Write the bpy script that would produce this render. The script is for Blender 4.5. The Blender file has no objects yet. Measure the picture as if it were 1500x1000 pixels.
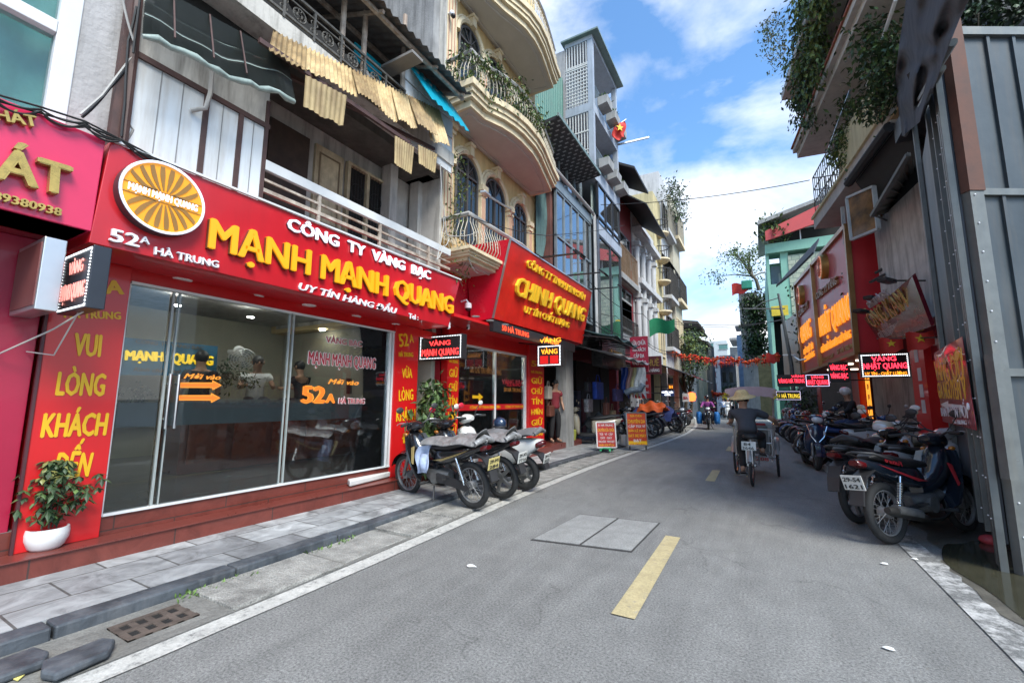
EXPO = 1.82
CLOUD_OFF = (3.1, 1.7, .4)
SKYMUL = (.50, .71, .84, 1)
SUN_E, SUN_ANG = 1.5, 25
import bpy, math, random
from mathutils import Vector, Matrix
from math import sin, cos, pi, radians, sqrt
random.seed(7)
SC = bpy.context.scene
COL = SC.collection
CW, CH, CF, CAMH = 1500., 1000., 640., 1.35
def _cam():
 d = Vector(((1115-750)/CF, -(588-500)/CF, -1.)); u = Vector((.006, 1, 0)); u.z = d.x*u.x + d.y*u.y
 u.normalize(); Y = d.normalized(); X = Y.cross(u)
 return Matrix((X, Y, u))
RM = _cam()
cd = bpy.data.cameras.new('camera'); cam = bpy.data.objects.new('camera', cd); COL.objects.link(cam)
cam.matrix_world = Matrix.Translation((0, 0, CAMH)) @ RM.to_4x4()
cd.sensor_fit = 'HORIZONTAL'; cd.sensor_width = 36; cd.lens = 36*CF/CW; cd.clip_start = .05; cd.clip_end = 3000
SC.camera = cam
SC.view_settings.view_transform = 'Standard'; SC.view_settings.look = 'None'
SC.view_settings.exposure = EXPO; SC.view_settings.gamma = 1
SUN_EL, SUN_AZ = radians(50), radians(122)   # azimuth from +Y, clockwise seen from above
w = bpy.data.worlds.new('World'); SC.world = w; w.use_nodes = True
nt = w.node_tree; nt.nodes.clear()
def nd(tree, t, **k):
 n = tree.nodes.new(t)
 for a, b in k.items(): setattr(n, a, b)
 return n
def lk(tree, a, b): tree.links.new(a, b)
sky = nd(nt, 'ShaderNodeTexSky', sky_type='NISHITA', sun_disc=False, sun_elevation=SUN_EL, sun_rotation=SUN_AZ, air_density=1.0, dust_density=1.2, ozone_density=1.2)
bg = nd(nt, 'ShaderNodeBackground'); bg.inputs[1].default_value = .12
out = nd(nt, 'ShaderNodeOutputWorld')
tc = nd(nt, 'ShaderNodeTexCoord')
mp = nd(nt, 'ShaderNodeMapping'); mp.inputs['Location'].default_value = CLOUD_OFF; mp.inputs['Scale'].default_value = (1, 1, 1.7)
n1 = nd(nt, 'ShaderNodeTexNoise'); n1.inputs['Scale'].default_value = 2.3; n1.inputs['Detail'].default_value = 9; n1.inputs['Roughness'].default_value = .55; n1.inputs['Distortion'].default_value = .25
r1 = nd(nt, 'ShaderNodeValToRGB'); r1.color_ramp.elements[0].position = .47; r1.color_ramp.elements[1].position = .68
n2 = nd(nt, 'ShaderNodeTexNoise'); n2.inputs['Scale'].default_value = 5; n2.inputs['Detail'].default_value = 6
r2 = nd(nt, 'ShaderNodeValToRGB'); r2.color_ramp.elements[0].position = .3; r2.color_ramp.elements[0].color = (2.35, 2.6, 3.0, 1); r2.color_ramp.elements[1].position = .62; r2.color_ramp.elements[1].color = (4.0, 4.05, 4.1, 1)
sx = nd(nt, 'ShaderNodeSeparateXYZ'); mr = nd(nt, 'ShaderNodeMapRange'); mr.inputs['From Min'].default_value = .08; mr.inputs['From Max'].default_value = .62; mr.inputs['To Min'].default_value = .15; mr.inputs['To Max'].default_value = -.085
ad = nd(nt, 'ShaderNodeMath', operation='ADD')
mx = nd(nt, 'ShaderNodeMix', data_type='RGBA')
sk2 = nd(nt, 'ShaderNodeMix', data_type='RGBA', blend_type='MULTIPLY'); sk2.inputs['Factor'].default_value = 1; sk2.inputs[7].default_value = SKYMUL
lk(nt, tc.outputs['Generated'], mp.inputs[0]); lk(nt, mp.outputs[0], n1.inputs['Vector']); lk(nt, mp.outputs[0], n2.inputs['Vector'])
lk(nt, tc.outputs['Generated'], sx.inputs[0]); lk(nt, sx.outputs[2], mr.inputs['Value'])
lk(nt, n1.outputs[0], ad.inputs[0]); lk(nt, mr.outputs[0], ad.inputs[1]); lk(nt, ad.outputs[0], r1.inputs[0]); lk(nt, n2.outputs[0], r2.inputs[0])
lk(nt, sky.outputs[0], sk2.inputs[6]); lk(nt, sk2.outputs[2], mx.inputs[6]); lk(nt, r2.outputs[0], mx.inputs[7]); lk(nt, r1.outputs[0], mx.inputs['Factor'])
lk(nt, mx.outputs[2], bg.inputs[0]); lk(nt, bg.outputs[0], out.inputs[0])
sd = bpy.data.lights.new('sun', 'SUN'); sd.energy = SUN_E; sd.angle = radians(SUN_ANG); sd.color = (1, .95, .86)
so = bpy.data.objects.new('sun', sd); COL.objects.link(so)
_sv = Vector((sin(SUN_AZ)*cos(SUN_EL), cos(SUN_AZ)*cos(SUN_EL), sin(SUN_EL)))
so.rotation_euler = _sv.to_track_quat('Z', 'Y').to_euler(); so.location = (0, 0, 40)
def ray(px, py): return RM @ Vector(((px-CW/2)/CF, -(py-CH/2)/CF, -1.))
C0 = Vector((0, 0, CAMH))
def PX(px, py, x): d = ray(px, py); return C0 + d*(x/d.x)
def PYY(px, py, y): d = ray(px, py); return C0 + d*(y/d.y)
def PZ(px, py, z=0): d = ray(px, py); return C0 + d*((z-CAMH)/d.z)
def PN(px, py, p, n):
 d = ray(px, py); n = Vector(n); return C0 + d*((Vector(p)-C0).dot(n)/d.dot(n))
V = Vector
ZU = V((0, 0, 1))
MC = {}
def mat(name, col, rough=.6, metal=0, var=.18, vs=2.5, bump=0, bs=30, streak=0, scol=None, spec=.5, coat=0, fine=0, trans=0):
 if name in MC: return MC[name]
 m = bpy.data.materials.new(name); m.use_nodes = True; t = m.node_tree; b = t.nodes['Principled BSDF']; MC[name] = m
 b.inputs['Roughness'].default_value = rough; b.inputs['Metallic'].default_value = metal
 b.inputs['Specular IOR Level'].default_value = spec; b.inputs['Coat Weight'].default_value = coat; b.inputs['Coat Roughness'].default_value = .05
 m.diffuse_color = (*col, 1)
 tcn = nd(t, 'ShaderNodeTexCoord'); src = tcn.outputs['Object']
 n = nd(t, 'ShaderNodeTexNoise'); n.inputs['Scale'].default_value = vs; n.inputs['Detail'].default_value = 6; n.inputs['Roughness'].default_value = .62
 lk(t, src, n.inputs['Vector'])
 mxn = nd(t, 'ShaderNodeMix', data_type='RGBA'); lo = tuple(c*(1-var) for c in col); hi = tuple(min(1, c*(1+var*.8)) for c in col)
 mxn.inputs[6].default_value = (*lo, 1); mxn.inputs[7].default_value = (*hi, 1)
 rr = nd(t, 'ShaderNodeMapRange'); rr.inputs['From Min'].default_value = .32; rr.inputs['From Max'].default_value = .68
 lk(t, n.outputs[0], rr.inputs['Value']); lk(t, rr.outputs[0], mxn.inputs['Factor'])
 c = mxn.outputs[2]
 if streak:
  mpn = nd(t, 'ShaderNodeMapping'); mpn.inputs['Scale'].default_value = (5, 5, .55); lk(t, src, mpn.inputs[0])
  n3 = nd(t, 'ShaderNodeTexNoise'); n3.inputs['Scale'].default_value = 1.6; n3.inputs['Detail'].default_value = 5; n3.inputs['Roughness'].default_value = .65; lk(t, mpn.outputs[0], n3.inputs['Vector'])
  r3 = nd(t, 'ShaderNodeMapRange'); r3.inputs['From Min'].default_value = .46; r3.inputs['From Max'].default_value = .74; r3.inputs['To Max'].default_value = streak; lk(t, n3.outputs[0], r3.inputs['Value'])
  m3 = nd(t, 'ShaderNodeMix', data_type='RGBA'); m3.inputs[7].default_value = (*(scol or tuple(x*.3 for x in col)), 1)
  lk(t, r3.outputs[0], m3.inputs['Factor']); lk(t, c, m3.inputs[6]); c = m3.outputs[2]
 if fine:
  n4 = nd(t, 'ShaderNodeTexNoise'); n4.inputs['Scale'].default_value = 90; n4.inputs['Detail'].default_value = 3; lk(t, src, n4.inputs['Vector'])
  m4 = nd(t, 'ShaderNodeMix', data_type='RGBA', blend_type='MULTIPLY'); r4 = nd(t, 'ShaderNodeMapRange'); r4.inputs['From Min'].default_value = .3; r4.inputs['From Max'].default_value = .7; r4.inputs['To Min'].default_value = 1-fine; r4.inputs['To Max'].default_value = 1+fine
  m4.inputs['Factor'].default_value = 1; lk(t, n4.outputs[0], r4.inputs['Value']); lk(t, c, m4.inputs[6]); lk(t, r4.outputs[0], m4.inputs[7]); c = m4.outputs[2]
 lk(t, c, b.inputs['Base Color'])
 rv = nd(t, 'ShaderNodeMapRange'); rv.inputs['To Min'].default_value = max(.02, rough-.12); rv.inputs['To Max'].default_value = min(1, rough+.12); lk(t, n.outputs[0], rv.inputs['Value']); lk(t, rv.outputs[0], b.inputs['Roughness'])
 if bump:
  n5 = nd(t, 'ShaderNodeTexNoise'); n5.inputs['Scale'].default_value = bs; n5.inputs['Detail'].default_value = 5; lk(t, src, n5.inputs['Vector'])
  bp = nd(t, 'ShaderNodeBump'); bp.inputs['Strength'].default_value = bump; bp.inputs['Distance'].default_value = .02; lk(t, n5.outputs[0], bp.inputs['Height']); lk(t, bp.outputs[0], b.inputs['Normal'])
 if trans: b.inputs['Subsurface Weight'].default_value = 0
 return m
def emit(name, col, s):
 if name in MC: return MC[name]
 m = bpy.data.materials.new(name); m.use_nodes = True; b = m.node_tree.nodes['Principled BSDF']; MC[name] = m
 b.inputs['Base Color'].default_value = (*[c*.6 for c in col], 1); b.inputs['Emission Color'].default_value = (*col, 1); b.inputs['Emission Strength'].default_value = s; b.inputs['Roughness'].default_value = .4
 return m
def glass(name, tint=(.8, .85, .85), refl=1.0, haze=0., ior=1.5):
 if name in MC: return MC[name]
 m = bpy.data.materials.new(name); m.use_nodes = True; t = m.node_tree; t.nodes.clear(); MC[name] = m
 o = nd(t, 'ShaderNodeOutputMaterial'); tr = nd(t, 'ShaderNodeBsdfTransparent'); tr.inputs[0].default_value = (*tint, 1)
 gl = nd(t, 'ShaderNodeBsdfGlossy'); gl.inputs['Roughness'].default_value = .015; gl.inputs['Color'].default_value = (.95, .97, 1, 1)
 fr = nd(t, 'ShaderNodeFresnel'); fr.inputs['IOR'].default_value = ior
 ml = nd(t, 'ShaderNodeMath', operation='MULTIPLY'); ml.inputs[1].default_value = refl; ml.use_clamp = True
 ms = nd(t, 'ShaderNodeMixShader'); lk(t, fr.outputs[0], ml.inputs[0]); lk(t, ml.outputs[0], ms.inputs[0]); lk(t, tr.outputs[0], ms.inputs[1]); lk(t, gl.outputs[0], ms.inputs[2])
 s = ms.outputs[0]
 if haze:
  df = nd(t, 'ShaderNodeBsdfDiffuse'); df.inputs[0].default_value = (.45, .47, .48, 1); m2 = nd(t, 'ShaderNodeMixShader'); m2.inputs[0].default_value = haze
  lk(t, s, m2.inputs[1]); lk(t, df.outputs[0], m2.inputs[2]); s = m2.outputs[0]
 lk(t, s, o.inputs[0]); return m
def frame(d, up=ZU):
 d = V(d).normalized(); s = d.cross(up)
 if s.length < 1e-4: s = d.cross(V((1, 0, 0)))
 s.normalize(); return d, s, s.cross(d).normalized()
class MB:
 def __init__(s): s.v = []; s.f = []; s.mi = []; s.cur = 0
 def add(s, vs, fs):
  o = len(s.v); s.v += [V(v) for v in vs]; s.f += [tuple(i+o for i in f) for f in fs]; s.mi += [s.cur]*len(fs); return s
 def m(s, i): s.cur = i; return s
 def hexa(s, p): return s.add(p, [(0, 3, 2, 1), (4, 5, 6, 7), (0, 1, 5, 4), (1, 2, 6, 5), (2, 3, 7, 6), (3, 0, 4, 7)])
 def box(s, x0, x1, y0, y1, z0, z1):
  x0, x1 = sorted((x0, x1)); y0, y1 = sorted((y0, y1)); z0, z1 = sorted((z0, z1))
  return s.hexa([(x0, y0, z0), (x1, y0, z0), (x1, y1, z0), (x0, y1, z0), (x0, y0, z1), (x1, y0, z1), (x1, y1, z1), (x0, y1, z1)])
 def quad(s, a, b, c, d): return s.add([a, b, c, d], [(0, 1, 2, 3)])
 def prism(s, poly, d):
  n = len(poly); d = V(d); P = [V(p) for p in poly]
  nv = V((0, 0, 0))
  for i in range(n): nv += P[i].cross(P[(i+1) % n])
  if nv.dot(d) < 0: P.reverse()
  return s.add(P+[p+d for p in P], [tuple(reversed(range(n))), tuple(range(n, 2*n))]+[(i, (i+1) % n, n+(i+1) % n, n+i) for i in range(n)])
 def bar(s, p, q, w, h=None, up=ZU):
  h = w if h is None else h; p, q = V(p), V(q); d, a, b = frame(q-p, up); a = a*w/2; b = b*h/2
  return s.hexa([p-a-b, p-a+b, p+a+b, p+a-b, q-a-b, q-a+b, q+a+b, q+a-b])
 def tube(s, pts, r, n=6, cap=True, closed=False):
  P = [V(p) for p in pts]; k = len(P); R = r if isinstance(r, (list, tuple)) else [r]*k
  rings = []; a = None
  for i in range(k):
   if closed: d = P[(i+1) % k]-P[i-1]
   else: d = P[min(i+1, k-1)]-P[max(i-1, 0)]
   if d.length < 1e-9: d = V((0, 0, 1))
   d.normalize()
   if a is None: _, a, _ = frame(d)
   a = a-d*a.dot(d)
   if a.length < 1e-6: _, a, _ = frame(d)
   a.normalize(); b = d.cross(a)
   rings.append([P[i]+(a*cos(2*pi*j/n)+b*sin(2*pi*j/n))*R[i] for j in range(n)])
  return s.loft(rings, cap, closed)
 def loft(s, rings, cap=True, closed=False):
  n = len(rings[0]); k = len(rings); vs = [v for r in rings for v in r]; fs = []
  for i in range(k if closed else k-1):
   j = (i+1) % k
   for a in range(n): fs.append((i*n+a, i*n+(a+1) % n, j*n+(a+1) % n, j*n+a))
  if cap and not closed: fs += [tuple(reversed(range(n))), tuple(range((k-1)*n, k*n))]
  return s.add(vs, fs)
 def lathe(s, prof, c, n=18, ax=ZU, cap=True):
  d, a, b = frame(ax); c = V(c)
  return s.loft([[c+d*h+(a*cos(2*pi*j/n)-b*sin(2*pi*j/n))*-max(r, 1e-4) for j in range(n)] for r, h in prof], cap)
 def cyl(s, p, q, r, n=12, r2=None): return s.tube([p, q], [r, r if r2 is None else r2], n)
 def ell(s, c, r, n=12, m=8):
  r = (r, r, r) if not hasattr(r, '__len__') else r; c = V(c)
  return s.loft([[c+V((r[0]*cos(2*pi*j/n)*sin(pi*i/m+1e-4), r[1]*sin(2*pi*j/n)*sin(pi*i/m+1e-4), -r[2]*cos(pi*i/m))) for j in range(n)] for i in range(m+1)])
 def torus(s, c, ax, R, r, n=24, k=8, sq=1.):
  d, a, b = frame(ax); c = V(c)
  return s.loft([[c+(a*cos(t)+b*sin(t))*(R+r*cos(2*pi*j/k))+d*r*sq*sin(2*pi*j/k) for j in range(k)] for t in [2*pi*i/n for i in range(n)]], False, True)
 def grid(s, fn, nu, nv, thick=None):
  vs = [fn(i/nu, j/nv) for i in range(nu+1) for j in range(nv+1)]
  fs = [(i*(nv+1)+j, (i+1)*(nv+1)+j, (i+1)*(nv+1)+j+1, i*(nv+1)+j+1) for i in range(nu) for j in range(nv)]
  s.add(vs, fs)
  if thick is not None:
   t = V(thick); s.add([V(v)+t for v in vs], [tuple(reversed(f)) for f in fs])
   ed = [i*(nv+1) for i in range(nu+1)]+[nu*(nv+1)+j for j in range(1, nv+1)]+[i*(nv+1)+nv for i in range(nu-1, -1, -1)]+[j for j in range(nv-1, 0, -1)]
   o = len(ed); s.add([vs[i] for i in ed]+[V(vs[i])+t for i in ed], [(i, (i+1) % o, o+(i+1) % o, o+i) for i in range(o)])
  return s
 def leaf(s, p, d, up, L, W):
  d, a, u = frame(d, up); p = V(p); q = p+d*L*.5+u*L*.06
  return s.add([p, q+a*W/2-u*W*.12, p+d*L-u*L*.08, q-a*W/2-u*W*.12, q], [(0, 1, 4), (1, 2, 4), (4, 2, 3), (0, 4, 3)])
 def build(s, name, mats, parent=None, local=False, smooth=None, bevel=0, at=None):
  me = bpy.data.meshes.new(name); mats = mats if isinstance(mats, (list, tuple)) else [mats]
  if not s.v: raise ValueError(name)
  if local: o0 = V((0, 0, 0))
  elif at is not None: o0 = V(at)
  else:
   xs = [v.x for v in s.v]; ys = [v.y for v in s.v]; zs = [v.z for v in s.v]
   o0 = V(((min(xs)+max(xs))/2, (min(ys)+max(ys))/2, min(zs)))
  me.from_pydata([tuple(v-o0) for v in s.v], [], s.f)
  for m_ in mats: me.materials.append(m_)
  me.polygons.foreach_set('material_index', s.mi)
  if smooth:
   me.polygons.foreach_set('use_smooth', [True]*len(s.f)); me.set_sharp_from_angle(angle=radians(smooth))
  me.update()
  ob = bpy.data.objects.new(name, me); COL.objects.link(ob)
  if parent is not None: ob.parent = parent
  ob.location = o0 if local else o0-woff(parent)
  if bevel:
   b = ob.modifiers.new('bevel', 'BEVEL'); b.width = bevel; b.segments = 2; b.limit_method = 'ANGLE'
  return ob
def woff(p):
 o = V((0, 0, 0))
 while p is not None: o += p.location; p = p.parent
 return o
def tag(o, label, cat, group=None):
 o['label'] = label; o['category'] = cat
 if group: o['group'] = group
 return o
def thing(name, label, cat, loc=(0, 0, 0), rz=0, group=None):
 o = bpy.data.objects.new(name, None); o.empty_display_size = .2; COL.objects.link(o); o.location = loc; o.rotation_euler = (0, 0, rz); return tag(o, label, cat, group)
def struct(o, kind='structure'): o['kind'] = kind; return o
def dup(root, loc=None, rz=None, label=None, mats=None):
 r = root.copy(); COL.objects.link(r)
 if loc is not None: r.location = loc
 if rz is not None: r.rotation_euler = (0, 0, rz)
 if label: r['label'] = label
 def rec(a, b):
  for ch in list(a.children):
   c = ch.copy(); COL.objects.link(c); c.parent = b; rec(ch, c)
 rec(root, r); return r
def text(s, m, parent, P0, Rt, U, h, w=None, depth=.012, bold=.012, shear=0, name='lettering', lift=.003, center=False):
 cu = bpy.data.curves.new('t', 'FONT'); dbar = s[0] == 'Đ'; cu.body = 'D'+s[1:] if dbar else s; cu.size = 1; cu.extrude = .5; cu.offset = 0; cu.resolution_u = 2; cu.shear = shear
 ob = bpy.data.objects.new('t', cu); COL.objects.link(ob)
 me0 = ob.to_mesh(); vs0 = [v.co.copy() for v in me0.vertices]; fs0 = [tuple(p.vertices) for p in me0.polygons]; ob.to_mesh_clear()
 COL.objects.unlink(ob); bpy.data.objects.remove(ob); bpy.data.curves.remove(cu)
 e = bold; vs = list(vs0); fs = list(fs0)
 if e > 0:      # a heavier weight: the strokes doubled a little to each side, each copy a hair deeper
  for k, (dx, dy) in enumerate(((-1, 0), (1, 0), (0, .45), (0, -.45))):
   o = len(vs); vs += [V((v.x+dx*e, v.y+dy*e, v.z*(1-.03*(k+1)))) for v in vs0]; fs += [tuple(i+o for i in f) for f in fs0]
 if dbar:
  xl = min(v.x for v in vs0); o = len(vs); vs += [V((xl+dx, dy, dz)) for dz in (-.5, .502) for dx, dy in ((-.10-e, .31), (.26, .31), (.26, .42), (-.10-e, .42))]; fs += [tuple(i+o for i in f) for f in ((0, 3, 2, 1), (4, 5, 6, 7), (0, 1, 5, 4), (1, 2, 6, 5), (2, 3, 7, 6), (3, 0, 4, 7))]
 x0 = min(v.x for v in vs); x1 = max(v.x for v in vs); sy = h/.74; sx = (w/(x1-x0)) if w else sy
 Rt = V(Rt).normalized(); U = V(U).normalized(); N = Rt.cross(U).normalized(); P0 = V(P0)
 if center: P0 = P0-Rt*(x1-x0)*sx/2
 b = MB(); b.add([P0+Rt*(v.x-x0)*sx+U*v.y*sy+N*(lift+(v.z+.5)*depth) for v in vs], fs)
 return b.build(name, m, parent)
def textpx(s, m, parent, pl, a, b, h, **k):
 A, B = pl(*a), pl(*b); r = B-A; U = k.pop('U', ZU); U = (V(U)-r.normalized()*V(U).dot(r.normalized()))
 return text(s, m, parent, A, r, U, h, r.length, **k)
# ================================================================ GROUND
def roadmat(name, col, dark, paint=None, wear=.5, ws=16):
 m = bpy.data.materials.new(name); m.use_nodes = True; t = m.node_tree; b = t.nodes['Principled BSDF']; MC[name] = m; tcn = nd(t, 'ShaderNodeTexCoord'); src = tcn.outputs['Object']
 def noise(sc, det=5, ro=.6, dis=0, sx=None):
  n = nd(t, 'ShaderNodeTexNoise'); n.inputs['Scale'].default_value = sc; n.inputs['Detail'].default_value = det; n.inputs['Roughness'].default_value = ro; n.inputs['Distortion'].default_value = dis
  if sx: mpn = nd(t, 'ShaderNodeMapping'); mpn.inputs['Scale'].default_value = sx; lk(t, src, mpn.inputs[0]); lk(t, mpn.outputs[0], n.inputs['Vector'])
  else: lk(t, src, n.inputs['Vector'])
  return n.outputs[0]
 def ramp(o, a, b_, lo, hi):
  r = nd(t, 'ShaderNodeMapRange'); r.inputs['From Min'].default_value = a; r.inputs['From Max'].default_value = b_; r.inputs['To Min'].default_value = lo; r.inputs['To Max'].default_value = hi; lk(t, o, r.inputs['Value']); return r.outputs[0]
 def mul(c, f):
  x = nd(t, 'ShaderNodeMix', data_type='RGBA', blend_type='MULTIPLY'); x.inputs['Factor'].default_value = 1; lk(t, c, x.inputs[6]); lk(t, f, x.inputs[7]); return x.outputs[2]
 rgb = nd(t, 'ShaderNodeRGB'); rgb.outputs[0].default_value = (*col, 1); c = rgb.outputs[0]
 c = mul(c, ramp(noise(.55, 6, .65), .3, .7, .84, 1.12)); c = mul(c, ramp(noise(1.1, 6, .7, 1.5, (2.2, .35, 1)), .35, .7, 1.10, .86)); c = mul(c, ramp(noise(4.5, 8, .7), .3, .7, .88, 1.1))
 fine_ = noise(70, 4, .75); c = mul(c, ramp(fine_, .34, .66, .5, 1.55)); c = mul(c, ramp(noise(330, 1, .5), .35, .7, .75, 1.35))
 vo = nd(t, 'ShaderNodeTexVoronoi', feature='DISTANCE_TO_EDGE'); vo.inputs['Scale'].default_value = .62; wn = nd(t, 'ShaderNodeTexNoise'); wn.inputs['Scale'].default_value = 2.2; wn.inputs['Detail'].default_value = 8; lk(t, src, wn.inputs['Vector']); va = nd(t, 'ShaderNodeVectorMath', operation='MULTIPLY_ADD'); va.inputs[1].default_value = (.8, .8, 0); lk(t, wn.outputs['Color'], va.inputs[0]); lk(t, src, va.inputs[2]); lk(t, va.outputs[0], vo.inputs['Vector'])
 ck = nd(t, 'ShaderNodeMath', operation='MAXIMUM'); lk(t, ramp(vo.outputs['Distance'], .0, .010, .74, 1), ck.inputs[0]); lk(t, ramp(noise(.42, 2), .50, .58, 1, 0), ck.inputs[1]); c = mul(c, ck.outputs[0])
 if paint:
  pm = ramp(noise(ws, 9, .75), wear-.10, wear+.06, 1, 0); x = nd(t, 'ShaderNodeMix', data_type='RGBA'); x.inputs[7].default_value = (*paint, 1); pr_ = nd(t, 'ShaderNodeRGB'); pr_.outputs[0].default_value = (*paint, 1)
  lk(t, pm, x.inputs['Factor']); lk(t, c, x.inputs[6]); lk(t, mul(mul(pr_.outputs[0], ramp(noise(7, 7, .7), .3, .7, .75, 1.1)), ramp(fine_, .33, .67, .8, 1.15)), x.inputs[7]); c = x.outputs[2]
 lk(t, c, b.inputs['Base Color']); b.inputs['Roughness'].default_value = .82
 bp = nd(t, 'ShaderNodeBump'); bp.inputs['Strength'].default_value = .55; bp.inputs['Distance'].default_value = .01; lk(t, fine_, bp.inputs['Height']); lk(t, bp.outputs[0], b.inputs['Normal']); return m
M_asph = roadmat('asphalt', (.172, .170, .162), .5)
M_tile = None
def brickmat(name, c1, c2, mort, bw, bh, msz=.012, rot=0, rough=.6, off=.5, vein=.25, bump=.3, use='xy'):
 m = bpy.data.materials.new(name); m.use_nodes = True; t = m.node_tree; b = t.nodes['Principled BSDF']; MC[name] = m
 tcn = nd(t, 'ShaderNodeTexCoord'); mpn = nd(t, 'ShaderNodeMapping'); mpn.inputs['Rotation'].default_value = rot if hasattr(rot, '__len__') else (0, 0, rot)
 lk(t, tcn.outputs['Object'], mpn.inputs[0])
 bt = nd(t, 'ShaderNodeTexBrick'); bt.inputs['Scale'].default_value = 1; bt.inputs['Brick Width'].default_value = bw; bt.inputs['Row Height'].default_value = bh; bt.inputs['Mortar Size'].default_value = msz; bt.offset = off
 bt.inputs['Color1'].default_value = (*c1, 1); bt.inputs['Color2'].default_value = (*c2, 1); bt.inputs['Mortar'].default_value = (*mort, 1); bt.inputs['Mortar Smooth'].default_value = .2
 lk(t, mpn.outputs[0], bt.inputs['Vector'])
 n = nd(t, 'ShaderNodeTexNoise'); n.inputs['Scale'].default_value = 3.5; n.inputs['Detail'].default_value = 9; n.inputs['Roughness'].default_value = .7; n.inputs['Distortion'].default_value = 1.2; lk(t, tcn.outputs['Object'], n.inputs['Vector'])
 rr = nd(t, 'ShaderNodeMapRange'); rr.inputs['From Min'].default_value = .3; rr.inputs['From Max'].default_value = .7; rr.inputs['To Min'].default_value = 1-vein; rr.inputs['To Max'].default_value = 1+vein*.6; lk(t, n.outputs[0], rr.inputs['Value'])
 mm = nd(t, 'ShaderNodeMix', data_type='RGBA', blend_type='MULTIPLY'); mm.inputs['Factor'].default_value = 1; lk(t, bt.outputs[0], mm.inputs[6]); lk(t, rr.outputs[0], mm.inputs[7])
 lk(t, mm.outputs[2], b.inputs['Base Color']); b.inputs['Roughness'].default_value = rough
 bp = nd(t, 'ShaderNodeBump'); bp.inputs['Strength'].default_value = bump; bp.inputs['Distance'].default_value = .01; bp.invert = True; lk(t, bt.outputs[1], bp.inputs['Height']); lk(t, bp.outputs[0], b.inputs['Normal'])
 return m
M_pave = brickmat('sidewalk_stone', (.40, .41, .41), (.22, .225, .23), (.10, .10, .095), .62, .40, .008, rot=radians(90), rough=.5, vein=.6)
M_kerb = mat('kerb_stone', (.058, .067, .078), .55, var=.45, vs=5, bump=.3, bs=25, streak=.25, scol=(.3, .3, .3))
M_conc = mat('gutter_concrete', (.27, .262, .24), .9, var=.4, vs=5, bump=1., bs=38, fine=.35)
M_concd = mat('dirty_concrete', (.17, .165, .15), .9, var=.3, vs=3, bump=.6, bs=30, fine=.2)
M_wline = roadmat('worn_white_paint', (.172, .170, .162), .5, (.50, .49, .455), .61); M_wline2 = roadmat('flaking_white_paint', (.14, .14, .135), .5, (.52, .51, .49), .49, 6)
M_yline = roadmat('worn_yellow_paint', (.172, .170, .162), .5, (.46, .38, .21), .66)
M_gran = brickmat('red_granite_tile', (.155, .038, .028), (.13, .030, .024), (.06, .035, .03), .9, .35, .006, rot=(0, radians(90), radians(90)), rough=.25, vein=.3, bump=.15)
M_granp = mat('red_granite', (.15, .036, .027), .3, var=.12, vs=3, fine=.12)
M_earth = mat('wet_dirt', (.085, .078, .062), .55, var=.35, vs=2.2, bump=.5, bs=18, fine=.2)
M_water = mat('puddle_water', (.045, .043, .028), .06, var=.3, vs=1.3, spec=.6)
def interp(pts, y):
 if y <= pts[0][1]: return pts[0][0]
 for (a, b), (c, d) in zip(pts, pts[1:]):
  if y <= d:
   t = (y-b)/(d-b); return a+(c-a)*t
 return pts[-1][0]
WL = [(-2.92, -6), (-2.9, 2.5), (-3.03, 4.6), (-3.10, 7.5), (-3.06, 10.5), (-2.82, 16), (-2.8, 20), (-3.1, 25.3), (-4.2, 35), (-6.6, 50), (-10, 68), (-18, 100)]
WR = [(1.16, -6), (1.16, 5), (1.08, 11), (1.0, 16.4), (.69, 28), (.05, 46), (-1.6, 66), (-8, 100)]
def smoothx(P, y): return (interp(P, y-1.2)+interp(P, y)*2+interp(P, y+1.2))/4
lx = lambda y: smoothx(WL, y); rx = lambda y: smoothx(WR, y)
b = MB(); b.quad((-400, -400, 0), (400, -400, 0), (400, 700, 0), (-400, 700, 0)); struct(b.build('road', M_asph, at=(0, 0, 0)))
def ribbon(b, f0, f1, y0, y1, z, st=.6, jit=0.):
 ys = [y0+(y1-y0)*i/max(1, int((y1-y0)/st)) for i in range(int((y1-y0)/st)+1)]
 P = [(f0(y), y, z) for y in ys]; Q = [(f1(y)+random.uniform(-jit, jit), y, z) for y in ys]; n = len(ys)
 b.add(P+Q, [(i, n+i, n+i+1, i+1) for i in range(n-1)]); return b
def ribbon3(b, f0, f1, y0, y1, z0, z1, st=.6):
 ys = [y0+(y1-y0)*i/max(1, int((y1-y0)/st)) for i in range(int((y1-y0)/st)+1)];
 b.loft([[(f0(y), y, z0), (f1(y), y, z0), (f1(y), y, z1), (f0(y), y, z1)] for y in ys]); return b
SW = .07
KX = lambda y: lx(y)-.64
b = MB(); ribbon3(b, lambda y: -26, lambda y: KX(y)-.16, -6, 100, -.3, SW); struct(b.build('sidewalk', M_pave, at=(0, 0, 0)))
b = MB(); y = -6.
while y < 60:
 L = random.choice((.95, 1.0, 1.05)) if y < 20 else 4
 ribbon3(b, lambda q: KX(q)-.158, lambda q: KX(q)+random.uniform(-.006, .006), y, y+L-.012, -.05, SW+random.uniform(-.002, .006), st=.5); y += L
struct(b.build('kerb', M_kerb, at=(0, 0, 0), bevel=.012))
b = MB(); y = 1.74
while y < 40:
 L = random.uniform(.75, .95); o = random.uniform(-.015, .02); zt = random.uniform(.01, .03)
 pts = [];
 ribbon3(b, lambda q: KX(q)+.012, lambda q: lx(q)-.13+o+random.uniform(-.012, .012), y, y+L-.045, -.03, zt, st=.18); y += L
struct(b.build('gutter', M_conc, at=(0, 0, 0), bevel=.006))
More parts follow.
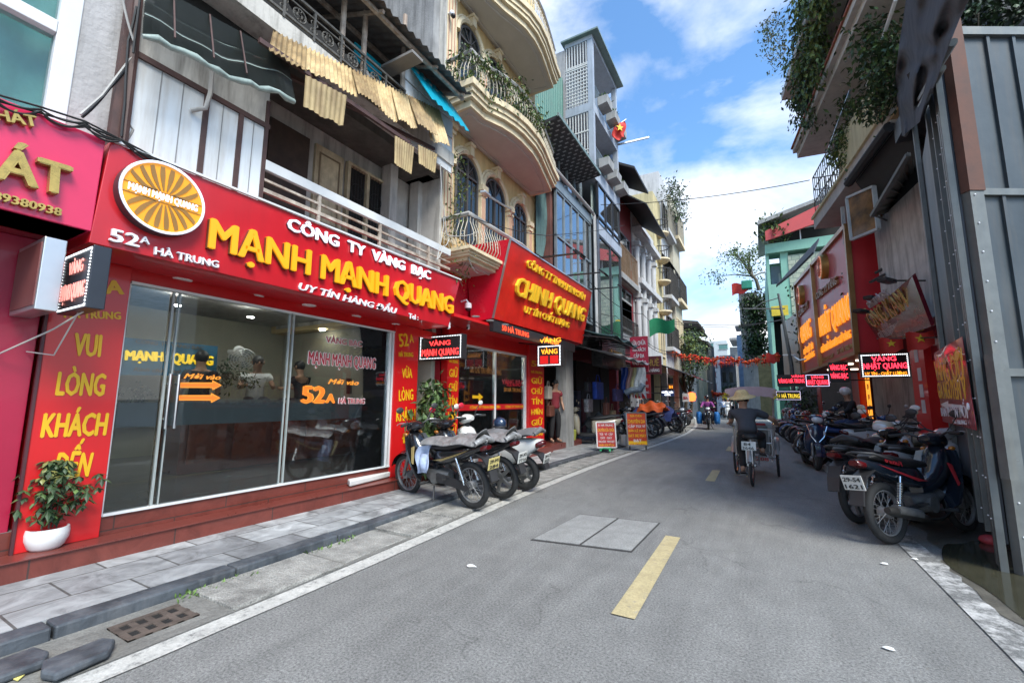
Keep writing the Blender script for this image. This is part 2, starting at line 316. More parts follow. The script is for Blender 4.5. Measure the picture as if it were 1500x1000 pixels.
b = MB(); ribbon(b, lambda y: KX(y)+.004, lambda y: lx(y)-.1, -6, 60, .004, jit=.01); struct(b.build('gutter_bed', M_concd, at=(0, 0, 0)))
b = MB(); ribbon(b, lambda y: lx(y)-.075, lambda y: lx(y)+.075, -6, 95, .008, .4, .006); struct(b.build('edge_line', M_wline, at=(0, 0, 0)))
b = MB(); ribbon(b, lambda y: rx(y)-.07, lambda y: rx(y)+.07, 10.5, 95, .008, .4, .006)
struct(b.build('edge_line', M_wline, at=(0, 0, 0)))
b = MB(); ribbon(b, lambda y: rx(y)-.085, lambda y: rx(y)+.10, .5, 7.3, .008, .12, .02); struct(b.build('worn_edge_line', M_wline2, at=(0, 0, 0)))
b = MB(); y = 2.9
for y0, y1 in ((-1.3, .6), (2.92, 4.8), (8.35, 9.7), (13.6, 15), (19, 20.4), (25, 26.4), (31, 32.4), (38, 39.5)):
 dx = -.84+ (0 if y0 < 12 else (y0-12)*-.012); b.quad((dx-.075, y0, .008), (dx+.075, y0, .008), (dx+.06, y1, .008), (dx-.08, y1, .008))
struct(b.build('centre_line', M_yline, at=(0, 0, 0)))
b = MB(); ribbon3(b, lambda y: rx(y)+.22, lambda y: 30, 9.2, 100, -.3, .05); struct(b.build('sidewalk', brickmat('sidewalk_paver', (.22, .22, .215), (.17, .17, .17), (.09, .09, .085), .4, .4, .012, vein=.3), at=(0, 0, 0)))
b = MB(); fe = lambda y: rx(y)+.16+.10*sin(y*2.3)+.05*sin(y*7.1)
ribbon(b, fe, lambda y: 6, -3, 9.4, .004, .12, 0); struct(b.build('dirt_strip', M_earth, at=(0, 0, 0)))
b = MB(); N = 40; cx, cy = 1.66, 4.9
b.add([(cx+.36*cos(t)*(1+.12*sin(3*t)+.06*sin(7*t))+(.05*sin(t)), cy+1.25*sin(t)*(1+.08*cos(5*t)), .008) for t in [2*pi*i/N for i in range(N)]], [tuple(range(N))])
struct(b.build('puddle', M_water, at=(0, 0, 0)))
M_asph2 = mat('asphalt_patch', (.085, .086, .088), .85, var=.2, vs=1.5, bump=.5, bs=110, fine=.35)
M_cover = mat('utility_cover_concrete', (.25, .25, .24), .85, var=.18, vs=6, bump=.5, bs=60, fine=.25)
M_steel_old = mat('old_steel', (.055, .052, .05), .7, metal=.3, var=.3, vs=12)
c = [PZ(777, 791, 0), PZ(925, 809, 0), PZ(967, 766, 0), PZ(850, 753, 0)]
t_ = thing('utility_cover', 'square two part concrete utility cover set flush into the road', 'utility cover', (c[0]+c[2])/2)
lerp = lambda a, b_, t: a+(b_-a)*t
def flat(b, q, z0, z1): b.prism([(p.x, p.y, z0) for p in q], (0, 0, z1-z0))
b = MB(); flat(b, c, -.04, .006); b.build('frame', M_steel_old, t_)
ins = lambda q, m: [p+((q[0]+q[1]+q[2]+q[3])/4-p)*m for p in q]
for k in (0, 1):
 a0, a1 = (0, .5) if k == 0 else (.5, 1)
 q = ins([lerp(c[0], c[1], a0), lerp(c[0], c[1], a1), lerp(c[3], c[2], a1), lerp(c[3], c[2], a0)], .055); b = MB(); flat(b, q, -.02, .010); b.build('lid', M_cover, t_)
t_ = thing('drain_grate', 'rusty iron drain grate in the gutter beside the kerb', 'drain grate', PZ(200, 925, 0))
b = MB(); yA, yB = 1.24, 1.60; xA, xB = -3.42, -3.14
b.box(xA-.03, xB+.06, yA-.5, yB+.06, -.06, .0045); b.build('slab', M_concd, t_)
b = MB()
for i in range(5): b.box(xA, xB, yA+i*.08, yA+i*.08+.036, -.03, .012)
for x in (xA, (xA+xB)/2-.02, xB-.04): b.box(x, x+.04, yA, yA+.36, -.03, .014)
b.build('grate', mat('rusty_grate', (.11, .085, .07), .8, metal=.3, var=.4, vs=12), t_)
b = MB(); b.box(xA+.01, xB-.01, yA+.01, yA+.35, -.029, .006); b.build('hole', mat('drain_dark', (.012, .011, .01), .9), t_)
def slab_stone(pts, z, lab):
 b = MB(); P = [PZ(x, y, z) for x, y in pts]; b.prism(P, (0, 0, -.04))
 tag(b.build('broken_kerb_stone', M_kerb, bevel=.012), lab, 'stone', 'loose stones in the gutter')
slab_stone([(62, 966), (150, 932), (170, 934), (160, 952), (82, 986), (60, 982)], .055, 'larger broken slate stone lying next to the drain grate')
slab_stone([(-30, 975), (50, 945), (73, 952), (66, 966), (0, 990), (-40, 1000)], .05, 'flat slate stone lying in the gutter at the lower left corner')
b = MB(); b.prism([PZ(x, y, .012) for x, y in ((12, 992), (28, 981), (40, 985), (26, 997))], (0, 0, .004)); tag(b.build('paper_scrap', mat('yellow_paper', (.75, .65, .2), .7)), 'small yellow scrap of paper lying among the gutter stones', 'litter')
for px, py, s, lab in ((690, 828, .05, 'crumpled pale scrap lying on the asphalt left of the utility cover'), (1302, 949, .035, 'crushed white cup lying on the right part of the road'), (1296, 825, .035, 'torn white scrap on the road beside the parked motorbike'), (1340, 818, .025, 'tiny white scrap at the edge of the wet dirt')):
 b = MB(); p = PZ(px, py, .01); k = 8
 b.loft([[p+V((s*cos(2*pi*i/k)*(1-.5*j)*random.uniform(.6, 1.2), s*.6*sin(2*pi*i/k)*(1-.5*j)*random.uniform(.6, 1.2), j*.008)) for i in range(k)] for j in (0, 1)])
 tag(b.build('litter', mat('white_litter', (.7, .7, .68), .6)), lab, 'litter')
def weeds(name, P, n, s, lab):
 b = MB()
 for _ in range(n):
  p = V(P)+V((random.uniform(-.08, .08), random.uniform(-.28, .28), 0)); d = V((random.uniform(-1, 1), random.uniform(-1, 1), random.uniform(.6, 1.6)))
  b.leaf(p, d, ZU, s*random.uniform(.5, 1.2), s*.4)
 struct(tag(b.build(name, M_weed), lab, 'weed'), 'stuff')
M_weed = mat('weed_green', (.09, .16, .035), .6, var=.4, vs=20)
weeds('weed', (KX(1.8)+.05, 1.86, 0), 60, .05, 'green weed tuft growing at the kerb beyond the drain grate')
weeds('weed', (KX(2.9)+.03, 2.9, .01), 45, .045, 'small weed tuft growing along the kerb between gutter slabs')
# ================================================================ SHOP 52A
FX, GX, XW = -4.25, -4.85, -4.75
pf = lambda x, y: PX(x, y, FX)
pg = lambda x, y: PX(x, y, GX)
def hz(pl, a, hpx): return pl(a[0], a[1]-hpx).z-pl(*a).z
def tp(s, m, par, pl, a, b, hpx, **k):
 A, B = pl(*a), pl(*b); r = B-A; U = ZU-r.normalized()*ZU.dot(r.normalized())
 return text(s, m, par, A, r, U, hz(pl, a, hpx), r.length, **k)
RED = mat('red_sign_panel', (.46, .009, .016), .32, var=.12, vs=1.2, coat=.3, streak=.22, scol=(.24, .01, .012))
REDP = mat('red_acrylic', (.55, .008, .010), .34, var=.09, vs=1.2, coat=.3, streak=.18, scol=(.36, .015, .015))
REDD = mat('dark_red_panel', (.22, .006, .012), .3, var=.1, coat=.2)
YEL = mat('yellow_letter', (.75, .42, .015), .4, var=.05)
ORL = emit('amber_backlit_letter', (1, .42, .01), .16)
WHL = emit('white_backlit_letter', (.85, .87, 1), .25)
WHI = mat('white_letter', (.75, .75, .78), .4, var=.05)
ORD = mat('letter_edge', (.13, .05, .015), .4)
ALU = mat('aluminium', (.55, .56, .57), .32, metal=.85, var=.08)
ALUW = mat('white_aluminium', (.62, .63, .63), .4, var=.08)
CHR = mat('chrome', (.75, .76, .77), .12, metal=1, var=.05)
BLK = mat('black_plastic', (.016, .016, .018), .42, var=.2)
PLG = mat('grey_plaster', (.36, .35, .35), .9, var=.22, vs=1.6, bump=.4, bs=22, streak=.65, scol=(.13, .125, .12))
GLS = glass('shop_glass', (.80, .84, .83), 1.0, .007)
sign = thing('shop_sign', 'wide red fascia sign of the gold shop at 52A with orange letters and round logo', 'shop sign', (FX, 3.4, 2.49))
b = MB(); b.prism([pf(162, 207), pf(674, 411), pf(657, 478), pf(130, 355)], (-.5, 0, 0)); b.build('panel', RED, sign, bevel=.006)
b = MB(); A, B = pf(162, 207), pf(674, 411); b.bar(A+V((.012, 0, .012)), B+V((.012, 0, .012)), .03, .02); b.build('trim', ALUW, sign)
M_edge = ORD
def lit(s, a, bb, h, m, dep=.06, bold=.024, edge=None, **k):
 o = tp(s, m, sign, pf, a, bb, h, depth=dep, bold=bold, **k)
 if edge: tp(s, edge, o, pf, (a[0]-1, a[1]+.6), (bb[0]+.6, bb[1]+.6), h, depth=dep-.02, bold=bold+.004, name='letter_side', **k)
 return o
lit('CÔNG  TY  VÀNG  BẠC', (419, 336), (629, 410), 19, WHL, dep=.03, edge=mat('letter_side_dark', (.06, .01, .02), .4))
lit('MẠNH MẠNH QUANG', (301, 363), (661, 460), 47, ORL, dep=.05, bold=.03, edge=ORD)
lit('UY TÍN HÀNG ĐẦU', (436, 424), (580, 460), 11, WHI, dep=.02, bold=.02, shear=.2)
lit('Tel :', (598, 466), (612, 469), 8, WHI, dep=.01)
lit('52', (158, 353), (202, 363), 20, WHI, dep=.03, bold=.03)
lit('A', (203, 356), (217, 359), 11, WHI, dep=.03, bold=.02)
lit('HÀ TRUNG', (224, 373), (318, 393), 12, WHI, dep=.03, bold=.02)
lc = pf(233.5, 294); rr_ = (pf(297, 309).y-pf(170, 280).y)/2
lg = MB(); lg.lathe([(rr_, 0), (rr_, .09), (rr_*.97, .095), (rr_*.95, .07)], lc, 48, V((1, 0, 0))); logo = lg.build('logo', [mat('logo_side', (.03, .03, .035), .35)], sign, smooth=35)
b = MB(); b.torus(lc+V((.095, 0, 0)), V((1, 0, 0)), rr_*.955, rr_*.035, 48, 8); b.build('logo_rim', WHL, logo, smooth=60)
b = MB(); b.lathe([(rr_*.93, .05), (rr_*.93, .085)], lc, 48, V((1, 0, 0))); b.build('logo_face', emit('logo_amber', (1, .40, .015), .13), logo)
b = MB(); Y_, Z_ = V((0, 1, 0)), ZU
for sgn in (1, -1):
 for k in range(8):
  a = pi*(k+.5)/8*sgn; a = a*.94+.03*sgn*pi; tip = .86; d = Y_*cos(a)+Z_*sin(a); n_ = -Y_*sin(a)+Z_*cos(a)
  cv = (cos(a))*.22*sgn
  L = []; Rr = []
  for i in range(8):
   t = i/7; r_ = rr_*(.2+.66*t); wd = rr_*(.014+.075*t*(1-.55*max(0, t-.6)/.4)); c_ = lc+V((.088, 0, 0))+d*r_+n_*(cv*rr_*t*t)
   if (c_-lc).dot(Z_)*sgn < rr_*.15: c_ = c_+Z_*sgn*max(0, rr_*.15-(c_-lc).dot(Z_)*sgn)
   L.append(c_+n_*wd); Rr.append(c_-n_*wd)
  b.prism(L+Rr[::-1], (.004, 0, 0))
for s_ in (.135, -.135): b.bar(lc+V((.089, -rr_*.9, rr_*s_)), lc+V((.089, rr_*.9, rr_*s_)), .006, .006)
b.build('logo_petals', mat('logo_brown', (.28, .14, .03), .4), logo)
text('MẠNH MẠNH QUANG', WHL, logo, lc+V((.086, -rr_*.80, -rr_*.075)), Y_, Z_, rr_*.2, rr_*1.6, depth=.01, bold=.04)
bld = thing('terraced_house', 'old grey terraced house with rusty yellow awnings above the 52A gold shop', 'building', (XW-3, 3.4, 0))
gz0, gz1 = .37, pg(192, 416).z
ys0, ys1 = pg(150, 740).y, pg(572, 590).y
st = thing('entrance_steps', 'long red granite steps running along the 52A shop front', 'steps', (GX, 3.4, SW))
b = MB(); b.box(-4.61, GX+.02, .86, 6.0, -.1, .205); b.build('lower_step', M_gran, st)
b = MB(); b.box(-4.59, GX+.02, .86, 6.0, .2052, .215); b.build('tread', M_granp, st, bevel=.004)
b = MB(); b.box(-4.835, -9.4, ys0-.7, 6.1, -.1, .37); b.build('upper_step', M_gran, st)
b = MB(); b.box(-3.0+XW+3-.0, XW-12, -1.0, .84, -.1, .30); b.box(-4.58, XW-1, -1.0, .80, -.1, .2); struct(b.build('floor', M_granp))
zs = 2.50
b = MB(); b.box(FX-.03, GX-.04, pf(140, 360).y, 5.5, zs, zs+.04); b.box(GX+.0, GX-.06, ys0-.45, 5.9, gz1+.02, zs); b.build('soffit', REDP, bld)
for px, py in ((267, 409), (375, 433.5), (453, 446.5), (520, 463), (578, 475)):
 p = PZ(px, py, zs); b = MB(); b.lathe([(.075, -.012), (.085, -.004), (.085, .0)], p, 20, ZU); b.build('downlight', mat('white_fitting', (.7, .68, .66), .4), bld)
fr = MB()
def vbar(fr, px, py, w=.03, dx=0., z0=gz0, z1=None, x=GX):
 p = PX(px, py, x); fr.box(x-.025+dx, x+.025+dx, p.y-w/2, p.y+w/2, z0, gz1 if z1 is None else z1)
fr.box(GX-.03, GX+.04, ys0-.0, ys1+.03, gz1-.0, gz1+.022); fr.box(GX-.03, GX+.035, ys0, ys1, gz0, gz0+.02)
vbar(fr, 572, 590, .05); vbar(fr, 150.5, 720, .02); vbar(fr, 566.5, 590, .02, .012)
fr.build('shop_frame', ALUW, bld)
yd1, yd2 = pg(237, 590).y, pg(418, 590).y
for a, c_ in ((ys0+.012, yd1-.03), (yd1+.03, yd2-.03), (yd2+.03, ys1-.03)):
 b = MB(); b.box(GX-.006, GX+.006, a, c_, gz0+.021, gz1-.001); b.build('glass_pane', GLS, bld)
for y_, w_ in ((yd1, .02), (yd1+.05, .012), (yd2-.02, .018), (yd2+.03, .018)): b = MB(); b.box(GX-.012, GX+.012, y_-w_/2, y_+w_/2, gz0+.022, gz1-.002); b.build('glass_edge', mat('glass_edge_grey', (.30, .33, .32), .25), bld)
b = MB()
for dy in (-.035, .035):
 hp = pg(248+0, 585); b.tube([(GX+.06, hp.y+dy, pg(247, 627).z), (GX+.06, hp.y+dy, pg(250, 548).z)], .014, 8)
 for py in (562, 613): b.cyl((GX, hp.y+dy, pg(248, py).z), (GX+.06, hp.y+dy, pg(248, py).z), .009, 8)
b.build('door_handle', CHR, bld, smooth=40)
zb0, zb1 = pg(300, 621).z, pg(300, 589.5).z
frost = bpy.data.materials.new('frosted_film'); frost.use_nodes = True; t = frost.node_tree; t.nodes.clear()
o_ = nd(t, 'ShaderNodeOutputMaterial'); d_ = nd(t, 'ShaderNodeBsdfDiffuse'); d_.inputs[0].default_value = (.30, .30, .295, 1); q_ = nd(t, 'ShaderNodeBsdfTransparent'); q_.inputs[0].default_value = (.5, .5, .5, 1)
m_ = nd(t, 'ShaderNodeMixShader'); m_.inputs[0].default_value = .62; lk(t, q_.outputs[0], m_.inputs[1]); lk(t, d_.outputs[0], m_.inputs[2]); lk(t, m_.outputs[0], o_.inputs[0])
for a, c_ in ((ys0+.02, yd1-.03), (yd1+.03, yd2-.03), (yd2+.03, ys1-.04)):
 b = MB(); b.box(GX-.010, GX-.0075, a, c_, zb0, zb1); b.build('frosted_band', frost, bld)
DR = mat('decal_red', (.35, .02, .03), .4); DO = emit('decal_orange', (1, .18, .02), .2); DW = mat('decal_white', (.75, .72, .72), .4); DY = emit('decal_amber', (1, .35, .04), .16)
pgd = lambda x, y: PX(x, y, GX+.008)
dec = thing('window_lettering', 'red and orange lettering and arrows stuck on the 52A shop glass', 'window lettering', (GX+.008, 3.4, 1))
def de(s, m, a, bb, h, outline=None, **k):
 tp(s, m, dec, pgd, a, bb, h, depth=.002, **k)
 if outline: tp(s, outline, dec, pgd, (a[0]-.8, a[1]+.4), (bb[0]+.8, bb[1]+.4), h+1, depth=.001, bold=k.get('bold', .012)+.05, lift=.001, name='outline')
de('VÀNG BẠC', DR, (477, 501), (530, 508), 9, DW, bold=.02)
de('MẠNH MẠNH QUANG', DR, (451, 532), (549.5, 540), 19, DW, bold=.035)
de('Mời vào', DY, (480, 562), (525, 564), 8, shear=.35, bold=.02)
de('52', DO, (441, 589), (476, 589), 25, DY, bold=.035)
de('A', DO, (477, 589), (490, 589.5), 13, DY, bold=.03)
de('HÀ TRUNG', DR, (496, 590.5), (533.5, 591), 8, DW, bold=.03)
de('Mời vào', DY, (268.5, 554), (323, 556), 8, shear=.35, bold=.03)
for (x0, x1, y_) in ((265, 323, 563.5), (263, 321, 582)):
 P = [pgd(x0, y_+3), pgd(x1-11, y_+3.2), pgd(x1-11, y_+6), pgd(x1, y_+.5), pgd(x1-11, y_-4.5), pgd(x1-11, y_-2.4), pgd(x0, y_-2.4)]
 b = MB(); b.prism(P, (.002, 0, 0)); b.build('arrow', DO, dec)
 P = [pgd(x0-1, y_+4.3), pgd(x1-12, y_+4.4), pgd(x1-12, y_+8), pgd(x1+2, y_+.5), pgd(x1-12, y_-7), pgd(x1-12, y_-3.6), pgd(x0-1, y_-3.6)]
 b = MB(); b.prism(P, (.001, 0, 0)); b.build('arrow_outline', DY, dec)
PXL = -4.80
pp = lambda x, y: PX(x, y, PXL)
ps = thing('pillar_sign', 'tall red welcome pillar left of the shop door with yellow words ending in ĐẾN', 'pillar sign', (PXL, 1.4, .215), group='red pillars of the 52A shop')
yl, yr = pp(20, 803).y, pp(148, 760).y
b = MB(); b.box(PXL, PXL-.5, yl, yr, .216, zs-.002); b.build('panel', REDP, ps, bevel=.004)
b = MB(); b.box(PXL-.02, PXL+.012, yl-.02, yl-.002, .216, zs-.002); b.build('trim', mat('dark_edge', (.07, .02, .025), .5), ps)
YELP = mat('yellow_vinyl', (.72, .40, .01), .45, var=.04)
for s_, a, c_, h in (('52A', (116, 428), (182, 431), 22), ('HÀ TRUNG', (93, 465), (177, 467.5), 12), ('VUI', (106, 520), (147, 522), 35), ('LÒNG', (80, 578), (152, 579), 36), ('KHÁCH', (58, 640), (155, 636.5), 37), ('ĐẾN', (73, 699), (129, 697), 38)):
 tp(s_, YELP, ps, pp, a, c_, h, depth=.004, bold=.05)
ps = thing('pillar_sign', 'tall red pillar right of the shop window with yellow words ending in ĐI', 'pillar sign', (PXL, 5.2, .215), group='red pillars of the 52A shop')
yl2, yr2 = pp(577, 560).y, pp(612, 540).y
b = MB(); b.box(PXL, PXL-.5, yl2, yr2, .216, zs-.002); b.build('panel', REDP, ps, bevel=.004)
for s_, a, c_, h in (('52', (585, 508), (599, 506), 20), ('A', (600, 502), (606, 501.5), 13), ('HÀ TRUNG', (584, 522), (605, 522.5), 7), ('VỪA', (588.5, 553), (603.5, 553), 14), ('LÒNG', (584, 587), (605, 585), 17), ('KHÁCH', (580, 617), (608, 614), 17), ('ĐI', (589, 649), (602, 646), 15)):
 tp(s_, YELP, ps, pp, a, c_, h, depth=.004, bold=.035)
INW = mat('interior_wall', (.36, .345, .275), .8, var=.08); INC = mat('interior_ceiling', (.3, .3, .28), .8, var=.05); INF = mat('interior_floor', (.16, .165, .16), .22, var=.1)
IX = -9.2; ya, yb = ys0-.65, 5.9; zc = 2.95
b = MB(); b.box(IX, IX-.1, ya, yb, .37, zc); b.box(IX, GX-.5, ya-.1, ya, .37, zc); b.box(IX, GX-.1, yb, yb+.1, .37, zc); b.build('interior_wall', INW, bld)
b = MB(); b.box(IX, GX-.1, ya, yb, zc, zc+.06); b.box(-6.3, -5.6, ya, yb, zc-.22, zc-.001); b.build('interior_ceiling', INC, bld)
b = MB(); b.box(IX, GX-.0, ya, yb, .371, .374); b.build('interior_floor', INF, bld)
SPOT = emit('ceiling_spot', (1, .97, .9), 22)
for px, py in ((259, 446.5), (367, 464), (472, 483), (541, 495), (254, 488), (237, 493)):
 p = PZ(px, py, zc-.225); b = MB()
 if p.x > -5.5: p = PZ(px, py, zc-.001)
 b.lathe([(.05, -.012), (.05, -.001)], p, 14, ZU); b.build('ceiling_spot', SPOT, bld)
for i, (x_, y_) in enumerate(((-6.9, 2.6), (-7.1, 4.4))):
 b = MB(); b.box(x_-.02, x_+.02, y_-.5, y_+.5, zc-.06, zc-.02); b.build('tube_lamp', emit('tube_light', (1, .98, .92), 30), bld)
pb = lambda x, y: PX(x, y, -8.2)
bd = thing('shop_board', 'blue board with yellow shop name on the back wall inside the shop', 'sign board', pb(250, 550))
b = MB(); P = [pb(120, 488), pb(319, 507), pb(317, 550), pb(120, 549)]; b.prism(P, (-.05, 0, 0)); b.build('panel', mat('blue_board', (.02, .12, .22), .4), bd)
tp('MẠNH', emit('board_yellow', (1, .65, .02), .3), bd, pb, (182, 527), (238, 529), 15, depth=.03, bold=.05)
tp('QUANG', emit('board_yellow', (1, .65, .02), .3), bd, pb, (250, 531), (311, 535), 15, depth=.03, bold=.05)
tp('CÔNG TY VÀNG BẠC', mat('board_dark', (.12, .09, .06), .5), bd, pb, (198, 502), (298, 513), 6, depth=.01)
tp('Kính chào quý khách', mat('board_dark', (.12, .09, .06), .5), bd, pb, (195, 543), (292, 548), 6, depth=.01, shear=.3)
WOOD = mat('red_brown_wood', (.20, .045, .02), .3, var=.3, vs=4, coat=.3)
ct = thing('shop_counter', 'long red brown wooden counter inside the 52A shop', 'counter', (-6.6, 4.2, .374))
b = MB(); b.box(-6.55, -7.1, 2.9, 5.85, .38, 1.28); b.build('body', WOOD, ct)
b = MB()
for i in range(5): b.box(-6.548, -6.53, 2.98+i*.57, 2.98+i*.57+.47, .5, 1.15)
b.build('front_panel', mat('wood_panel', (.28, .06, .022), .28, var=.3, vs=5, coat=.3), ct)
b = MB(); b.box(-6.48, -7.15, 2.86, 5.86, 1.281, 1.33); b.build('counter_top', mat('counter_stone', (.3, .29, .27), .2), ct)
b = MB(); b.box(-6.5, -7.1, ya+.3, 2.2, .38, 1.2); tag(b.build('display_case', mat('dark_wood', (.035, .03, .03), .3), bevel=.02), 'dark display case against the left side inside the shop', 'display case')
fp = pb(336, 515)
fn = thing('wall_fan', 'small white wall fan high on the back wall inside the shop', 'fan', fp)
b = MB(); b.cyl(fp, fp+V((.45, -.0, -.05)), .04, 10); b.ell(fp+V((.3, 0, -.0)), .09); b.build('motor', ALUW, fn, smooth=60)
b = MB(); ax = V((.8, -.3, -.5)).normalized(); c_ = fp+V((.5, -.05, -.15))
for i in range(5): b.torus(c_+ax*(.03-.0*i), ax, .04+.042*i, .006, 20, 4)
for i in range(12):
 _, a_, b2 = frame(ax); d = a_*cos(i*pi/6)+b2*sin(i*pi/6); b.bar(c_+ax*.03, c_+ax*.03+d*.21, .006)
b.build('guard', ALUW, fn)
b = MB()
for i in range(3):
 _, a_, b2 = frame(ax); d = a_*cos(i*2.09)+b2*sin(i*2.09); e = ax.cross(d); b.prism([c_+d*.04-e*.03, c_+d*.18-e*.07, c_+d*.19+e*.05, c_+d*.05+e*.04], ax*.01)
b.build('blade', mat('fan_blade', (.3, .34, .34), .4), fn)
mp_ = V((-6.9, PX(522, 578, -6.9).y, 1.33)); mo = thing('monitor', 'black computer monitor on the counter inside the shop', 'monitor', mp_)
b = MB(); b.prism([mp_+V((0, -.22, .12)), mp_+V((0, .22, .12)), mp_+V((-.02, .22, .42)), mp_+V((-.02, -.22, .42))], (-.04, 0, 0)); b.build('screen', BLK, mo, bevel=.006)
b = MB(); b.box(mp_.x-.05, mp_.x-.02, mp_.y-.03, mp_.y+.03, 1.335, 1.5); b.box(mp_.x-.12, mp_.x+.08, mp_.y-.12, mp_.y+.12, 1.331, 1.345); b.build('stand', BLK, mo)
# ================================================================ NEIGHBOUR AT THE FAR LEFT
PINK = mat('pink_red_panel', (.60, .022, .085), .3, var=.06, coat=.3)
MAG = mat('magenta_wall_panel', (.34, .008, .04), .35, var=.1, coat=.2)
GOLD = mat('gold_letter', (.50, .33, .09), .28, metal=.6, var=.25, vs=14)
nb = thing('terraced_house', 'grey plaster house with white framed window above the pink sign at the left edge', 'building', (XW-3, -.2, 0))
ps = thing('shop_sign', 'pink red sign with big gold letters at the left edge of the photo', 'shop sign', (FX, .3, 2.5))
zt, zb_ = pf(155, 205).z, pf(134, 339).z; ye = pf(140, 280).y
b = MB(); b.prism([V((FX, -1.6, zt)), pf(155, 205), pf(134, 339), V((FX, -1.6, zb_))], (-.45, 0, 0)); b.build('panel', PINK, ps, bevel=.006)
def tq(s, a, bb, h, **k): return tp(s, GOLD, ps, pf, a, bb, h, **k)
tq('ÁT', (-14, 262), (100, 291), 52, depth=.06, bold=.04); tq('HÁT', (-8, 178), (54, 189), 17, depth=.04, bold=.04); tq('89380938', (-14, 292), (88, 318), 13, depth=.03, bold=.04)
b = MB(); b.box(FX-.02, XW-.3, -1.6, ye-.01, zb_+.0, zb_+.05); b.build('soffit', REDD, nb)
ylp = pp(20, 803).y-.03
b = MB(); b.box(-4.86, -5.4, .52, ylp, .3, zb_-.001); b.build('wall_panel', MAG, nb, bevel=.004)
b = MB(); b.box(-4.83, -4.95, .40, .52, .3, zb_-.001); b.build('door_frame', mat('beige_frame', (.42, .38, .32), .5), nb)
b = MB(); b.box(-4.92, -4.94, -1.2, .40, .3, zb_-.001); b.build('glass_door', glass('dark_glass', (.3, .33, .33), 1.0, .25), nb)
b = MB(); b.box(-4.85, -4.855+.01, .60, .86, 1.30, 1.385); b.build('notice', mat('blue_sticker', (.05, .06, .22), .5), nb)
b = MB(); b.box(-4.85, -4.842, .63, .82, 1.40, 1.46); b.box(-4.85, -4.842, .60, .80, 2.02, 2.08); b.build('notice', mat('white_sticker', (.6, .58, .58), .5), nb)
pw = lambda x, y: PX(x, y, -4.45)
yj = pw(105, 100).y; yw1 = pw(190, 60).y; yj2 = pw(118, 40).y
zsill = zt-.05
b = MB(); b.box(-4.45, -9, yj2, 1.42, zsill-.4, 12); b.box(-4.45, -9, -3, yj2, 6.0, 12); b.box(-4.5, -9, -3, yj2-.03, zsill-.5, zsill-.02); b.build('wall', PLG, nb)
WF = mat('white_window_frame', (.62, .63, .64), .4, var=.06)
b = MB(); zm = pw(55, 25).z
b.box(-4.44, -4.56, yj2-.12, yj2-.001, zsill, 6.0); b.box(-4.43, -4.57, -3, yj2-.121, zsill-.015, zsill+.07); b.box(-4.435, -4.56, -3, yj2-.121, zm-.05, zm+.05); b.build('window_frame', WF, nb, bevel=.006)
b = MB(); b.box(-4.50, -4.51, -3, yj2-.12, zsill+.07, zm-.05); b.build('window_pane', glass('window_glass', (.85, .92, .92), .55, .04), nb)
b = MB(); b.box(-4.50, -4.51, -3, yj2-.12, zm+.05, 5.98); b.build('window_pane', glass('window_glass'), nb)
b = MB()
b.grid(lambda u, v: V((-4.66+.03*sin(u*70), -3+(yj2+2.95)*u, zsill+.1+1.2*v)), 140, 2); b.build('curtain', mat('teal_curtain', (.20, .42, .36), .8, var=.2), nb, smooth=60)
b = MB(); b.box(-4.75, -4.8, -3, yj2, zsill, 6); b.build('blind', mat('pale_blind', (.60, .68, .68), .8), nb)
q0, q1, q2, q3 = [PX(x, y, -4.28) for x, y in ((66, 347), (100, 352), (90, 458), (52, 452))]
t_ = thing('light_box', 'plain aluminium light box projecting from the wall beside the black LED sign', 'sign box', (q0+q2)/2)
b = MB(); b.box(-4.28, -4.84, q0.y, q1.y, (q2.z+q3.z)/2, (q0.z+q1.z)/2); b.build('case', ALU, t_, bevel=.006)
b = MB(); b.box(-4.31, -4.82, q0.y-.006, q0.y+.002, q3.z+.03, q0.z-.03); b.build('face', mat('brown_sign_face', (.16, .05, .045), .4), t_)
LEDR = emit('led_red', (1, .04, .04), .9); LEDW = emit('led_white', (.9, .95, 1), .8); LEDP = emit('led_pale_red', (1, .35, .3), .35); LEDO = emit('led_orange', (1, .32, .02), .7)
e0, e1, e2, e3 = [PX(x, y, -4.0) for x, y in ((138, 357), (165, 365), (152, 455), (127, 449))]
t_ = thing('led_sign', 'black LED sign seen edge on beside the aluminium box at the left', 'LED sign', (e0+e2)/2)
zt_, zl = (e0.z+e1.z)/2, (e2.z+e3.z)/2
b = MB(); b.box(-4.0, -4.55, e0.y, e1.y, zl, zt_); b.build('case', mat('sign_case', (.03, .035, .045), .35, metal=.3), t_, bevel=.006)
b = MB()
for i in range(26):
 for (x_, z_) in ((-4.02-.51*i/25, zt_-.02), (-4.02-.51*i/25, zl+.02)): b.box(x_-.005, x_+.005, e0.y-.006, e0.y-.001, z_-.005, z_+.005)
for i in range(18):
 for x_ in (-4.02, -4.53): z_ = zl+.03+(zt_-zl-.06)*i/17; b.box(x_-.005, x_+.005, e0.y-.006, e0.y-.001, z_-.005, z_+.005)
b.build('border_lights', LEDW, t_)
text('VÀNG', LEDP, t_, (-4.40, e0.y-.001, zl+(zt_-zl)*.62), (1, 0, 0), ZU, (zt_-zl)*.22, .27, depth=.004, bold=.02)
text('MẠNH QUANG', LEDP, t_, (-4.5, e0.y-.001, zl+(zt_-zl)*.2), (1, 0, 0), ZU, (zt_-zl)*.27, .45, depth=.004, bold=.02)
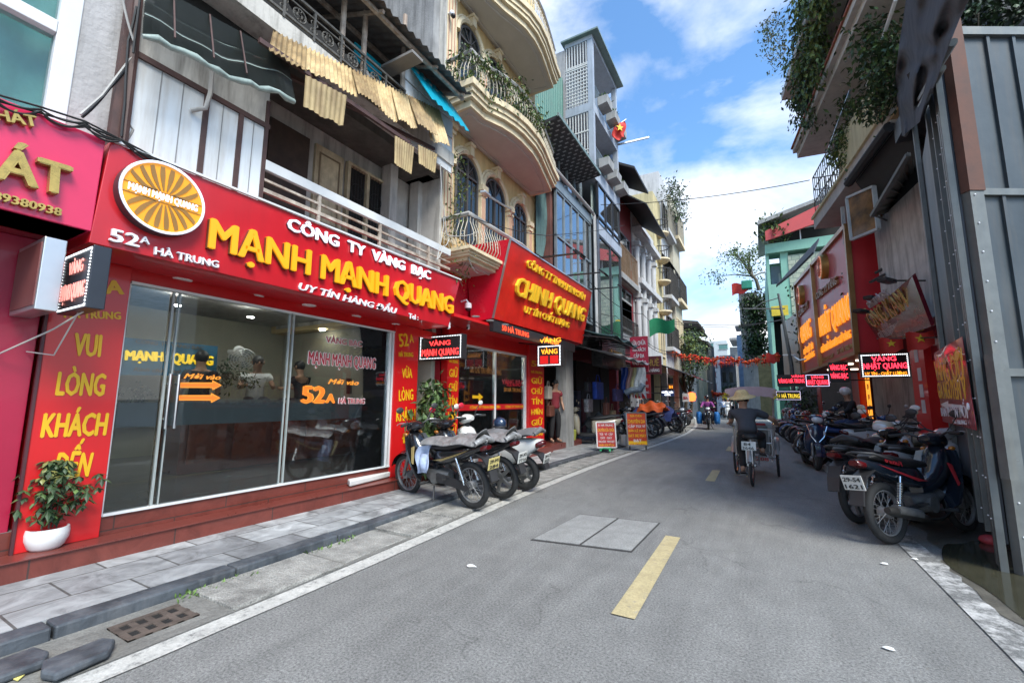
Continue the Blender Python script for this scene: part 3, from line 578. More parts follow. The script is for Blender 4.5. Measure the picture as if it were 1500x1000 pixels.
b = MB(); b.tube([(-4.2, e0.y+.05, zl), (-4.5, e0.y-.02, zl-.12), (-4.8, e0.y-.2, zl-.3), (-4.82, e0.y-.24, zl-.22)], .006, 5); b.tube([(-4.3, e0.y+.05, zl), (-4.6, e0.y+.03, zl-.3), (-4.84, e0.y-.06, zl-.27)], .005, 5); b.build('cable', mat('white_cable', (.5, .48, .45), .5), t_)
LY = 5.78
pl_ = lambda x, y: PYY(x, y, LY)
k0, k1 = pl_(614, 528), pl_(677, 488)
t_ = thing('led_sign', 'black LED sign with red letters hung at the right end of the 52A sign', 'LED sign', (k0+k1)/2)
b = MB(); b.box(k0.x, k1.x, LY, LY+.14, k0.z, k1.z); b.build('case', BLK, t_, bevel=.006)
def leds(b, x0, x1, y, z0, z1, nx, nz, s=.006):
 for i in range(nx):
  for z_ in (z0, z1): x_ = x0+(x1-x0)*i/(nx-1); b.box(x_-s, x_+s, y-.008, y-.001, z_-s, z_+s)
 for i in range(1, nz-1):
  for x_ in (x0, x1): z_ = z0+(z1-z0)*i/(nz-1); b.box(x_-s, x_+s, y-.008, y-.001, z_-s, z_+s)
b = MB(); leds(b, k0.x+.025, k1.x-.025, LY, k0.z+.025, k1.z-.025, 26, 16); b.build('border_lights', LEDW, t_)
W_ = k1.x-k0.x; H_ = k1.z-k0.z
text('VÀNG', LEDR, t_, (k0.x+W_*.24, LY-.001, k0.z+H_*.58), (1, 0, 0), ZU, H_*.2, W_*.5, depth=.006, bold=.015)
text('MẠNH QUANG', LEDR, t_, (k0.x+W_*.07, LY-.001, k0.z+H_*.17), (1, 0, 0), ZU, H_*.29, W_*.86, depth=.006, bold=.015)
b = MB(); b.bar((k0.x+.1, LY+.07, k1.z), (k0.x-.1, LY+.07, k1.z+.35), .02); b.bar((k0.x, LY+.07, (k0.z+k1.z)/2), (XW, LY+.07, (k0.z+k1.z)/2), .02); b.build('bracket', BLK, t_)
# ================================================================ UPPER FLOORS OF 52A
BX = -4.32
pu = lambda x, y: PX(x, y, BX)
WPAN = mat('white_sheet_panel', (.66, .69, .71), .5, var=.1, vs=1.2, streak=.5, scol=(.33, .27, .2))
BRN = mat('brown_steel', (.07, .035, .03), .6, var=.3, vs=8)
RUST = mat('rusty_steel', (.42, .36, .30), .75, var=.4, vs=10, streak=.7, scol=(.2, .08, .03))
DIRTW = mat('dirty_white_wall', (.52, .50, .46), .9, var=.2, vs=2, streak=.75, scol=(.09, .08, .07), bump=.2)
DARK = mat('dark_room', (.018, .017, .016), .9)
YSH = mat('yellow_fibre_sheet', (.50, .37, .19), .6, var=.3, vs=5, streak=.65, scol=(.22, .11, .03))
fz = pf(400, 305).z-.06
ybeam = [pu(202, 86), pu(386, 186)]
zb2 = (ybeam[0].z+ybeam[1].z)/2
y0p, y1p = pu(192, 100).y, pu(386, 200).y
b = MB(); b.box(BX, BX-.04, y0p, y1p, fz-.3, zb2); b.build('wall_panel', WPAN, bld)
b = MB()
for px, py in ((298, 190), (349, 210)): p = pu(px, py); b.box(BX+.02, BX-.01, p.y-.022, p.y+.022, fz-.3, zb2)
b.box(BX+.022, BX-.03, y0p, y1p+.05, zb2, zb2+.05); b.box(BX+.02, BX-.05, y0p-.08, y0p, fz-.3, 6); b.box(BX+.02, BX-.1, y1p, y1p+.035, fz-.3, zb2+.3); b.build('panel_post', BRN, bld)
b = MB()
for px, py in ((230, 170), (263, 180), (322, 210), (368, 225)): p = pu(px, py); b.box(BX+.004, BX-.01, p.y-.004, p.y+.004, fz-.3, zb2)
b.build('panel_joint', mat('joint_grey', (.25, .25, .25), .7), bld)
b = MB(); p = pu(303, 115); q = pu(297, 165); b.tube([p+V((.08, 0, .1)), p+V((.09, 0, -.1)), q+V((.1, 0, .15)), q+V((.09, -.02, 0)), q+V((.02, -.1, -.05))], .02, 7); b.build('drain_pipe', mat('old_pipe', (.45, .43, .4), .6, streak=.5), bld, smooth=50)
ztop = pu(210, 20).z
b = MB(); b.box(BX-.0, BX-.05, y0p, y1p+.03, zb2+.051, zb2+.55); b.build('wall', DIRTW, bld)
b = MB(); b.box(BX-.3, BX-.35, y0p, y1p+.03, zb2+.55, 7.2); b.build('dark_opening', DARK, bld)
GRNS = bpy.data.materials.new('clear_ribbed_plastic'); GRNS.use_nodes = True; pbs = GRNS.node_tree.nodes['Principled BSDF']; pbs.inputs['Base Color'].default_value = (.34, .42, .38, 1); pbs.inputs['Alpha'].default_value = .6; pbs.inputs['Roughness'].default_value = .35
aw = thing('roll_awning', 'grey green ribbed plastic awning sheet over the white panels', 'awning', pu(300, 60))
A_, B_ = PX(209, 50, -3.95), PX(432, 148, -3.95); T_, S_ = PX(215, -28, -4.30), PX(420, 85, -4.30)
def awn(u, v):
 lo = A_.lerp(B_, u)+V((0, 0, .03*sin(u*9)+.02*sin(u*23))); hi = T_.lerp(S_, u); p = hi.lerp(lo, v); p.z -= .10*sin(pi*v)*(.5+.5*sin(u*5)); k = .012*(1 if int(v*46) % 2 else -1); return p+V((k, 0, k))
b = MB(); b.grid(awn, 24, 46); b.mi = [(k % 46) % 2 for k in range(len(b.f))]; DST = bpy.data.materials.new('dark_slat'); DST.use_nodes = True; q_ = DST.node_tree.nodes['Principled BSDF']; q_.inputs['Base Color'].default_value = (.02, .024, .022, 1); q_.inputs['Alpha'].default_value = .85; b.build('sheet', [GRNS, DST], aw)
b = MB(); b.tube([A_.lerp(B_, i/14)+V((.015*sin(i*1.7), 0, -.02+.025*sin(i*.65)+.012*sin(i*2.3))) for i in range(15)], [.016+.016*abs(sin(i*1.3)) for i in range(15)], 7); b.build('rolled_hem', mat('hem_plastic', (.27, .33, .30), .4, var=.3, vs=10), aw, smooth=60)
b = MB()
for u in (.15, .38, .6): b.bar(awn(u, .02)+V((.03, 0, .02)), awn(u, .98)+V((.03, 0, .02)), .012)
b.build('rib', BRN, aw)
yl0, yl1 = y1p+.035, 5.58
zl0, zl1 = fz-.1, pu(560, 250).z+.25
zl1 = 5.15
b = MB(); b.box(BX-.25, BX-2.4, yl0-.02, yl1, zl0-.1, zl0); b.build('balcony_slab', DIRTW, bld)
b = MB(); b.box(-5.25, -5.35, yl0-1, yl1, zl0, 5.4); b.box(-9, -4.6, yl1, yl1+.06, zl0-.3, 9.0); b.box(BX-.3, -5.24, yl0-.12, yl0-.021, zl0, zl1); b.build('wall', DIRTW, bld)
b = MB(); b.box(BX-.3, -5.25, yl0, yl1-.001, zl1, zl1+.18); b.build('balcony_slab', mat('sooty_shaded_concrete', (.10, .095, .085), .9, var=.4, vs=3, streak=.4), bld)  # dark slab: soot plus the shadow band below the sheets, in the colour
pd = lambda x, y: PX(x, y, -5.24)
def door_panel(x0, x1, ytop, m_, grille=True, nm='shutter_door'):
 a, c_ = pd(x0, ytop).y, pd(x1, ytop).y; b = MB(); b.box(-5.20, -5.245, a, c_, zl0, zl1-.25); d = b.build(nm, m_, bld)
 return a, c_
OLDC = mat('old_cream_wood', (.58, .50, .33), .75, var=.25, vs=6, streak=.7, scol=(.15, .09, .05))
OLDB = mat('old_brown_wood', (.06, .04, .03), .7, var=.3, vs=6)
a, c_ = door_panel(392, 452, 200, OLDB)
a2, c2_ = door_panel(461, 503, 210, OLDC)
b = MB()
for (a_, c3) in ((a2, c2_),):
 for (z0, z1) in ((zl0+.1, zl0+.55), (zl0+.65, zl1-.35)):
  b.box(-5.195, -5.20, a_+.06, a_+.085, z0, z1); b.box(-5.195, -5.20, c3-.085, c3-.06, z0, z1); b.box(-5.195, -5.20, a_+.085, c3-.085, z0, z0+.025); b.box(-5.195, -5.20, a_+.085, c3-.085, z1-.025, z1)
b.build('door_moulding', mat('moulding_brown', (.2, .15, .09), .7), bld)
g0, g1 = pd(507, 250).y, pd(562, 250).y
b = MB(); b.box(-5.23, -5.248, g0, g1, zl0+.15, zl1-.3); b.build('window_pane', DARK, bld)
b = MB()
for y_ in (g0, (g0+g1)/2, g1): b.box(-5.16, -5.23, y_-.025, y_+.025, zl0+.1, zl1-.26)
b.box(-5.162, -5.23, g0+.025, g1-.025, zl1-.3, zl1-.26); b.build('window_frame', OLDC, bld)
b = MB()
for i in range(13):
 y_ = g0+(g1-g0)*(i+.5)/13; b.tube([(-5.19, y_, zl0+.15), (-5.19, y_, zl1-.3)], .006, 4)
for k in range(4):
 for s_ in (0, 1): b.torus((-5.19, g0+(g1-g0)*(.25+.5*s_), zl0+.4+k*.32), V((1, 0, 0)), .12, .006, 14, 4)
b.build('grille', mat('black_iron', (.02, .02, .02), .6), bld)
for px, w_ in ((570, .16), (612, .2)):
 p = PX(px, 290, -5.1); b = MB(); b.box(-5.0, -5.2, p.y-w_/2, p.y+w_/2, zl0, zl1); b.build('pillar', DIRTW, bld)
rt0, rt1 = pu(384, 240), pu(628, 356)
b = MB(); b.bar(V((BX, yl0, rt0.z)), V((BX, yl1-.05, rt0.z)), .05, .11); b.build('top_rail', ALUW, bld, bevel=.006)
b = MB(); zr1, zr2 = pu(384, 262).z, pu(384, 278).z
b.bar((BX, yl0, zr1), (BX, yl1-.05, zr1), .025); b.bar((BX, yl0, zr2), (BX, yl1-.05, zr2), .04)
for px, py in ((467, 300), (556, 345), (627, 375)): p = pu(px, py); b.bar((BX, p.y, zl0), (BX, p.y, rt0.z), .035)
b.build('rail_bar', RUST, bld)
def corr(b, P00, P01, P10, P11, n, amp, thick=.006, jag=.0, step=2):
 up = (P01-P00).cross(P10-P00).normalized(); nu = n*4
 kr = [random.uniform(-jag, jag) for _ in range(n+2)]; jr = [lerp(kr[i//4], kr[i//4+1], (i % 4)/4) for i in range(nu+1)]
 def f(u, v):
  i = int(round(u*nu)); p = P00.lerp(P01, u).lerp(P10.lerp(P11, u), v*(1+jr[i])); return p+up*(amp*sin(2*pi*n*u))
 b.grid(f, nu, step, up*-thick)
wy = lambda y, x, z: V((x, y, z))
za1, za2 = 5.55, 5.05
aw2 = thing('sheet_awning', 'rusty yellow corrugated awning under the wrought iron balcony of the grey house', 'awning', (BX, 3.9, 5))
yA0, yA1 = pu(398, 80).y, 5.60
e0_, e1_ = PX(392, 70, -3.95), PX(655, 212, -3.95)
b = MB(); hi0 = PX(400, 45, -4.34); hi1 = PX(640, 160, -4.34)
segs = 8; YS2 = mat('stained_yellow_sheet', (.33, .23, .11), .65, var=.4, vs=4, streak=.8, scol=(.12, .06, .02))
for k in range(segs):
 u0, u1 = k/segs, (k+1)/segs+.02; sag = random.uniform(-.05, .05); b.m(1 if k in (0, 3, 6) else 0)
 corr(b, hi0.lerp(hi1, u0), hi0.lerp(hi1, u1), e0_.lerp(e1_, u0)+V((random.uniform(-.05, .05), 0, sag)), e0_.lerp(e1_, u1)+V((random.uniform(-.05, .05), 0, sag)), 7, .011, jag=.06, step=4)
b.build('sheet', [YSH, YS2], aw2, smooth=80)
b = MB(); b.bar(PX(380, 52, -4.0)+V((0, 0, -.05)), PX(600, 205, -4.0)+V((0, 0, -.05)), .035, .05); b.bar(e0_+V((-.25, 0, .0)), e1_+V((-.25, 0, .0)), .04); b.build('beam', BRN, aw2)
for i, (a, c_, h) in enumerate((((447, 118), (507, 148), .30), ((578, 205), (606, 222), .32), ((612, 218), (640, 232), .22))):
 A1, B1 = PX(*a, -3.86), PX(*c_, -3.86); b = MB()
 corr(b, A1+V((0, 0, .06)), B1+V((0, 0, .06)), A1-V((random.uniform(-.04, .04), 0, h)), B1-V((.03, 0, h)), 8, .008, jag=.04); b.build('hanging_sheet', mat('dull_yellow_sheet', (.40, .30, .15), .65, var=.3, vs=5, streak=.6, scol=(.18, .1, .04)), aw2, smooth=80)
zs2 = pu(590, 152).z
z2a = 5.85
p0_, p1_ = pu(400, 30), pu(592, 155)
zslab = (p0_.z+p1_.z)/2
b = MB(); b.box(BX-.0, -6.4, p0_.y-1.6, yl1, zslab-.22, zslab); b.build('balcony_slab', DIRTW, bld)
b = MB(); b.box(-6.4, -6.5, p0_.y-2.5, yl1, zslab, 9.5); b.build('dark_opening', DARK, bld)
rtop = pu(580, 122).z; rb = zslab+.06
IRON = mat('wrought_iron', (.10, .095, .085), .65, metal=.3, var=.4, vs=14)
b = MB(); yb0, yb1 = p0_.y-1.4, p1_.y
b.bar((BX, yb0, rtop), (BX, yb1, rtop), .03); b.bar((BX, yb0, rb), (BX, yb1, rb), .025); b.bar((BX, yb0, rtop-.09), (BX, yb1, rtop-.09), .015)
n_ = 9
for i in range(n_+1):
 y_ = yb0+(yb1-yb0)*i/n_; b.bar((BX, y_, rb-.06), (BX, y_, rtop+.01), .028)
 if i < n_:
  yc = y_+(yb1-yb0)/n_/2; zc_ = (rtop-.09+rb)/2; R_ = (rtop-.09-rb)/2-.01
  b.torus((BX, yc, zc_), V((1, 0, 0)), R_*.78, .009, 18, 5); b.torus((BX, yc, zc_), V((1, 0, 0)), R_*.34, .008, 12, 4)
  for s_ in (-1, 1): b.torus((BX, yc+s_*R_*.45, zc_), V((1, 0, 0)), R_*.22, .007, 10, 4); b.torus((BX, yc, zc_+s_*R_*.6), V((1, 0, 0)), R_*.2, .007, 10, 4); b.torus((BX, yc+s_*.17, zc_+R_*.5), V((1, 0, 0)), R_*.25, .007, 10, 4); b.torus((BX, yc+s_*.17, zc_-R_*.5), V((1, 0, 0)), R_*.25, .007, 10, 4)
b.build('iron_railing', IRON, bld)
b = MB(); zr_ = 6.9
for px, py in ((503, 30), (532, 90), (590, 110)):
 p = PX(px, py, BX-.05); b.tube([(BX-.05, p.y, zslab), (BX-.05, p.y, zr_+.25)], .035, 7)
b.build('post', RUST, bld)
rf0, rf1 = PX(540, -30, -3.95), PX(628, 75, -3.95)
b = MB(); corr(b, V((-5.8, yb0-1, rf1.z+.75)), V((-5.8, 5.5, rf1.z+.75)), V((-3.95, yb0-1, rf1.z)), V((-3.95, 5.5, rf1.z)), 40, .02, jag=.02); b.build('roof', mat('dark_tin_roof', (.14, .13, .125), .7, var=.4, vs=3, streak=.5, scol=(.1, .05, .03)), bld, smooth=80)
b = MB()
for z_, x_ in ((rf1.z-.03, -4.1), (rf1.z+.3, -4.9)): b.bar((x_, yb0-1, z_), (x_, 5.5, z_), .05)
for y_ in (2.5, 3.6, 4.7, 5.4): b.bar((-4.0, y_, rf1.z-.05), (-5.8, y_, rf1.z+.68), .04)
b.build('roof_beam', RUST, bld)
b = MB(); yq = yl1-.1
for i in range(4): z_ = zslab-.35+i*.32; b.box(BX-.03, BX-.06, p1_.y+.02, yl1-.02, z_, z_+.29)
b.build('board_panel', WPAN, bld)
BLU = bpy.data.materials.new('blue_plastic_sheet'); BLU.use_nodes = True; q_ = BLU.node_tree.nodes['Principled BSDF']; q_.inputs['Base Color'].default_value = (.005, .36, .50, 1); q_.inputs['Roughness'].default_value = .3; q_.inputs['Transmission Weight'].default_value = .25
b = MB(); A1, B1 = PX(590, 82, -4.45), PX(618, 85, -4.45); C1, D1 = PX(597, 112, -4.05), PX(635, 118, -4.05); corr(b, A1, V((A1.x, 5.52, A1.z)), V((-4.0, A1.y+.15, C1.z-.05)), V((-4.0, 5.58, C1.z-.05)), 7, .015); b.build('blue_sheet', BLU, bld, smooth=80)
b = MB(); A1 = PX(570, 60, -4.6); b.box(-4.6, -4.62, p1_.y-.7, p1_.y-.2, zslab+.5, zslab+.75); b.build('blue_sheet', BLU, bld)
b = MB(); P = PX(600, 76, -3.95); b.box(-3.9, -4.5, P.y, P.y+.22, P.z-.02, P.z+.02); b.build('plank', mat('grey_plank', (.2, .19, .18), .8), bld)
b = MB(); b.box(-6.5, -12, 1.43, 5.6, 2.9, 10.2); b.build('wall', PLG, bld)
b = MB(); b.box(-4.72, -8.5, 5.40, 5.595, zl1, 13.2); b.build('party_wall', mat('grey_party_wall', (.30, .30, .30), .9, var=.3, vs=1.4, streak=.8, scol=(.09, .09, .09), bump=.3), bld)
# ================================================================ CHÍNH QUANG SHOP AND YELLOW HOUSE
YC = PX(722, 466, -4.15).y
bn = PX(722, 466, -4.15); tn = PYY(748, 350, YC); bk1 = PYY(690, 471, YC); bk2 = PYY(681, 361, YC)
Lq = PX(853, 497, -4.15).y-YC; Ltop = PN(867, 425, tn, (1, 0, 0)).y-YC
YEW = mat('yellow_stucco', (.68, .51, .26), .85, var=.12, vs=1.5, streak=.45, scol=(.30, .20, .09), bump=.1)
CRM = mat('cream_moulding', (.68, .57, .38), .75, var=.15, vs=4, streak=.4, scol=(.3, .2, .12))
UND = mat('balcony_soffit', (.50, .475, .44), .85, var=.08)
REDC = mat('bright_red_panel', (.50, .006, .022), .3, var=.06, coat=.3)
REDF = mat('red_sign_sheet', (.62, .016, .010), .35, var=.2, vs=3, coat=.3)
cq = thing('shop_sign', 'red box sign tilted over the street with big yellow letters next to the yellow house', 'shop sign', (-4.4, YC+2, 2.8))
b = MB(); b.m(0).prism([bn, tn, bk2, bk1], (0, .03, 0)); b.m(1).add([bn+V((0, .03, 0)), tn+V((0, .03, 0)), tn+V((0, Ltop, 0)), bn+V((0, Lq, .06))], [(0, 3, 2, 1)])
b.m(0).add([bk1+V((0, .03, 0)), bk2+V((0, .03, 0)), bk2+V((0, Ltop, 0)), bk1+V((0, Lq, 0)), bn+V((0, .03, 0)), tn+V((0, .03, 0)), tn+V((0, Ltop, 0)), bn+V((0, Lq, .06))], [(0, 4, 7, 3), (1, 2, 6, 5), (3, 7, 6, 2)])
b.build('box', [REDC, REDF], cq)
b = MB(); b.bar(bn, tn+V((0, 0, .01)), .03); b.bar(tn, tn+V((0, Ltop, 0)), .025); b.build('trim', ALU, cq)
nq_ = V((0, 1, 0)).cross(tn-bn); uq = (tn-bn).normalized(); pq = lambda x, y: PN(x, y, bn, nq_)
def tc_(s, a, bb, hpx, **k):
 A, B = pq(*a), pq(*bb); h = (pq(a[0], a[1]-hpx)-A).length
 return text(s, YEL2, cq, A, B-A, uq, h, (B-A).length, **k)
YEL2 = mat('gold_yellow_letter', (.92, .56, .03), .4, var=.06, vs=8)
tc_('CÔNG TY TNHH MINH SƠN', (769.5, 390), (854.5, 440), 12, depth=.04, bold=.02)
tc_('CHINH QUANG', (751, 430), (852.5, 471), 28, depth=.06, bold=.03)
tc_('UY TÍN CHẤT LƯỢNG', (766, 457), (832, 480), 10, depth=.03, bold=.02)
b = MB(); b.box(bn.x-.02, bn.x-.10, YC+.05, YC+Lq-.5, bn.z-.22, bn.z-.01); o = b.build('led_strip', BLK, cq)
text('50 HÀ TRUNG', emit('led_dim_red', (.9, .06, .02), .7), cq, (bn.x-.018, YC+.35, bn.z-.17), (0, 1, 0), ZU, .11, 1.1, depth=.004, bold=.02)
text('VÀNG BẠC', emit('led_dim_orange', (1, .2, .02), .7), cq, (bn.x-.018, YC+2.2, bn.z-.17), (0, 1, 0), ZU, .12, .9, depth=.004, bold=.02)
yw = thing('terraced_house', 'yellow ornate house with arched windows and curved balconies', 'building', (XW-3, 7.6, 0))
b = MB(); b.box(XW, -12, 5.602, 9.56, 2.75, 13.5); b.build('wall', YEW, yw)
g2 = -4.95
yp0, yp1 = PX(655, 560, -4.85).y, PX(672, 560, -4.85).y
yq0, yq1 = PX(775, 560, -4.85).y, PX(797, 560, -4.85).y
b = MB(); b.box(bn.x-.12, -6, 5.62, yq1, 2.70, 2.75); b.box(-4.93, -5.0, yp1, yq0, 2.42, 2.70); b.build('soffit', REDP, yw)
b = MB(); b.box(XW+.02, -4.9, 5.62, YC+.3, 2.76, 3.62); b.build('red_panel', REDC, yw)
for k, (a, c_) in enumerate(((yp0, yp1), (yq0, yq1))):
 t_ = thing('pillar_sign', ('narrow red pillar at the left of the second gold shop door, behind the motorbikes', 'narrow red pillar at the right of the Chinh Quang door, beside the bag shop')[k], 'pillar sign', (-4.85, a, .3), group='red pillars of the second gold shop')
 b = MB(); b.box(-4.85, -5.5, a, c_, .25, 2.695); b.build('panel', REDP, t_, bevel=.004)
 cw = c_-a; wd = ('50', 'HÀ TRUNG', 'GIỮ', 'CHỮ', 'TÍN', 'HƠN', 'GIỮ', 'VÀNG'); z_ = 2.33
 for s_ in wd:
  hh = .15 if s_ != 'HÀ TRUNG' else .06
  text(s_, YELP, t_, (-4.85, (a+c_)/2, z_-hh), (0, 1, 0), ZU, hh, cw*.74, depth=.004, bold=.03, center=True); z_ -= hh+.105
b = MB(); b.box(-4.72, -9, 5.9, 12.6, -.1, .22); b.box(-4.62, -4.72, 8.2, 10.3, -.1, .22)
tag(b.build('entrance_step', M_granp, bevel=.006), 'low red granite step in front of the second gold shop', 'step')
b = MB()
for y_ in (yp1+.03, (yp1+yq0)/2, yq0-.03): b.box(g2-.02, g2+.03, y_-.02, y_+.02, .22, 2.42)
b.box(g2-.022, g2+.032, yp1, yq0, 2.38, 2.42); b.box(g2-.03, g2+.04, yq0-.12, yq0-.051, .22, 2.38); b.build('shop_frame', ALUW, yw)
for a, c_ in ((yp1+.05, (yp1+yq0)/2-.02), ((yp1+yq0)/2+.02, yq0-.05)):
 b = MB(); b.box(g2-.005, g2+.005, a, c_, .22, 2.38); b.build('glass_pane', GLS, yw)
pg2 = lambda x, y: PX(x, y, g2+.012)
t_ = thing('window_lettering', 'red band with yellow letters across the second gold shop glass front', 'window lettering', (g2, 8, 1.3))
za, zc2 = pg2(690, 601).z, pg2(690, 592).z
b = MB(); b.box(g2+.006, g2+.009, yp1+.05, yq0-.05, za, zc2); b.build('band', RED, t_)
for k in (0, 1): text('CÔNG TY TNHH MINH SƠN', YELP, t_, (g2+.009, yp1+.5+k*1.35, za+.03), (0, 1, 0), ZU, .06, 1.15, depth=.002)
text('GIỮ CHỮ TÍN HƠN GIỮ VÀNG', mat('dull_orange_vinyl', (.4, .15, .02), .5), t_, pg2(688, 545), (0, 1, 0), ZU, .13, 1.2, depth=.002)
text('VÀNG BẠC', DR, t_, pg2(735, 562), (0, 1, 0), ZU, .12, 1.0, depth=.002, bold=.03)
text('50 HÀ TRUNG', mat('dull_orange_vinyl', (.4, .15, .02), .5), t_, pg2(738, 573), (0, 1, 0), ZU, .09, .8, depth=.002)
b = MB(); A = pg2(692, 581); b.prism([A+V((0, dy, dz)) for dy, dz in ((0, -.03), (.22, -.03), (.22, -.08), (.38, 0), (.22, .08), (.22, .03), (0, .03))], (.002, 0, 0)); b.build('arrow', YELP, t_)
b = MB(); b.box(-8.5, -8.6, yp0, yq1, .22, 2.75); b.box(-8.5, g2-.05, yq1-.1, yq1, .22, 2.7); b.box(-8.5, g2-.05, yp0, yp0+.1, .22, 2.7); b.build('interior_wall', INW, yw)
b = MB(); b.box(-7.0, -7.5, yp0+.4, yq0-.3, .22, 1.2); b.build('counter', mat('grey_counter', (.2, .19, .17), .4), yw)
b = MB(); b.box(-6.2, -6.3, 7.2, 9.2, 2.66, 2.695); b.build('tube_lamp', emit('tube_light', (1, .98, .92), 4), yw)
for px, py in ((697, 481), (718, 487), (740, 493)):
 b = MB(); b.lathe([(.06, -.012), (.07, 0)], PZ(px, py-18, 2.70), 16, ZU); b.build('downlight', mat('white_fitting', (.7, .68, .66), .4), yw)
b = MB(); b.box(-5.5, -5.6, 5.5, yp0, 0, 2.75); b.build('side_door', mat('dark_side_door', (.025, .025, .027), .7, var=.3, streak=.5), yw)
b = MB(); b.box(-5.0, -5.05, yp0-.18, yp0-.02, .22, 2.7); b.build('red_jamb', REDD, yw)
GD = mat('dark_green_glass', (.02, .025, .026), .12, var=.2, spec=.7)
def arch_pts(yc, w_, z0, zt, x, n=12, gr=0.):
 r = w_/2+gr; zs_ = zt-w_/2; return [V((x, yc-r, z0)), V((x, yc+r, z0))]+[V((x, yc+r*cos(pi*i/n), zs_+r*sin(pi*i/n))) for i in range(n+1)]
def arch_window(par, yc, w_, z0, zt, x, gm, fm, mm, leaf_=True):
 b = MB(); b.prism(arch_pts(yc, w_, z0, zt, x+.004), (.012, 0, 0)); o = b.build('window', gm, par)
 b = MB(); P = arch_pts(yc, w_, z0, zt, x+.03); b.tube([V((p.x, p.y, p.z)) for p in P[1:]+P[:1]], .028, 5); b.box(x+.018, x+.05, yc-.02, yc+.02, z0, zt-.01); zs_ = zt-w_/2; b.box(x+.019, x+.049, yc-w_/2, yc+w_/2, zs_-.025, zs_+.015)
 for a in (.3, .5, .7): b.bar((x+.03, yc, zs_), (x+.03, yc+cos(pi*a)*w_/2, zs_+sin(pi*a)*w_/2), .016)
 for yy in (yc-w_/4, yc+w_/4): b.bar((x+.025, yy, z0), (x+.025, yy, zs_), .014)
 b.build('frame', fm, o)
 b = MB(); P = arch_pts(yc, w_, zs_, zt, 0, 16, .10)[2:]; Q = arch_pts(yc, w_, zs_, zt, 0, 16, .02)[2:]; R_ = arch_pts(yc, w_, zs_, zt, 0, 16, .17)[2:]
 n = len(P)
 b.tube([V((x+.05, p.y, p.z)) for p in P], .06, 6); b.tube([V((x+.03, p.y, p.z)) for p in R_], .04, 6)
 b.box(x+.0, x+.15, yc-.06, yc+.06, zt+.03, zt+.26); b.box(x, x+.17, yc-.085, yc+.085, zt+.22, zt+.28)
 b.build('arch_moulding', mm, par)
PNK = mat('pink_groove', (.45, .22, .15), .8, var=.15)
def pilaster(par, y, z0, z1, x, w_=.2):
 b = MB(); b.box(x, x+.09, y-w_/2, y+w_/2, z0, z1)
 for zz in (z1, z0): b.box(x, x+.14, y-w_*.7, y+w_*.7, zz-.05, zz+.06)
 b.box(x, x+.12, y-w_*.6, y+w_*.6, z1-.16, z1-.10); b.build('pilaster', CRM, par)
 b = MB()
 for k in (-1, 0, 1): b.box(x+.088, x+.094, y+k*w_*.3-.012, y+k*w_*.3+.012, z0+.1, z1-.2)
 b.build('pilaster_groove', PNK, par)
FRD = mat('dark_window_frame', (.06, .055, .055), .6)
arcs = ((6.53, .70), (7.54, .80), (8.66, .62))
for zt, z0, z1p in ((6.02, 4.35, 5.6), (8.82, 6.9, 8.4)):
 for yc, w_ in arcs: arch_window(yw, yc, w_, z0, zt-(.12 if w_ < .65 else 0), XW, GD, FRD, CRM)
 for y_ in (7.03, 8.14, 9.12): pilaster(yw, y_, z0, zt-.42, XW, .15)
 pilaster(yw, 5.86, z0-.2, zt+.35, XW, .3)
IRW = mat('cream_iron', (.40, .36, .28), .6, var=.25, vs=12)
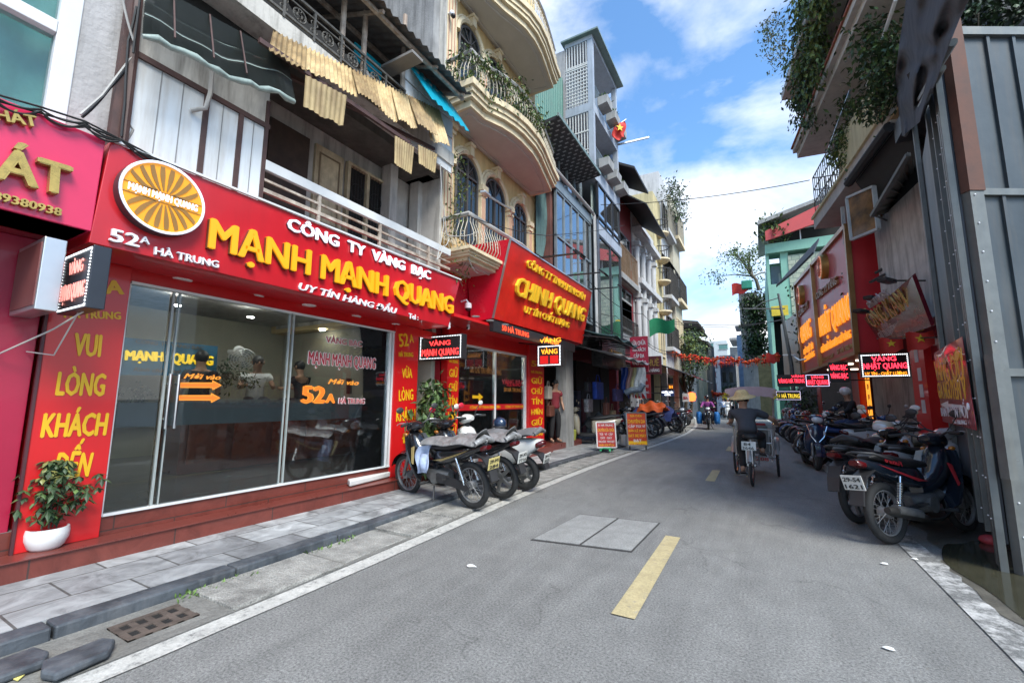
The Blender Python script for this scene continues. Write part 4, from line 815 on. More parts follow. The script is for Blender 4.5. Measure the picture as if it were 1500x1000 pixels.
def balcony(par, zb, outline, thick, railh, mat_edge, solid=0):
 n = len(outline); O = [V((x, y, 0)) for y, x in outline]
 def off(d):
  r = []
  for i, p in enumerate(O):
   t = (O[min(i+1, n-1)]-O[max(i-1, 0)]).normalized(); r.append(p+V((t.y, -t.x, 0))*d)
  r[0].y = O[0].y-d; r[-1].y = O[-1].y+d
  return r
 z = zb; slab = None
 for d, t in ((-.10, thick*.3), (-.03, thick*.2), (.0, thick*.22), (.045, thick*.28)):
  E = off(d); P = [V((XW+.002, E[0].y, z))]+[V((p.x, p.y, z)) for p in E]+[V((XW+.002, E[-1].y, z))]
  b = MB(); b.prism(P, (0, 0, t-.001));
  if slab is None: slab = b.build('balcony_slab', mat_edge, par)
  else: b.build('edge_moulding', mat_edge, slab)
  z += t
 E = off(-.14); P = [V((XW+.01, E[0].y+.05, zb-.004))]+[V((p.x, p.y, zb-.004)) for p in E]+[V((XW+.01, E[-1].y-.05, zb-.004))]
 b = MB(); b.prism(P, (0, 0, .003)); b.build('soffit_panel', UND, slab)
 for ins_ in (.12, ):
  E2 = off(-.14-.1); b = MB(); P2 = [V((XW+.08, E2[0].y+.1, zb-.012))]+[V((p.x, p.y, zb-.012)) for p in E2]+[V((XW+.08, E2[-1].y-.1, zb-.012))]
  b.tube(P2, .018, 5, closed=True); b.build('soffit_moulding', UND, slab)
 R_ = off(-.07); path = [V((XW+.03, R_[0].y, 0))]+R_+[V((XW+.03, R_[-1].y, 0))]
 rs = []; acc = 0.
 for p, q in zip(path, path[1:]):
  L = (q-p).length; s_ = acc
  while s_ < L: rs.append((p.lerp(q, s_/L), (q-p).normalized())); s_ += .085
  acc = s_-L
 zt_ = z+railh; b = MB()
 for p, t in rs:
  nrm = V((t.y, -t.x, 0));
  b.tube([V((p.x, p.y, z))+nrm*.0, V((p.x, p.y, z+railh*.22))+nrm*.075, V((p.x, p.y, z+railh*.5))+nrm*.06, V((p.x, p.y, z+railh*.8))-nrm*.01, V((p.x, p.y, zt_))], .009, 4, False)
 for k, (p, t) in enumerate(rs):
  if k % 2 == 0: nrm = V((t.y, -t.x, 0)); b.torus(V((p.x, p.y, z+railh*.42))+nrm*.065+t*.042, nrm, .036, .007, 8, 4)
 b.build('balusters', IRW, par)
 b = MB(); b.tube([V((p.x, p.y, zt_)) for p in path], .04, 6); b.build('top_rail', mat('grey_rail_top', (.36, .35, .33), .6, var=.2), par, smooth=50)
 return z, zt_, rs
out2 = [(5.66, -4.02), (5.95, -4.01), (6.17, -4.0), (6.35, -3.92), (6.52, -3.85), (6.8, -3.78), (7.11, -3.74), (7.62, -3.74), (8.0, -3.79), (8.32, -3.86), (8.87, -3.98), (9.44, -4.09)]
out3 = [(5.66, -4.1), (6.1, -4.08), (6.45, -4.06), (6.8, -3.98), (7.1, -3.88), (7.4, -3.80), (7.8, -3.77), (8.2, -3.80), (8.6, -3.87), (9.0, -3.95), (9.44, -4.02)]
_z2, zt2, rs2 = balcony(yw, 6.45, out2, .42, .62, CRM)
balcony(yw, 9.22, out3, .45, .62, CRM)
out1 = [(5.66, -4.02), (6.06, -4.02), (6.85, -4.0), (7.48, -3.96), (8.06, -4.02), (8.6, -4.1), (9.0, -4.22)]
_z1, zt1, rs1 = balcony(yw, 3.66, out1, .2, .60, CRM)
LEAF = mat('leaf_green', (.075, .13, .035), .55, var=.5, vs=9)
LEAFD = mat('leaf_dark', (.03, .062, .022), .55, var=.5, vs=7)
LEAFY = mat('leaf_yellow_green', (.15, .20, .045), .55, var=.4, vs=9)
TWIG = mat('twig', (.10, .085, .06), .8, var=.3)
def foliage(name, pts, n, size, mats, lab, cat='plant', spread=.18, down=.3, parent=None, stems=True, group=None):
 b = MB()
 for _ in range(n):
  c_, r_ = random.choice(pts); p = V(c_)+V((random.gauss(0, r_), random.gauss(0, r_), random.gauss(0, r_)))
  d = V((random.uniform(-1, 1), random.uniform(-1, 1), random.uniform(-1-down, 1-down))); b.m(random.randrange(len(mats))).leaf(p, d, V((random.uniform(-.5, .5), random.uniform(-.5, .5), 1)), size*random.uniform(.6, 1.3), size*random.uniform(.35, .55))
 k = len(mats)
 b.m(k)
 if stems:
  for c_, r_ in pts: b.tube([V(c_)+V((0, 0, -r_*1.6)), V(c_)+V((random.uniform(-r_, r_), random.uniform(-r_, r_), 0)), V(c_)+V((random.uniform(-r_, r_), random.uniform(-r_, r_), r_*1.4))], .006, 4)
 o = b.build(name, list(mats)+[TWIG], parent)
 return tag(o, lab, cat, group) if parent is None else o
foliage('hanging_plant', [((p.x+.05, p.y, _z2+.62-random.uniform(0, .7)), .09) for p, t in rs2[:34]], 1500, .085, (LEAF, LEAFY, LEAFD), 'green creeper hanging over the near corner of the middle yellow balcony', down=.8)
foliage('balcony_plant', [((p.x-.15, p.y, _z2+.62+random.uniform(-.1, .25)), .10) for p, t in rs2[38:80:3]], 380, .09, (LEAFD, LEAF), 'dark potted plants along the far part of the middle yellow balcony', down=-.4)
foliage('climbing_plant', [((-4.35+random.uniform(-.1, .1), 5.72+random.uniform(-.1, .3), z_), .09) for z_ in [3.4+.13*i for i in range(17)]], 330, .075, (LEAF, LEAFY), 'thin green shrub sprouting beside the lowest yellow balcony', down=0)
def cctv(p, d, lab):
 t_ = thing('security_camera', lab, 'camera', p); p = V(p); d = V(d)
 b = MB(); b.tube([p, p+V((.12, 0, .02)), p+V((.16, 0, -.04))], .018, 6); b.build('arm', WHI, t_)
 b = MB(); b.lathe([(.02, 0), (.06, -.02), (.065, -.09), (.06, -.11)], p+V((.16, 0, -.03)), 14, ZU); b.build('housing', WHI, t_, smooth=40)
 b = MB(); b.ell(p+V((.16, 0, -.14)), (.055, .055, .06), 12, 8); b.build('dome', BLK, t_, smooth=60); return t_
cctv(PYY(682, 445, 6.4)+V((-.1, 0, .05)), (1, 0, 0), 'white dome camera below the near end of the tilted red box sign')
for (px, py, y_, lab) in ((662, 20, 5.75, 'white camera high on the corner pilaster of the yellow house'), (655, 216, 5.75, 'white camera below the middle yellow balcony at the grey wall')):
 p = PYY(px, py, y_); t_ = thing('security_camera', lab, 'camera', p); b = MB(); b.ell(p, (.05, .05, .06)); b.cyl(p, p+V((-.1, .0, .03)), .025, 8); b.build('housing', WHI, t_, smooth=60); b = MB(); b.ell(p+V((.05, -.02, -.09)), .045); b.build('lens', BLK, t_, smooth=60)
for px, py in ((657, 479), (686, 480)):
 p = PYY(px, py, 5.6 if px < 670 else 6.4); t_ = thing('security_camera', 'small white camera hanging from the red soffit near the LED sign, '+('left' if px < 670 else 'right')+' one', 'camera', p); b = MB(); b.cyl(p+V((0, 0, .08)), p, .03, 10); b.ell(p, .035); b.build('housing', WHI, t_, smooth=60); b = MB(); b.cyl(p+V((0, -.02, 0)), p+V((0, -.04, -.01)), .02, 10); b.build('lens', BLK, t_)
b = MB(); P = [PX(752, 330, -4.5), PX(748, 306, -4.35), PX(736, 300, -4.2), PX(715, 287, -3.9)]; b.tube(P, .02, 6); t_ = thing('wall_lamp', 'grey street lamp on a bent arm reaching over the lowest yellow balcony', 'lamp', P[0]); b.build('arm', ALU, t_, smooth=50)
b = MB(); b.bar(P[3], P[3]+(P[3]-P[2]).normalized()*.35+V((0, 0, .02)), .1, .04); b.build('lamp_head', ALU, t_, bevel=.01)
for i, (px, py) in enumerate(((802, 362), (845, 395), (872, 417))):
 y_ = YC+1.3+i*1.5; p = V((-3.85, y_, tn.z+.05)); q = V((-3.05, y_+.05, tn.z+.02))
 t_ = thing('floodlight', 'black floodlight on an arm above the tilted red box sign, '+('nearest', 'middle', 'farthest')[i]+' of three', 'floodlight', p, group='floodlights above the tilted red box sign')
 b = MB(); b.bar(p, q, .02); b.bar(p+V((0, .08, 0)), q+V((0, .04, 0)), .015); b.build('arm', BLK, t_)
 b = MB(); b.prism([q+V((0, -.12, .02)), q+V((.13, -.12, -.09)), q+V((.13, .14, -.09)), q+V((0, .14, .02))], (.03, 0, .03)); b.build('lamp_head', BLK, t_)
sy = PX(790, 520, -4.2).y; ks0, ks1 = PYY(787, 537, sy), PYY(822, 504, sy)
t_ = thing('led_sign', 'small black LED sign with orange VÀNG lettering hung under the tilted red box sign', 'LED sign', (ks0+ks1)/2)
b = MB(); b.box(ks0.x, ks1.x, sy, sy+.12, ks0.z, ks1.z); b.build('case', BLK, t_)
b = MB(); leds(b, ks0.x+.03, ks1.x-.03, sy, ks0.z+.03, ks1.z-.03, 16, 14, .009); b.build('border_lights', LEDW, t_)
wk, hk = ks1.x-ks0.x, ks1.z-ks0.z
text('VÀNG', LEDO, t_, (ks0.x+wk*.17, sy-.001, ks0.z+hk*.58), (1, 0, 0), ZU, hk*.24, wk*.68, depth=.006, bold=.02)
text('VÀNG', LEDO, t_, (ks0.x+wk*.1, sy-.001, ks1.z+hk*.12), (1, 0, 0), ZU, hk*.2, wk*.9, depth=.006, bold=.02)
b = MB(); b.box(ks0.x+wk*.12, ks0.x+wk*.46, sy-.006, sy-.001, ks0.z+hk*.12, ks0.z+hk*.5); b.box(ks0.x+wk*.54, ks0.x+wk*.88, sy-.006, sy-.001, ks0.z+hk*.12, ks0.z+hk*.5); b.build('led_field', emit('led_deep_red', (.5, .01, .01), .35), t_)
b = MB(); b.bar((ks1.x, sy+.06, ks1.z-.05), (XW, sy+.06, ks1.z+.1), .025); b.bar((ks0.x+.1, sy+.06, ks1.z), (ks0.x+.1, sy+.06, 2.72), .02); b.build('bracket', BLK, t_)
# ================================================================ REST OF THE LEFT ROW
STEEL = mat('blue_grey_steel', (.20, .24, .26), .45, metal=.3, var=.2, vs=4)
GRNM = mat('green_corrugated', (.05, .16, .125), .5, var=.15, vs=3)
REFG = glass('reflective_window', (.35, .42, .44), 2.6, .05)
WGRL = mat('white_grille', (.60, .60, .58), .5, var=.1)
DTEAL = mat('dark_room_teal', (.035, .045, .045), .8, var=.3)
def ribs(b, x, y0, y1, z0, z1, n, d=.03):
 for i in range(n): y_ = y0+(y1-y0)*(i+.5)/n; w_ = (y1-y0)/n; b.add([(x, y_-w_/2, z0), (x+d, y_-w_*.25, z0), (x+d, y_+w_*.1, z0), (x, y_+w_*.35, z0), (x, y_-w_/2, z1), (x+d, y_-w_*.25, z1), (x+d, y_+w_*.1, z1), (x, y_+w_*.35, z1)], [(0, 1, 5, 4), (1, 2, 6, 5), (2, 3, 7, 6), (4, 5, 6, 7)])
def ribsx(b, y, x0, x1, z0, z1, n, d=.03):
 for i in range(n): a = x0+(x1-x0)*(i+.5)/n; w_ = (x1-x0)/n; b.hexa([(a-w_*.35, y, z0), (a+w_*.35, y, z0), (a+w_*.2, y-d, z0), (a-w_*.2, y-d, z0), (a-w_*.35, y, z1), (a+w_*.35, y, z1), (a+w_*.2, y-d, z1), (a-w_*.2, y-d, z1)])
g3 = -4.45
pg3 = lambda x, y: PX(x, y, g3)
gb = thing('terraced_house', 'blue grey steel and glass house with a patterned eave next to the yellow house', 'building', (-7, 11.2, 0))
yG0, yG1 = pg3(814, 300).y, pg3(864, 330).y
zG1 = pg3(840, 305).z; zG0 = 3.7
b = MB(); b.box(-5.0, -12, 9.58, yG1+.1, 3.42, 9.0); b.build('wall', DTEAL, gb)
def glazing(par, x, y0, y1, z0, z1, n, rows=(), fm=STEEL, gm=REFG, w_=.05):
 b = MB()
 for i in range(n+1): y_ = y0+(y1-y0)*i/n; b.box(x-.04, x+.03, y_-w_/2, y_+w_/2, z0, z1)
 for z_ in (z0, z1)+tuple(rows): b.box(x-.041, x+.032, y0-w_/2, y1+w_/2, z_-w_/2, z_+w_/2)
 o = b.build('window_frame', fm, par)
 for i in range(n):
  b = MB(); b.box(x-.012, x-.004, y0+(y1-y0)*i/n+w_/2, y0+(y1-y0)*(i+1)/n-w_/2, z0+w_/2, z1-w_/2); b.build('pane', gm, o)
zr_ = pg3(840, 365).z
glazing(gb, g3, yG0, yG1, zG0, zG1, 5, (zr_,))
b = MB(); b.box(g3-.15, g3-.2, yG0, yG1, zG0, zG1); b.build('curtain', mat('grey_curtain', (.22, .26, .27), .8, var=.4, vs=1.2), gb)
b = MB(); b.box(g3-.5, g3+.05, 9.9, yG1+.1, zG1+.03, zG1+.32); b.build('spandrel', STEEL, gb)
b = MB(); b.tube([(g3+.12, 9.3, zG1+.42), (g3+.12, yG1-.1, zG1+.38), (g3+.14, yG1+.05, zG1+.3), (g3+.14, yG1+.08, 3.2)], .05, 7); b.build('rain_pipe', mat('white_pipe', (.5, .5, .49), .5, streak=.4), gb, smooth=50)
zU0, zU1 = zG1+.5, pg3(862, 255).z-.1
glazing(gb, g3-.3, 9.9, yG1+.05, zU0, zU1, 5, fm=STEEL)
b = MB(); b.box(g3-.45, g3-.5, 9.6, yG1, zU0, zU1); b.build('curtain', mat('grey_curtain', (.22, .26, .27), .8), gb)
PAT = bpy.data.materials.new('dashed_soffit'); PAT.use_nodes = True; t = PAT.node_tree; q_ = t.nodes['Principled BSDF']; tcn = nd(t, 'ShaderNodeTexCoord'); bt = nd(t, 'ShaderNodeTexBrick'); bt.inputs['Scale'].default_value = 1; bt.inputs['Brick Width'].default_value = .2; bt.inputs['Row Height'].default_value = .16; bt.inputs['Mortar Size'].default_value = .055; bt.inputs['Color1'].default_value = (.3, .31, .33, 1); bt.inputs['Color2'].default_value = (.34, .35, .37, 1); bt.inputs['Mortar'].default_value = (.03, .03, .035, 1); lk(t, tcn.outputs['Object'], bt.inputs[0]); lk(t, bt.outputs[0], q_.inputs['Base Color'])
o0_, o1_ = PX(818, 172, -4.0), PX(879, 256, -4.0)
b = MB(); zo = (o0_.z+o1_.z)/2; b.hexa([(g3-.4, o0_.y, zo-.12), (-4.0, o0_.y, zo-.02), (-4.0, o1_.y, zo-.02), (g3-.4, o1_.y, zo-.12), (g3-.4, o0_.y, zo-.0), (-4.0, o0_.y, zo+.06), (-4.0, o1_.y, zo+.06), (g3-.4, o1_.y, zo)]); ev = b.build('eave', PAT, gb)
b = MB(); b.bar((-3.99, o0_.y-.05, zo+.04), (-3.99, o1_.y, zo+.04), .05, .09); b.build('gutter', mat('green_grey_steel', (.16, .22, .21), .5), ev)
b = MB(); b.box(g3-.9, -12, 9.58, yG1+.1, 9.0, 9.9); b.build('wall', PLG, gb)
b = MB(); b.box(g3-.9, -11, 9.7, yG1+.05, 9.9, 12.4); ribs(b, g3-.9, 9.7, yG1, 9.9, 12.4, 22); ribsx(b, 9.7, -11, g3-.9, 9.9, 12.4, 40); b.build('corrugated_wall', GRNM, gb)
b = MB(); p = PX(806, 320, -4.6); b.box(-4.55, -4.75, p.y-.12, p.y+.05, 2.8, zG1); b.build('column', mat('red_brown_column', (.14, .06, .05), .7, var=.3, streak=.5), gb)
b = MB(); P, Q = PX(783, 290, -4.7), PX(803, 330, -4.7); b.grid(lambda u, v: V((-4.66+.03*sin(u*25), P.y+(Q.y-P.y)*u*(1-.5*v*v), zG1-.05-1.9*v)), 30, 6); b.build('curtain', mat('teal_cloth', (.06, .12, .12), .8, var=.3), gb, smooth=60)
g4 = -4.30
pg4 = lambda x, y: PX(x, y, g4)
tb = thing('terraced_house', 'tall pale blue grey house with planter balconies and white grilles', 'building', (-7, 14.5, 0))
y40 = yG1+.14; y41 = pg4(908, 300).y
BG = mat('pale_blue_tile', (.36, .40, .46), .5, var=.12, vs=2, streak=.4)
zt4 = PX(880, 78, g4).z
fl1, fl2 = pg4(870, 150).z, pg4(877, 250).z
b = MB(); b.box(g4-1.0, -12, y40, y41, 3.42, zt4-.2); b.build('wall', PLG, tb)
for z_, h in ((zt4, .16), (fl1, .30), (fl2, .45)): b = MB(); b.box(g4-1.0, g4, y40, y41, z_-h, z_); b.build('floor_slab', BG, tb)
for y_ in (y40+.09, y41-.09): b = MB(); b.box(g4-.18, g4-.002, y_-.088, y_+.088, fl2-.44, zt4-.17); b.build('column', BG, tb)
b = MB(); b.box(g4-1.1, g4+.25, y40-.15, y41+.1, zt4+.001, zt4+.06); b.build('roof', mat('green_grey_steel', (.16, .22, .21), .5), tb)
for k, (za_, zb_2) in enumerate(((fl2, fl1-.3), (fl1, zt4-.17))):
 b = MB(); n_ = 8; xs = [g4-.95+.72*i/(n_-1) for i in range(n_)]
 for x_ in xs: b.bar((x_, y40+.03, za_+.02), (x_, y40+.03, zb_2), .028)
 for i in range(12 if k else 5): z_ = za_+.1+i*.13; b.bar((g4-.98, y40+.02, z_), (g4-.18, y40+.02, z_), .03)
 b.bar((g4-.98, y40+.02, (za_+zb_2)/2+.3), (g4-.18, y40+.02, (za_+zb_2)/2+.3), .04); b.build('grille', WGRL, tb)
 b = MB()
 for i in range(26): y_ = y40+.25+(y41-y40-.5)*i/25; b.bar((g4-.03, y_, za_), (g4-.03, y_, za_+.75), .016)
 b.bar((g4-.03, y40+.2, za_+.75), (g4-.03, y41-.2, za_+.75), .03); b.build('railing', STEEL, tb)
 for i in range(3):
  y_ = y40+.75+i*.95; b = MB(); b.prism([(g4+.0, y_-.3, za_+.1), (g4+.34, y_-.3, za_+.16), (g4+.36, y_-.3, za_+.44), (g4+.0, y_-.3, za_+.44)], (0, .6, 0)); o = b.build('planter', mat('grey_planter', (.33, .33, .32), .7, streak=.5), tb, bevel=.01)
  b = MB()
  for _ in range(60): b.leaf((g4+.18+random.uniform(-.12, .12), y_+random.uniform(-.28, .28), za_+.44), (random.uniform(-1, 1), random.uniform(-1, 1), random.uniform(.3, 1.3)), ZU, random.uniform(.08, .2), .05)
  b.build('plant_leaves', LEAF, o)
FLAGR = mat('red_flag', (.55, .03, .02), .7, var=.1); FLAGY = mat('yellow_star', (.8, .55, .03), .6)
def star(b, c_, r_, ax1, ax2, d):
 P = [V(c_)+V(ax1)*(r_*(1 if i % 2 == 0 else .4)*sin(pi*i/5))+V(ax2)*(r_*(1 if i % 2 == 0 else .4)*cos(pi*i/5)) for i in range(10)]; b.prism(P, d)
fp_ = pg4(893, 195); t_ = thing('flag', 'red flag with yellow star drooping from the balcony of the tall blue grey house', 'flag', fp_)
b = MB(); b.bar(fp_+V((-.1, -.2, -.1)), fp_+V((.55, .3, .55)), .03); b.build('pole', WHI, t_)
b = MB(); b.grid(lambda u, v: fp_+V((.5-.35*u+.05*sin(v*6), .25-.3*u+.06*sin(u*9+v*4), .48-.3*u-.7*v*(1-.3*u)+.05*sin(u*8))), 10, 8); b.build('cloth', FLAGR, t_, smooth=80)
b = MB(); star(b, fp_+V((.37, .02, .1)), .16, (.7, .7, 0), (0, 0, 1), (.02, -.02, 0)); b.build('star', FLAGY, t_)
b = MB(); P = PX(905, 212, g4); b.bar(P, P+V((1.1, .5, .25)), .06); tag(b.build('flag_pole', ALU), 'bare grey pole sticking out from the tall blue grey house', 'pole')
zg = [fl2-.45, pg4(885, 345).z, pg4(890, 385).z, 3.35]
glazing(tb, g4-.02, y40+.3, y41-.15, zg[1]+.25, zg[0]-.02, 3, (zg[0]-1.2,), fm=BLK, gm=REFG, w_=.07)
b = MB(); b.box(g4-.05, g4+.02, y40+.1, y41, zg[1]-.15, zg[1]+.2); b.build('spandrel', BG, tb)
glazing(tb, g4-.02, y40+.3, y41-.15, zg[3], zg[1]-.18, 2, (), fm=BLK, gm=REFG, w_=.08)
b = MB()
for z0_, z1_ in ((zg[1]+.25, zg[0]), (zg[3], zg[1]-.2)): b.grid(lambda u, v: V((g4-.25+.05*sin(u*40), y40+.3+(y41-y40-.4)*u, z0_+(z1_-z0_)*v)), 60, 1)
b.build('curtain', mat('pale_green_curtain', (.26, .31, .28), .8, var=.3, vs=1), tb, smooth=60)
b = MB(); b.box(g4-.9, g4+.03, y40, y40+.22, zg[3]-.3, zg[0]-1.4); b.box(g4-.3, g4+.05, y40+.22, y41, zg[3]-.9, zg[3]-.04); b.build('black_stone', mat('black_granite', (.045, .047, .05), .3, var=.3, vs=8), tb)
text('HÀ TRUNG', mat('bronze_letter', (.28, .16, .05), .4, metal=.5), tb, (g4+.052, y40+.9, zg[3]-.5), (0, 1, 0), ZU, .2, 1.6, depth=.02)
def win_rect(par, x, y0, y1, z0, z1, fm, gm=GD, n=2):
 b = MB(); b.box(x-.02, x+.006, y0, y1, z0, z1); o = b.build('window', gm, par)
 b = MB()
 for i in range(n+1): y_ = y0+(y1-y0)*i/n; b.box(x+.0065, x+.06, y_-.035, y_+.035, z0, z1)
 for z_ in (z0, z1): b.box(x+.0062, x+.07, y0-.06, y1+.06, z_-.04, z_+.04)
 b.build('frame', fm, o)
def rail(b, x, y0, y1, z0, z1, n, w_=.02):
 for i in range(n+1): y_ = y0+(y1-y0)*i/n; b.bar((x, y_, z0), (x, y_, z1), w_)
 b.bar((x, y0, z1), (x, y1, z1), w_*1.8); b.bar((x, y0, z0+.05), (x, y1, z0+.05), w_*1.3)
def row_house(lab, x, y0, y1, zt, wm, storeys, depth=8, group=None, tm=None):
 h = thing('terraced_house', lab, 'building', (x-depth/2, (y0+y1)/2, 0), group=group); tm = tm or CRM
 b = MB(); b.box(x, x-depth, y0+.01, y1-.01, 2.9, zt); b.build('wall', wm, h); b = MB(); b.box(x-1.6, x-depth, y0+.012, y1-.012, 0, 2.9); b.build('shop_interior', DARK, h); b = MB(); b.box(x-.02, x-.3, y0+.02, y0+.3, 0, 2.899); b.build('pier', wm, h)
 for st_ in storeys:
  k = st_[0]; z0, z1 = st_[1], st_[2]
  if k == 'win':
   n = st_[3]
   for i in range(n): w_ = (y1-y0)/n; win_rect(h, x, y0+w_*i+w_*.2, y0+w_*(i+1)-w_*.2, z0, z1, tm)
  elif k == 'arch':
   n = st_[3]
   for i in range(n): w_ = (y1-y0)/n; arch_window(h, y0+w_*(i+.5), w_*.55, z0, z1, x, GD, FRD, tm)
  elif k == 'balc':
   d = st_[3]; b = MB(); b.box(x, x+d, y0+.05, y1-.05, z0-.22, z0); s_ = b.build('balcony_slab', tm, h); b = MB(); b.box(x+.001, x+d-.12, y0+.1, y1-.1, z0-.24, z0-.221); b.build('soffit', UND, s_)
   b = MB(); rail(b, x+d-.05, y0+.08, y1-.08, z0, z1, int((y1-y0)*7)); rx_ = int(d*7)
   for yy in (y0+.08, y1-.08):
    for i in range(rx_): b.bar((x+d*i/rx_, yy, z0), (x+d*i/rx_, yy, z1), .02)
    b.bar((x, yy, z1), (x+d-.05, yy, z1), .035)
   b.build('railing', st_[4] if len(st_) > 4 else IRW, h)
   win_rect(h, x, y0+(y1-y0)*.2, y1-(y1-y0)*.2, z0, z0+1.9, FRD)
  elif k == 'awn':
   d = st_[3]; b = MB(); b.hexa([(x, y0-.05, z1-.04), (x+d, y0-.05, z0-.04), (x+d, y1+.05, z0-.04), (x, y1+.05, z1-.04), (x, y0-.05, z1), (x+d, y0-.05, z0), (x+d, y1+.05, z0), (x, y1+.05, z1)]); b.build('awning', st_[4], h)
  elif k == 'band':
   b = MB(); b.box(x, x+st_[3], y0, y1, z0, z1); b.build('band', st_[4], h)
 return h
BLKAW = mat('black_awning', (.025, .027, .03), .7, var=.3, vs=3); REDW = mat('dull_red_wall', (.20, .025, .03), .7, var=.15, vs=1.5); CREAM2 = mat('cream_wall', (.46, .42, .32), .85, var=.15, vs=1.5, streak=.6); WHITEW = mat('white_wall', (.50, .50, .50), .8, var=.12, vs=2, streak=.5); GREYW = mat('grey_wall', (.30, .30, .29), .9, var=.2, vs=2, streak=.6); DGREY = mat('dark_grey_wall', (.10, .10, .105), .8, var=.2, streak=.4)
DKIRON = mat('dark_iron', (.05, .045, .04), .6)
x5 = -4.3
Y = lambda px: PX(px, 450, x5).y
ya_, yb_, yc_, yd_, ye_, yf_ = y41+.02, Y(938), Y(968), Y(978), Y(989), Y(999)
z5 = lambda px, py: PX(px, py, x5).z
h = row_house('narrow red walled house with black awnings beyond the blue grey house', x5-.3, ya_, yb_, z5(925, 285), REDW, [('balc', z5(925, 410), z5(925, 372), .3, mat('brown_lattice', (.25, .16, .09), .7)), ('arch', z5(925, 408), z5(925, 362), 1), ('win', z5(925, 480), z5(925, 440), 1), ('balc', z5(925, 492), z5(925, 468), .25, DKIRON)], tm=GREYW)
b = MB(); q0_, q1_ = PX(914, 232, -4.3), PX(936, 272, -3.6); b.hexa([(-5.3, ya_, q0_.z-.1), (-3.7, ya_, q0_.z-1.0), (-3.7, yb_-.4, q0_.z-1.0), (-5.3, yb_-.4, q0_.z-.1), (-5.3, ya_, q0_.z), (-3.7, ya_, q0_.z-.9), (-3.7, yb_-.4, q0_.z-.9), (-5.3, yb_-.4, q0_.z)]); b.build('awning', BLKAW, h)
zq = z5(930, 330); b = MB(); b.hexa([(-4.6, ya_+.5, zq+.9), (-3.4, ya_+.5, zq), (-3.4, yb_+2, zq), (-4.6, yb_+2, zq+.9), (-4.6, ya_+.5, zq+.96), (-3.4, ya_+.5, zq+.06), (-3.4, yb_+2, zq+.06), (-4.6, yb_+2, zq+.96)]); b.build('awning', BLKAW, h)
zt5 = z5(925, 245)
b = MB(); b.box(x5-.35, -9, ya_, yb_, z5(925, 285)+.01, zt5); b.build('upper_wall', mat('blue_tarp_wall', (.03, .05, .1), .7), h)
zt6 = z5(950, 330)
wa = row_house('white house with slender columns and pointed arches in the left row', x5-.25, yb_+.02, yc_, zt6, WHITEW, [], tm=WHITEW)
for (z0, z1) in ((z5(950, 505), z5(950, 440)), (z5(950, 425), z5(950, 372))):
 for i in range(4):
  w_ = (yc_-yb_)/4; arch_window(wa, yb_+w_*(i+.5), w_*.62, z0, z1, x5-.25, GD, FRD, WHITEW)
  b = MB(); b.cyl((x5-.12, yb_+w_*i+.14, z0-.5), (x5-.12, yb_+w_*i+.14, z1-.2), .12, 10); b.box(x5-.27, x5+.06, yb_+w_*i-.02, yb_+w_*i+.3, z1-.2, z1-.02); b.build('column', WHITEW, wa)
 b = MB(); b.box(x5-.25, x5+.1, yb_+.05, yc_, z1+.45, z1+.7); b.build('cornice', WHITEW, wa)
b = MB(); b.box(x5-.25, x5+.0, yb_+.05, yc_, z5(950, 530), z5(950, 508)); b.build('cornice', WHITEW, wa)
h = row_house('pale yellow house with small round balconies in the left row', x5-.2, yc_+.02, yd_, z5(972, 300), mat('pale_yellow_wall', (.52, .44, .24), .85, var=.12, streak=.4), [('win', z5(973, 520), z5(973, 480), 1)])
for py in (345, 380, 410, 452):
 z_ = z5(972, py); b = MB(); b.lathe([(.35, 0), (.5, .12), (.5, .2), (.45, .21)], (x5-.1, (yc_+yd_)/2, z_-.3), 20, ZU); s_ = b.build('round_balcony', CRM, h, smooth=40)
 b = MB(); cpt = V((x5-.1, (yc_+yd_)/2, 0))
 for i in range(20): a = 2*pi*i/20; b.bar(cpt+V((.46*cos(a), .46*sin(a), z_-.1)), cpt+V((.46*cos(a), .46*sin(a), z_+.55)), .03)
 b.torus(cpt+V((0, 0, z_+.55)), ZU, .46, .03, 20, 5); b.build('railing', DKIRON, s_)
h = row_house('grey white house with deep stacked balconies in the left row', x5-.2, yd_+.02, ye_, z5(985, 285), WHITEW, [('balc', z5(985, 355), z5(985, 320), .45), ('balc', z5(985, 440), z5(985, 405), .45, DKIRON), ('balc', z5(985, 510), z5(985, 480), .4, DKIRON), ('awn', z5(985, 400), z5(985, 385), .5, BLKAW)], tm=WHITEW)
h2 = row_house('cream house with moulded balconies past the stacked balconies', x5, ye_+.02, yf_, z5(993, 310), CREAM2, [('balc', z5(995, 365), z5(995, 335), .4), ('balc', z5(995, 445), z5(995, 418), .4, DKIRON), ('win', z5(995, 510), z5(995, 470), 2)])
foliage('rooftop_tree', [((x5+.6, ye_-2+random.uniform(-1.5, 1.5), z5(985, 318)+random.uniform(-.6, .6)), .3) for _ in range(14)], 900, .18, (LEAF, LEAFD, mat('leaf_grey', (.16, .18, .13), .6, var=.4)), 'small grey green tree on the rooftop of the balcony house', cat='tree')
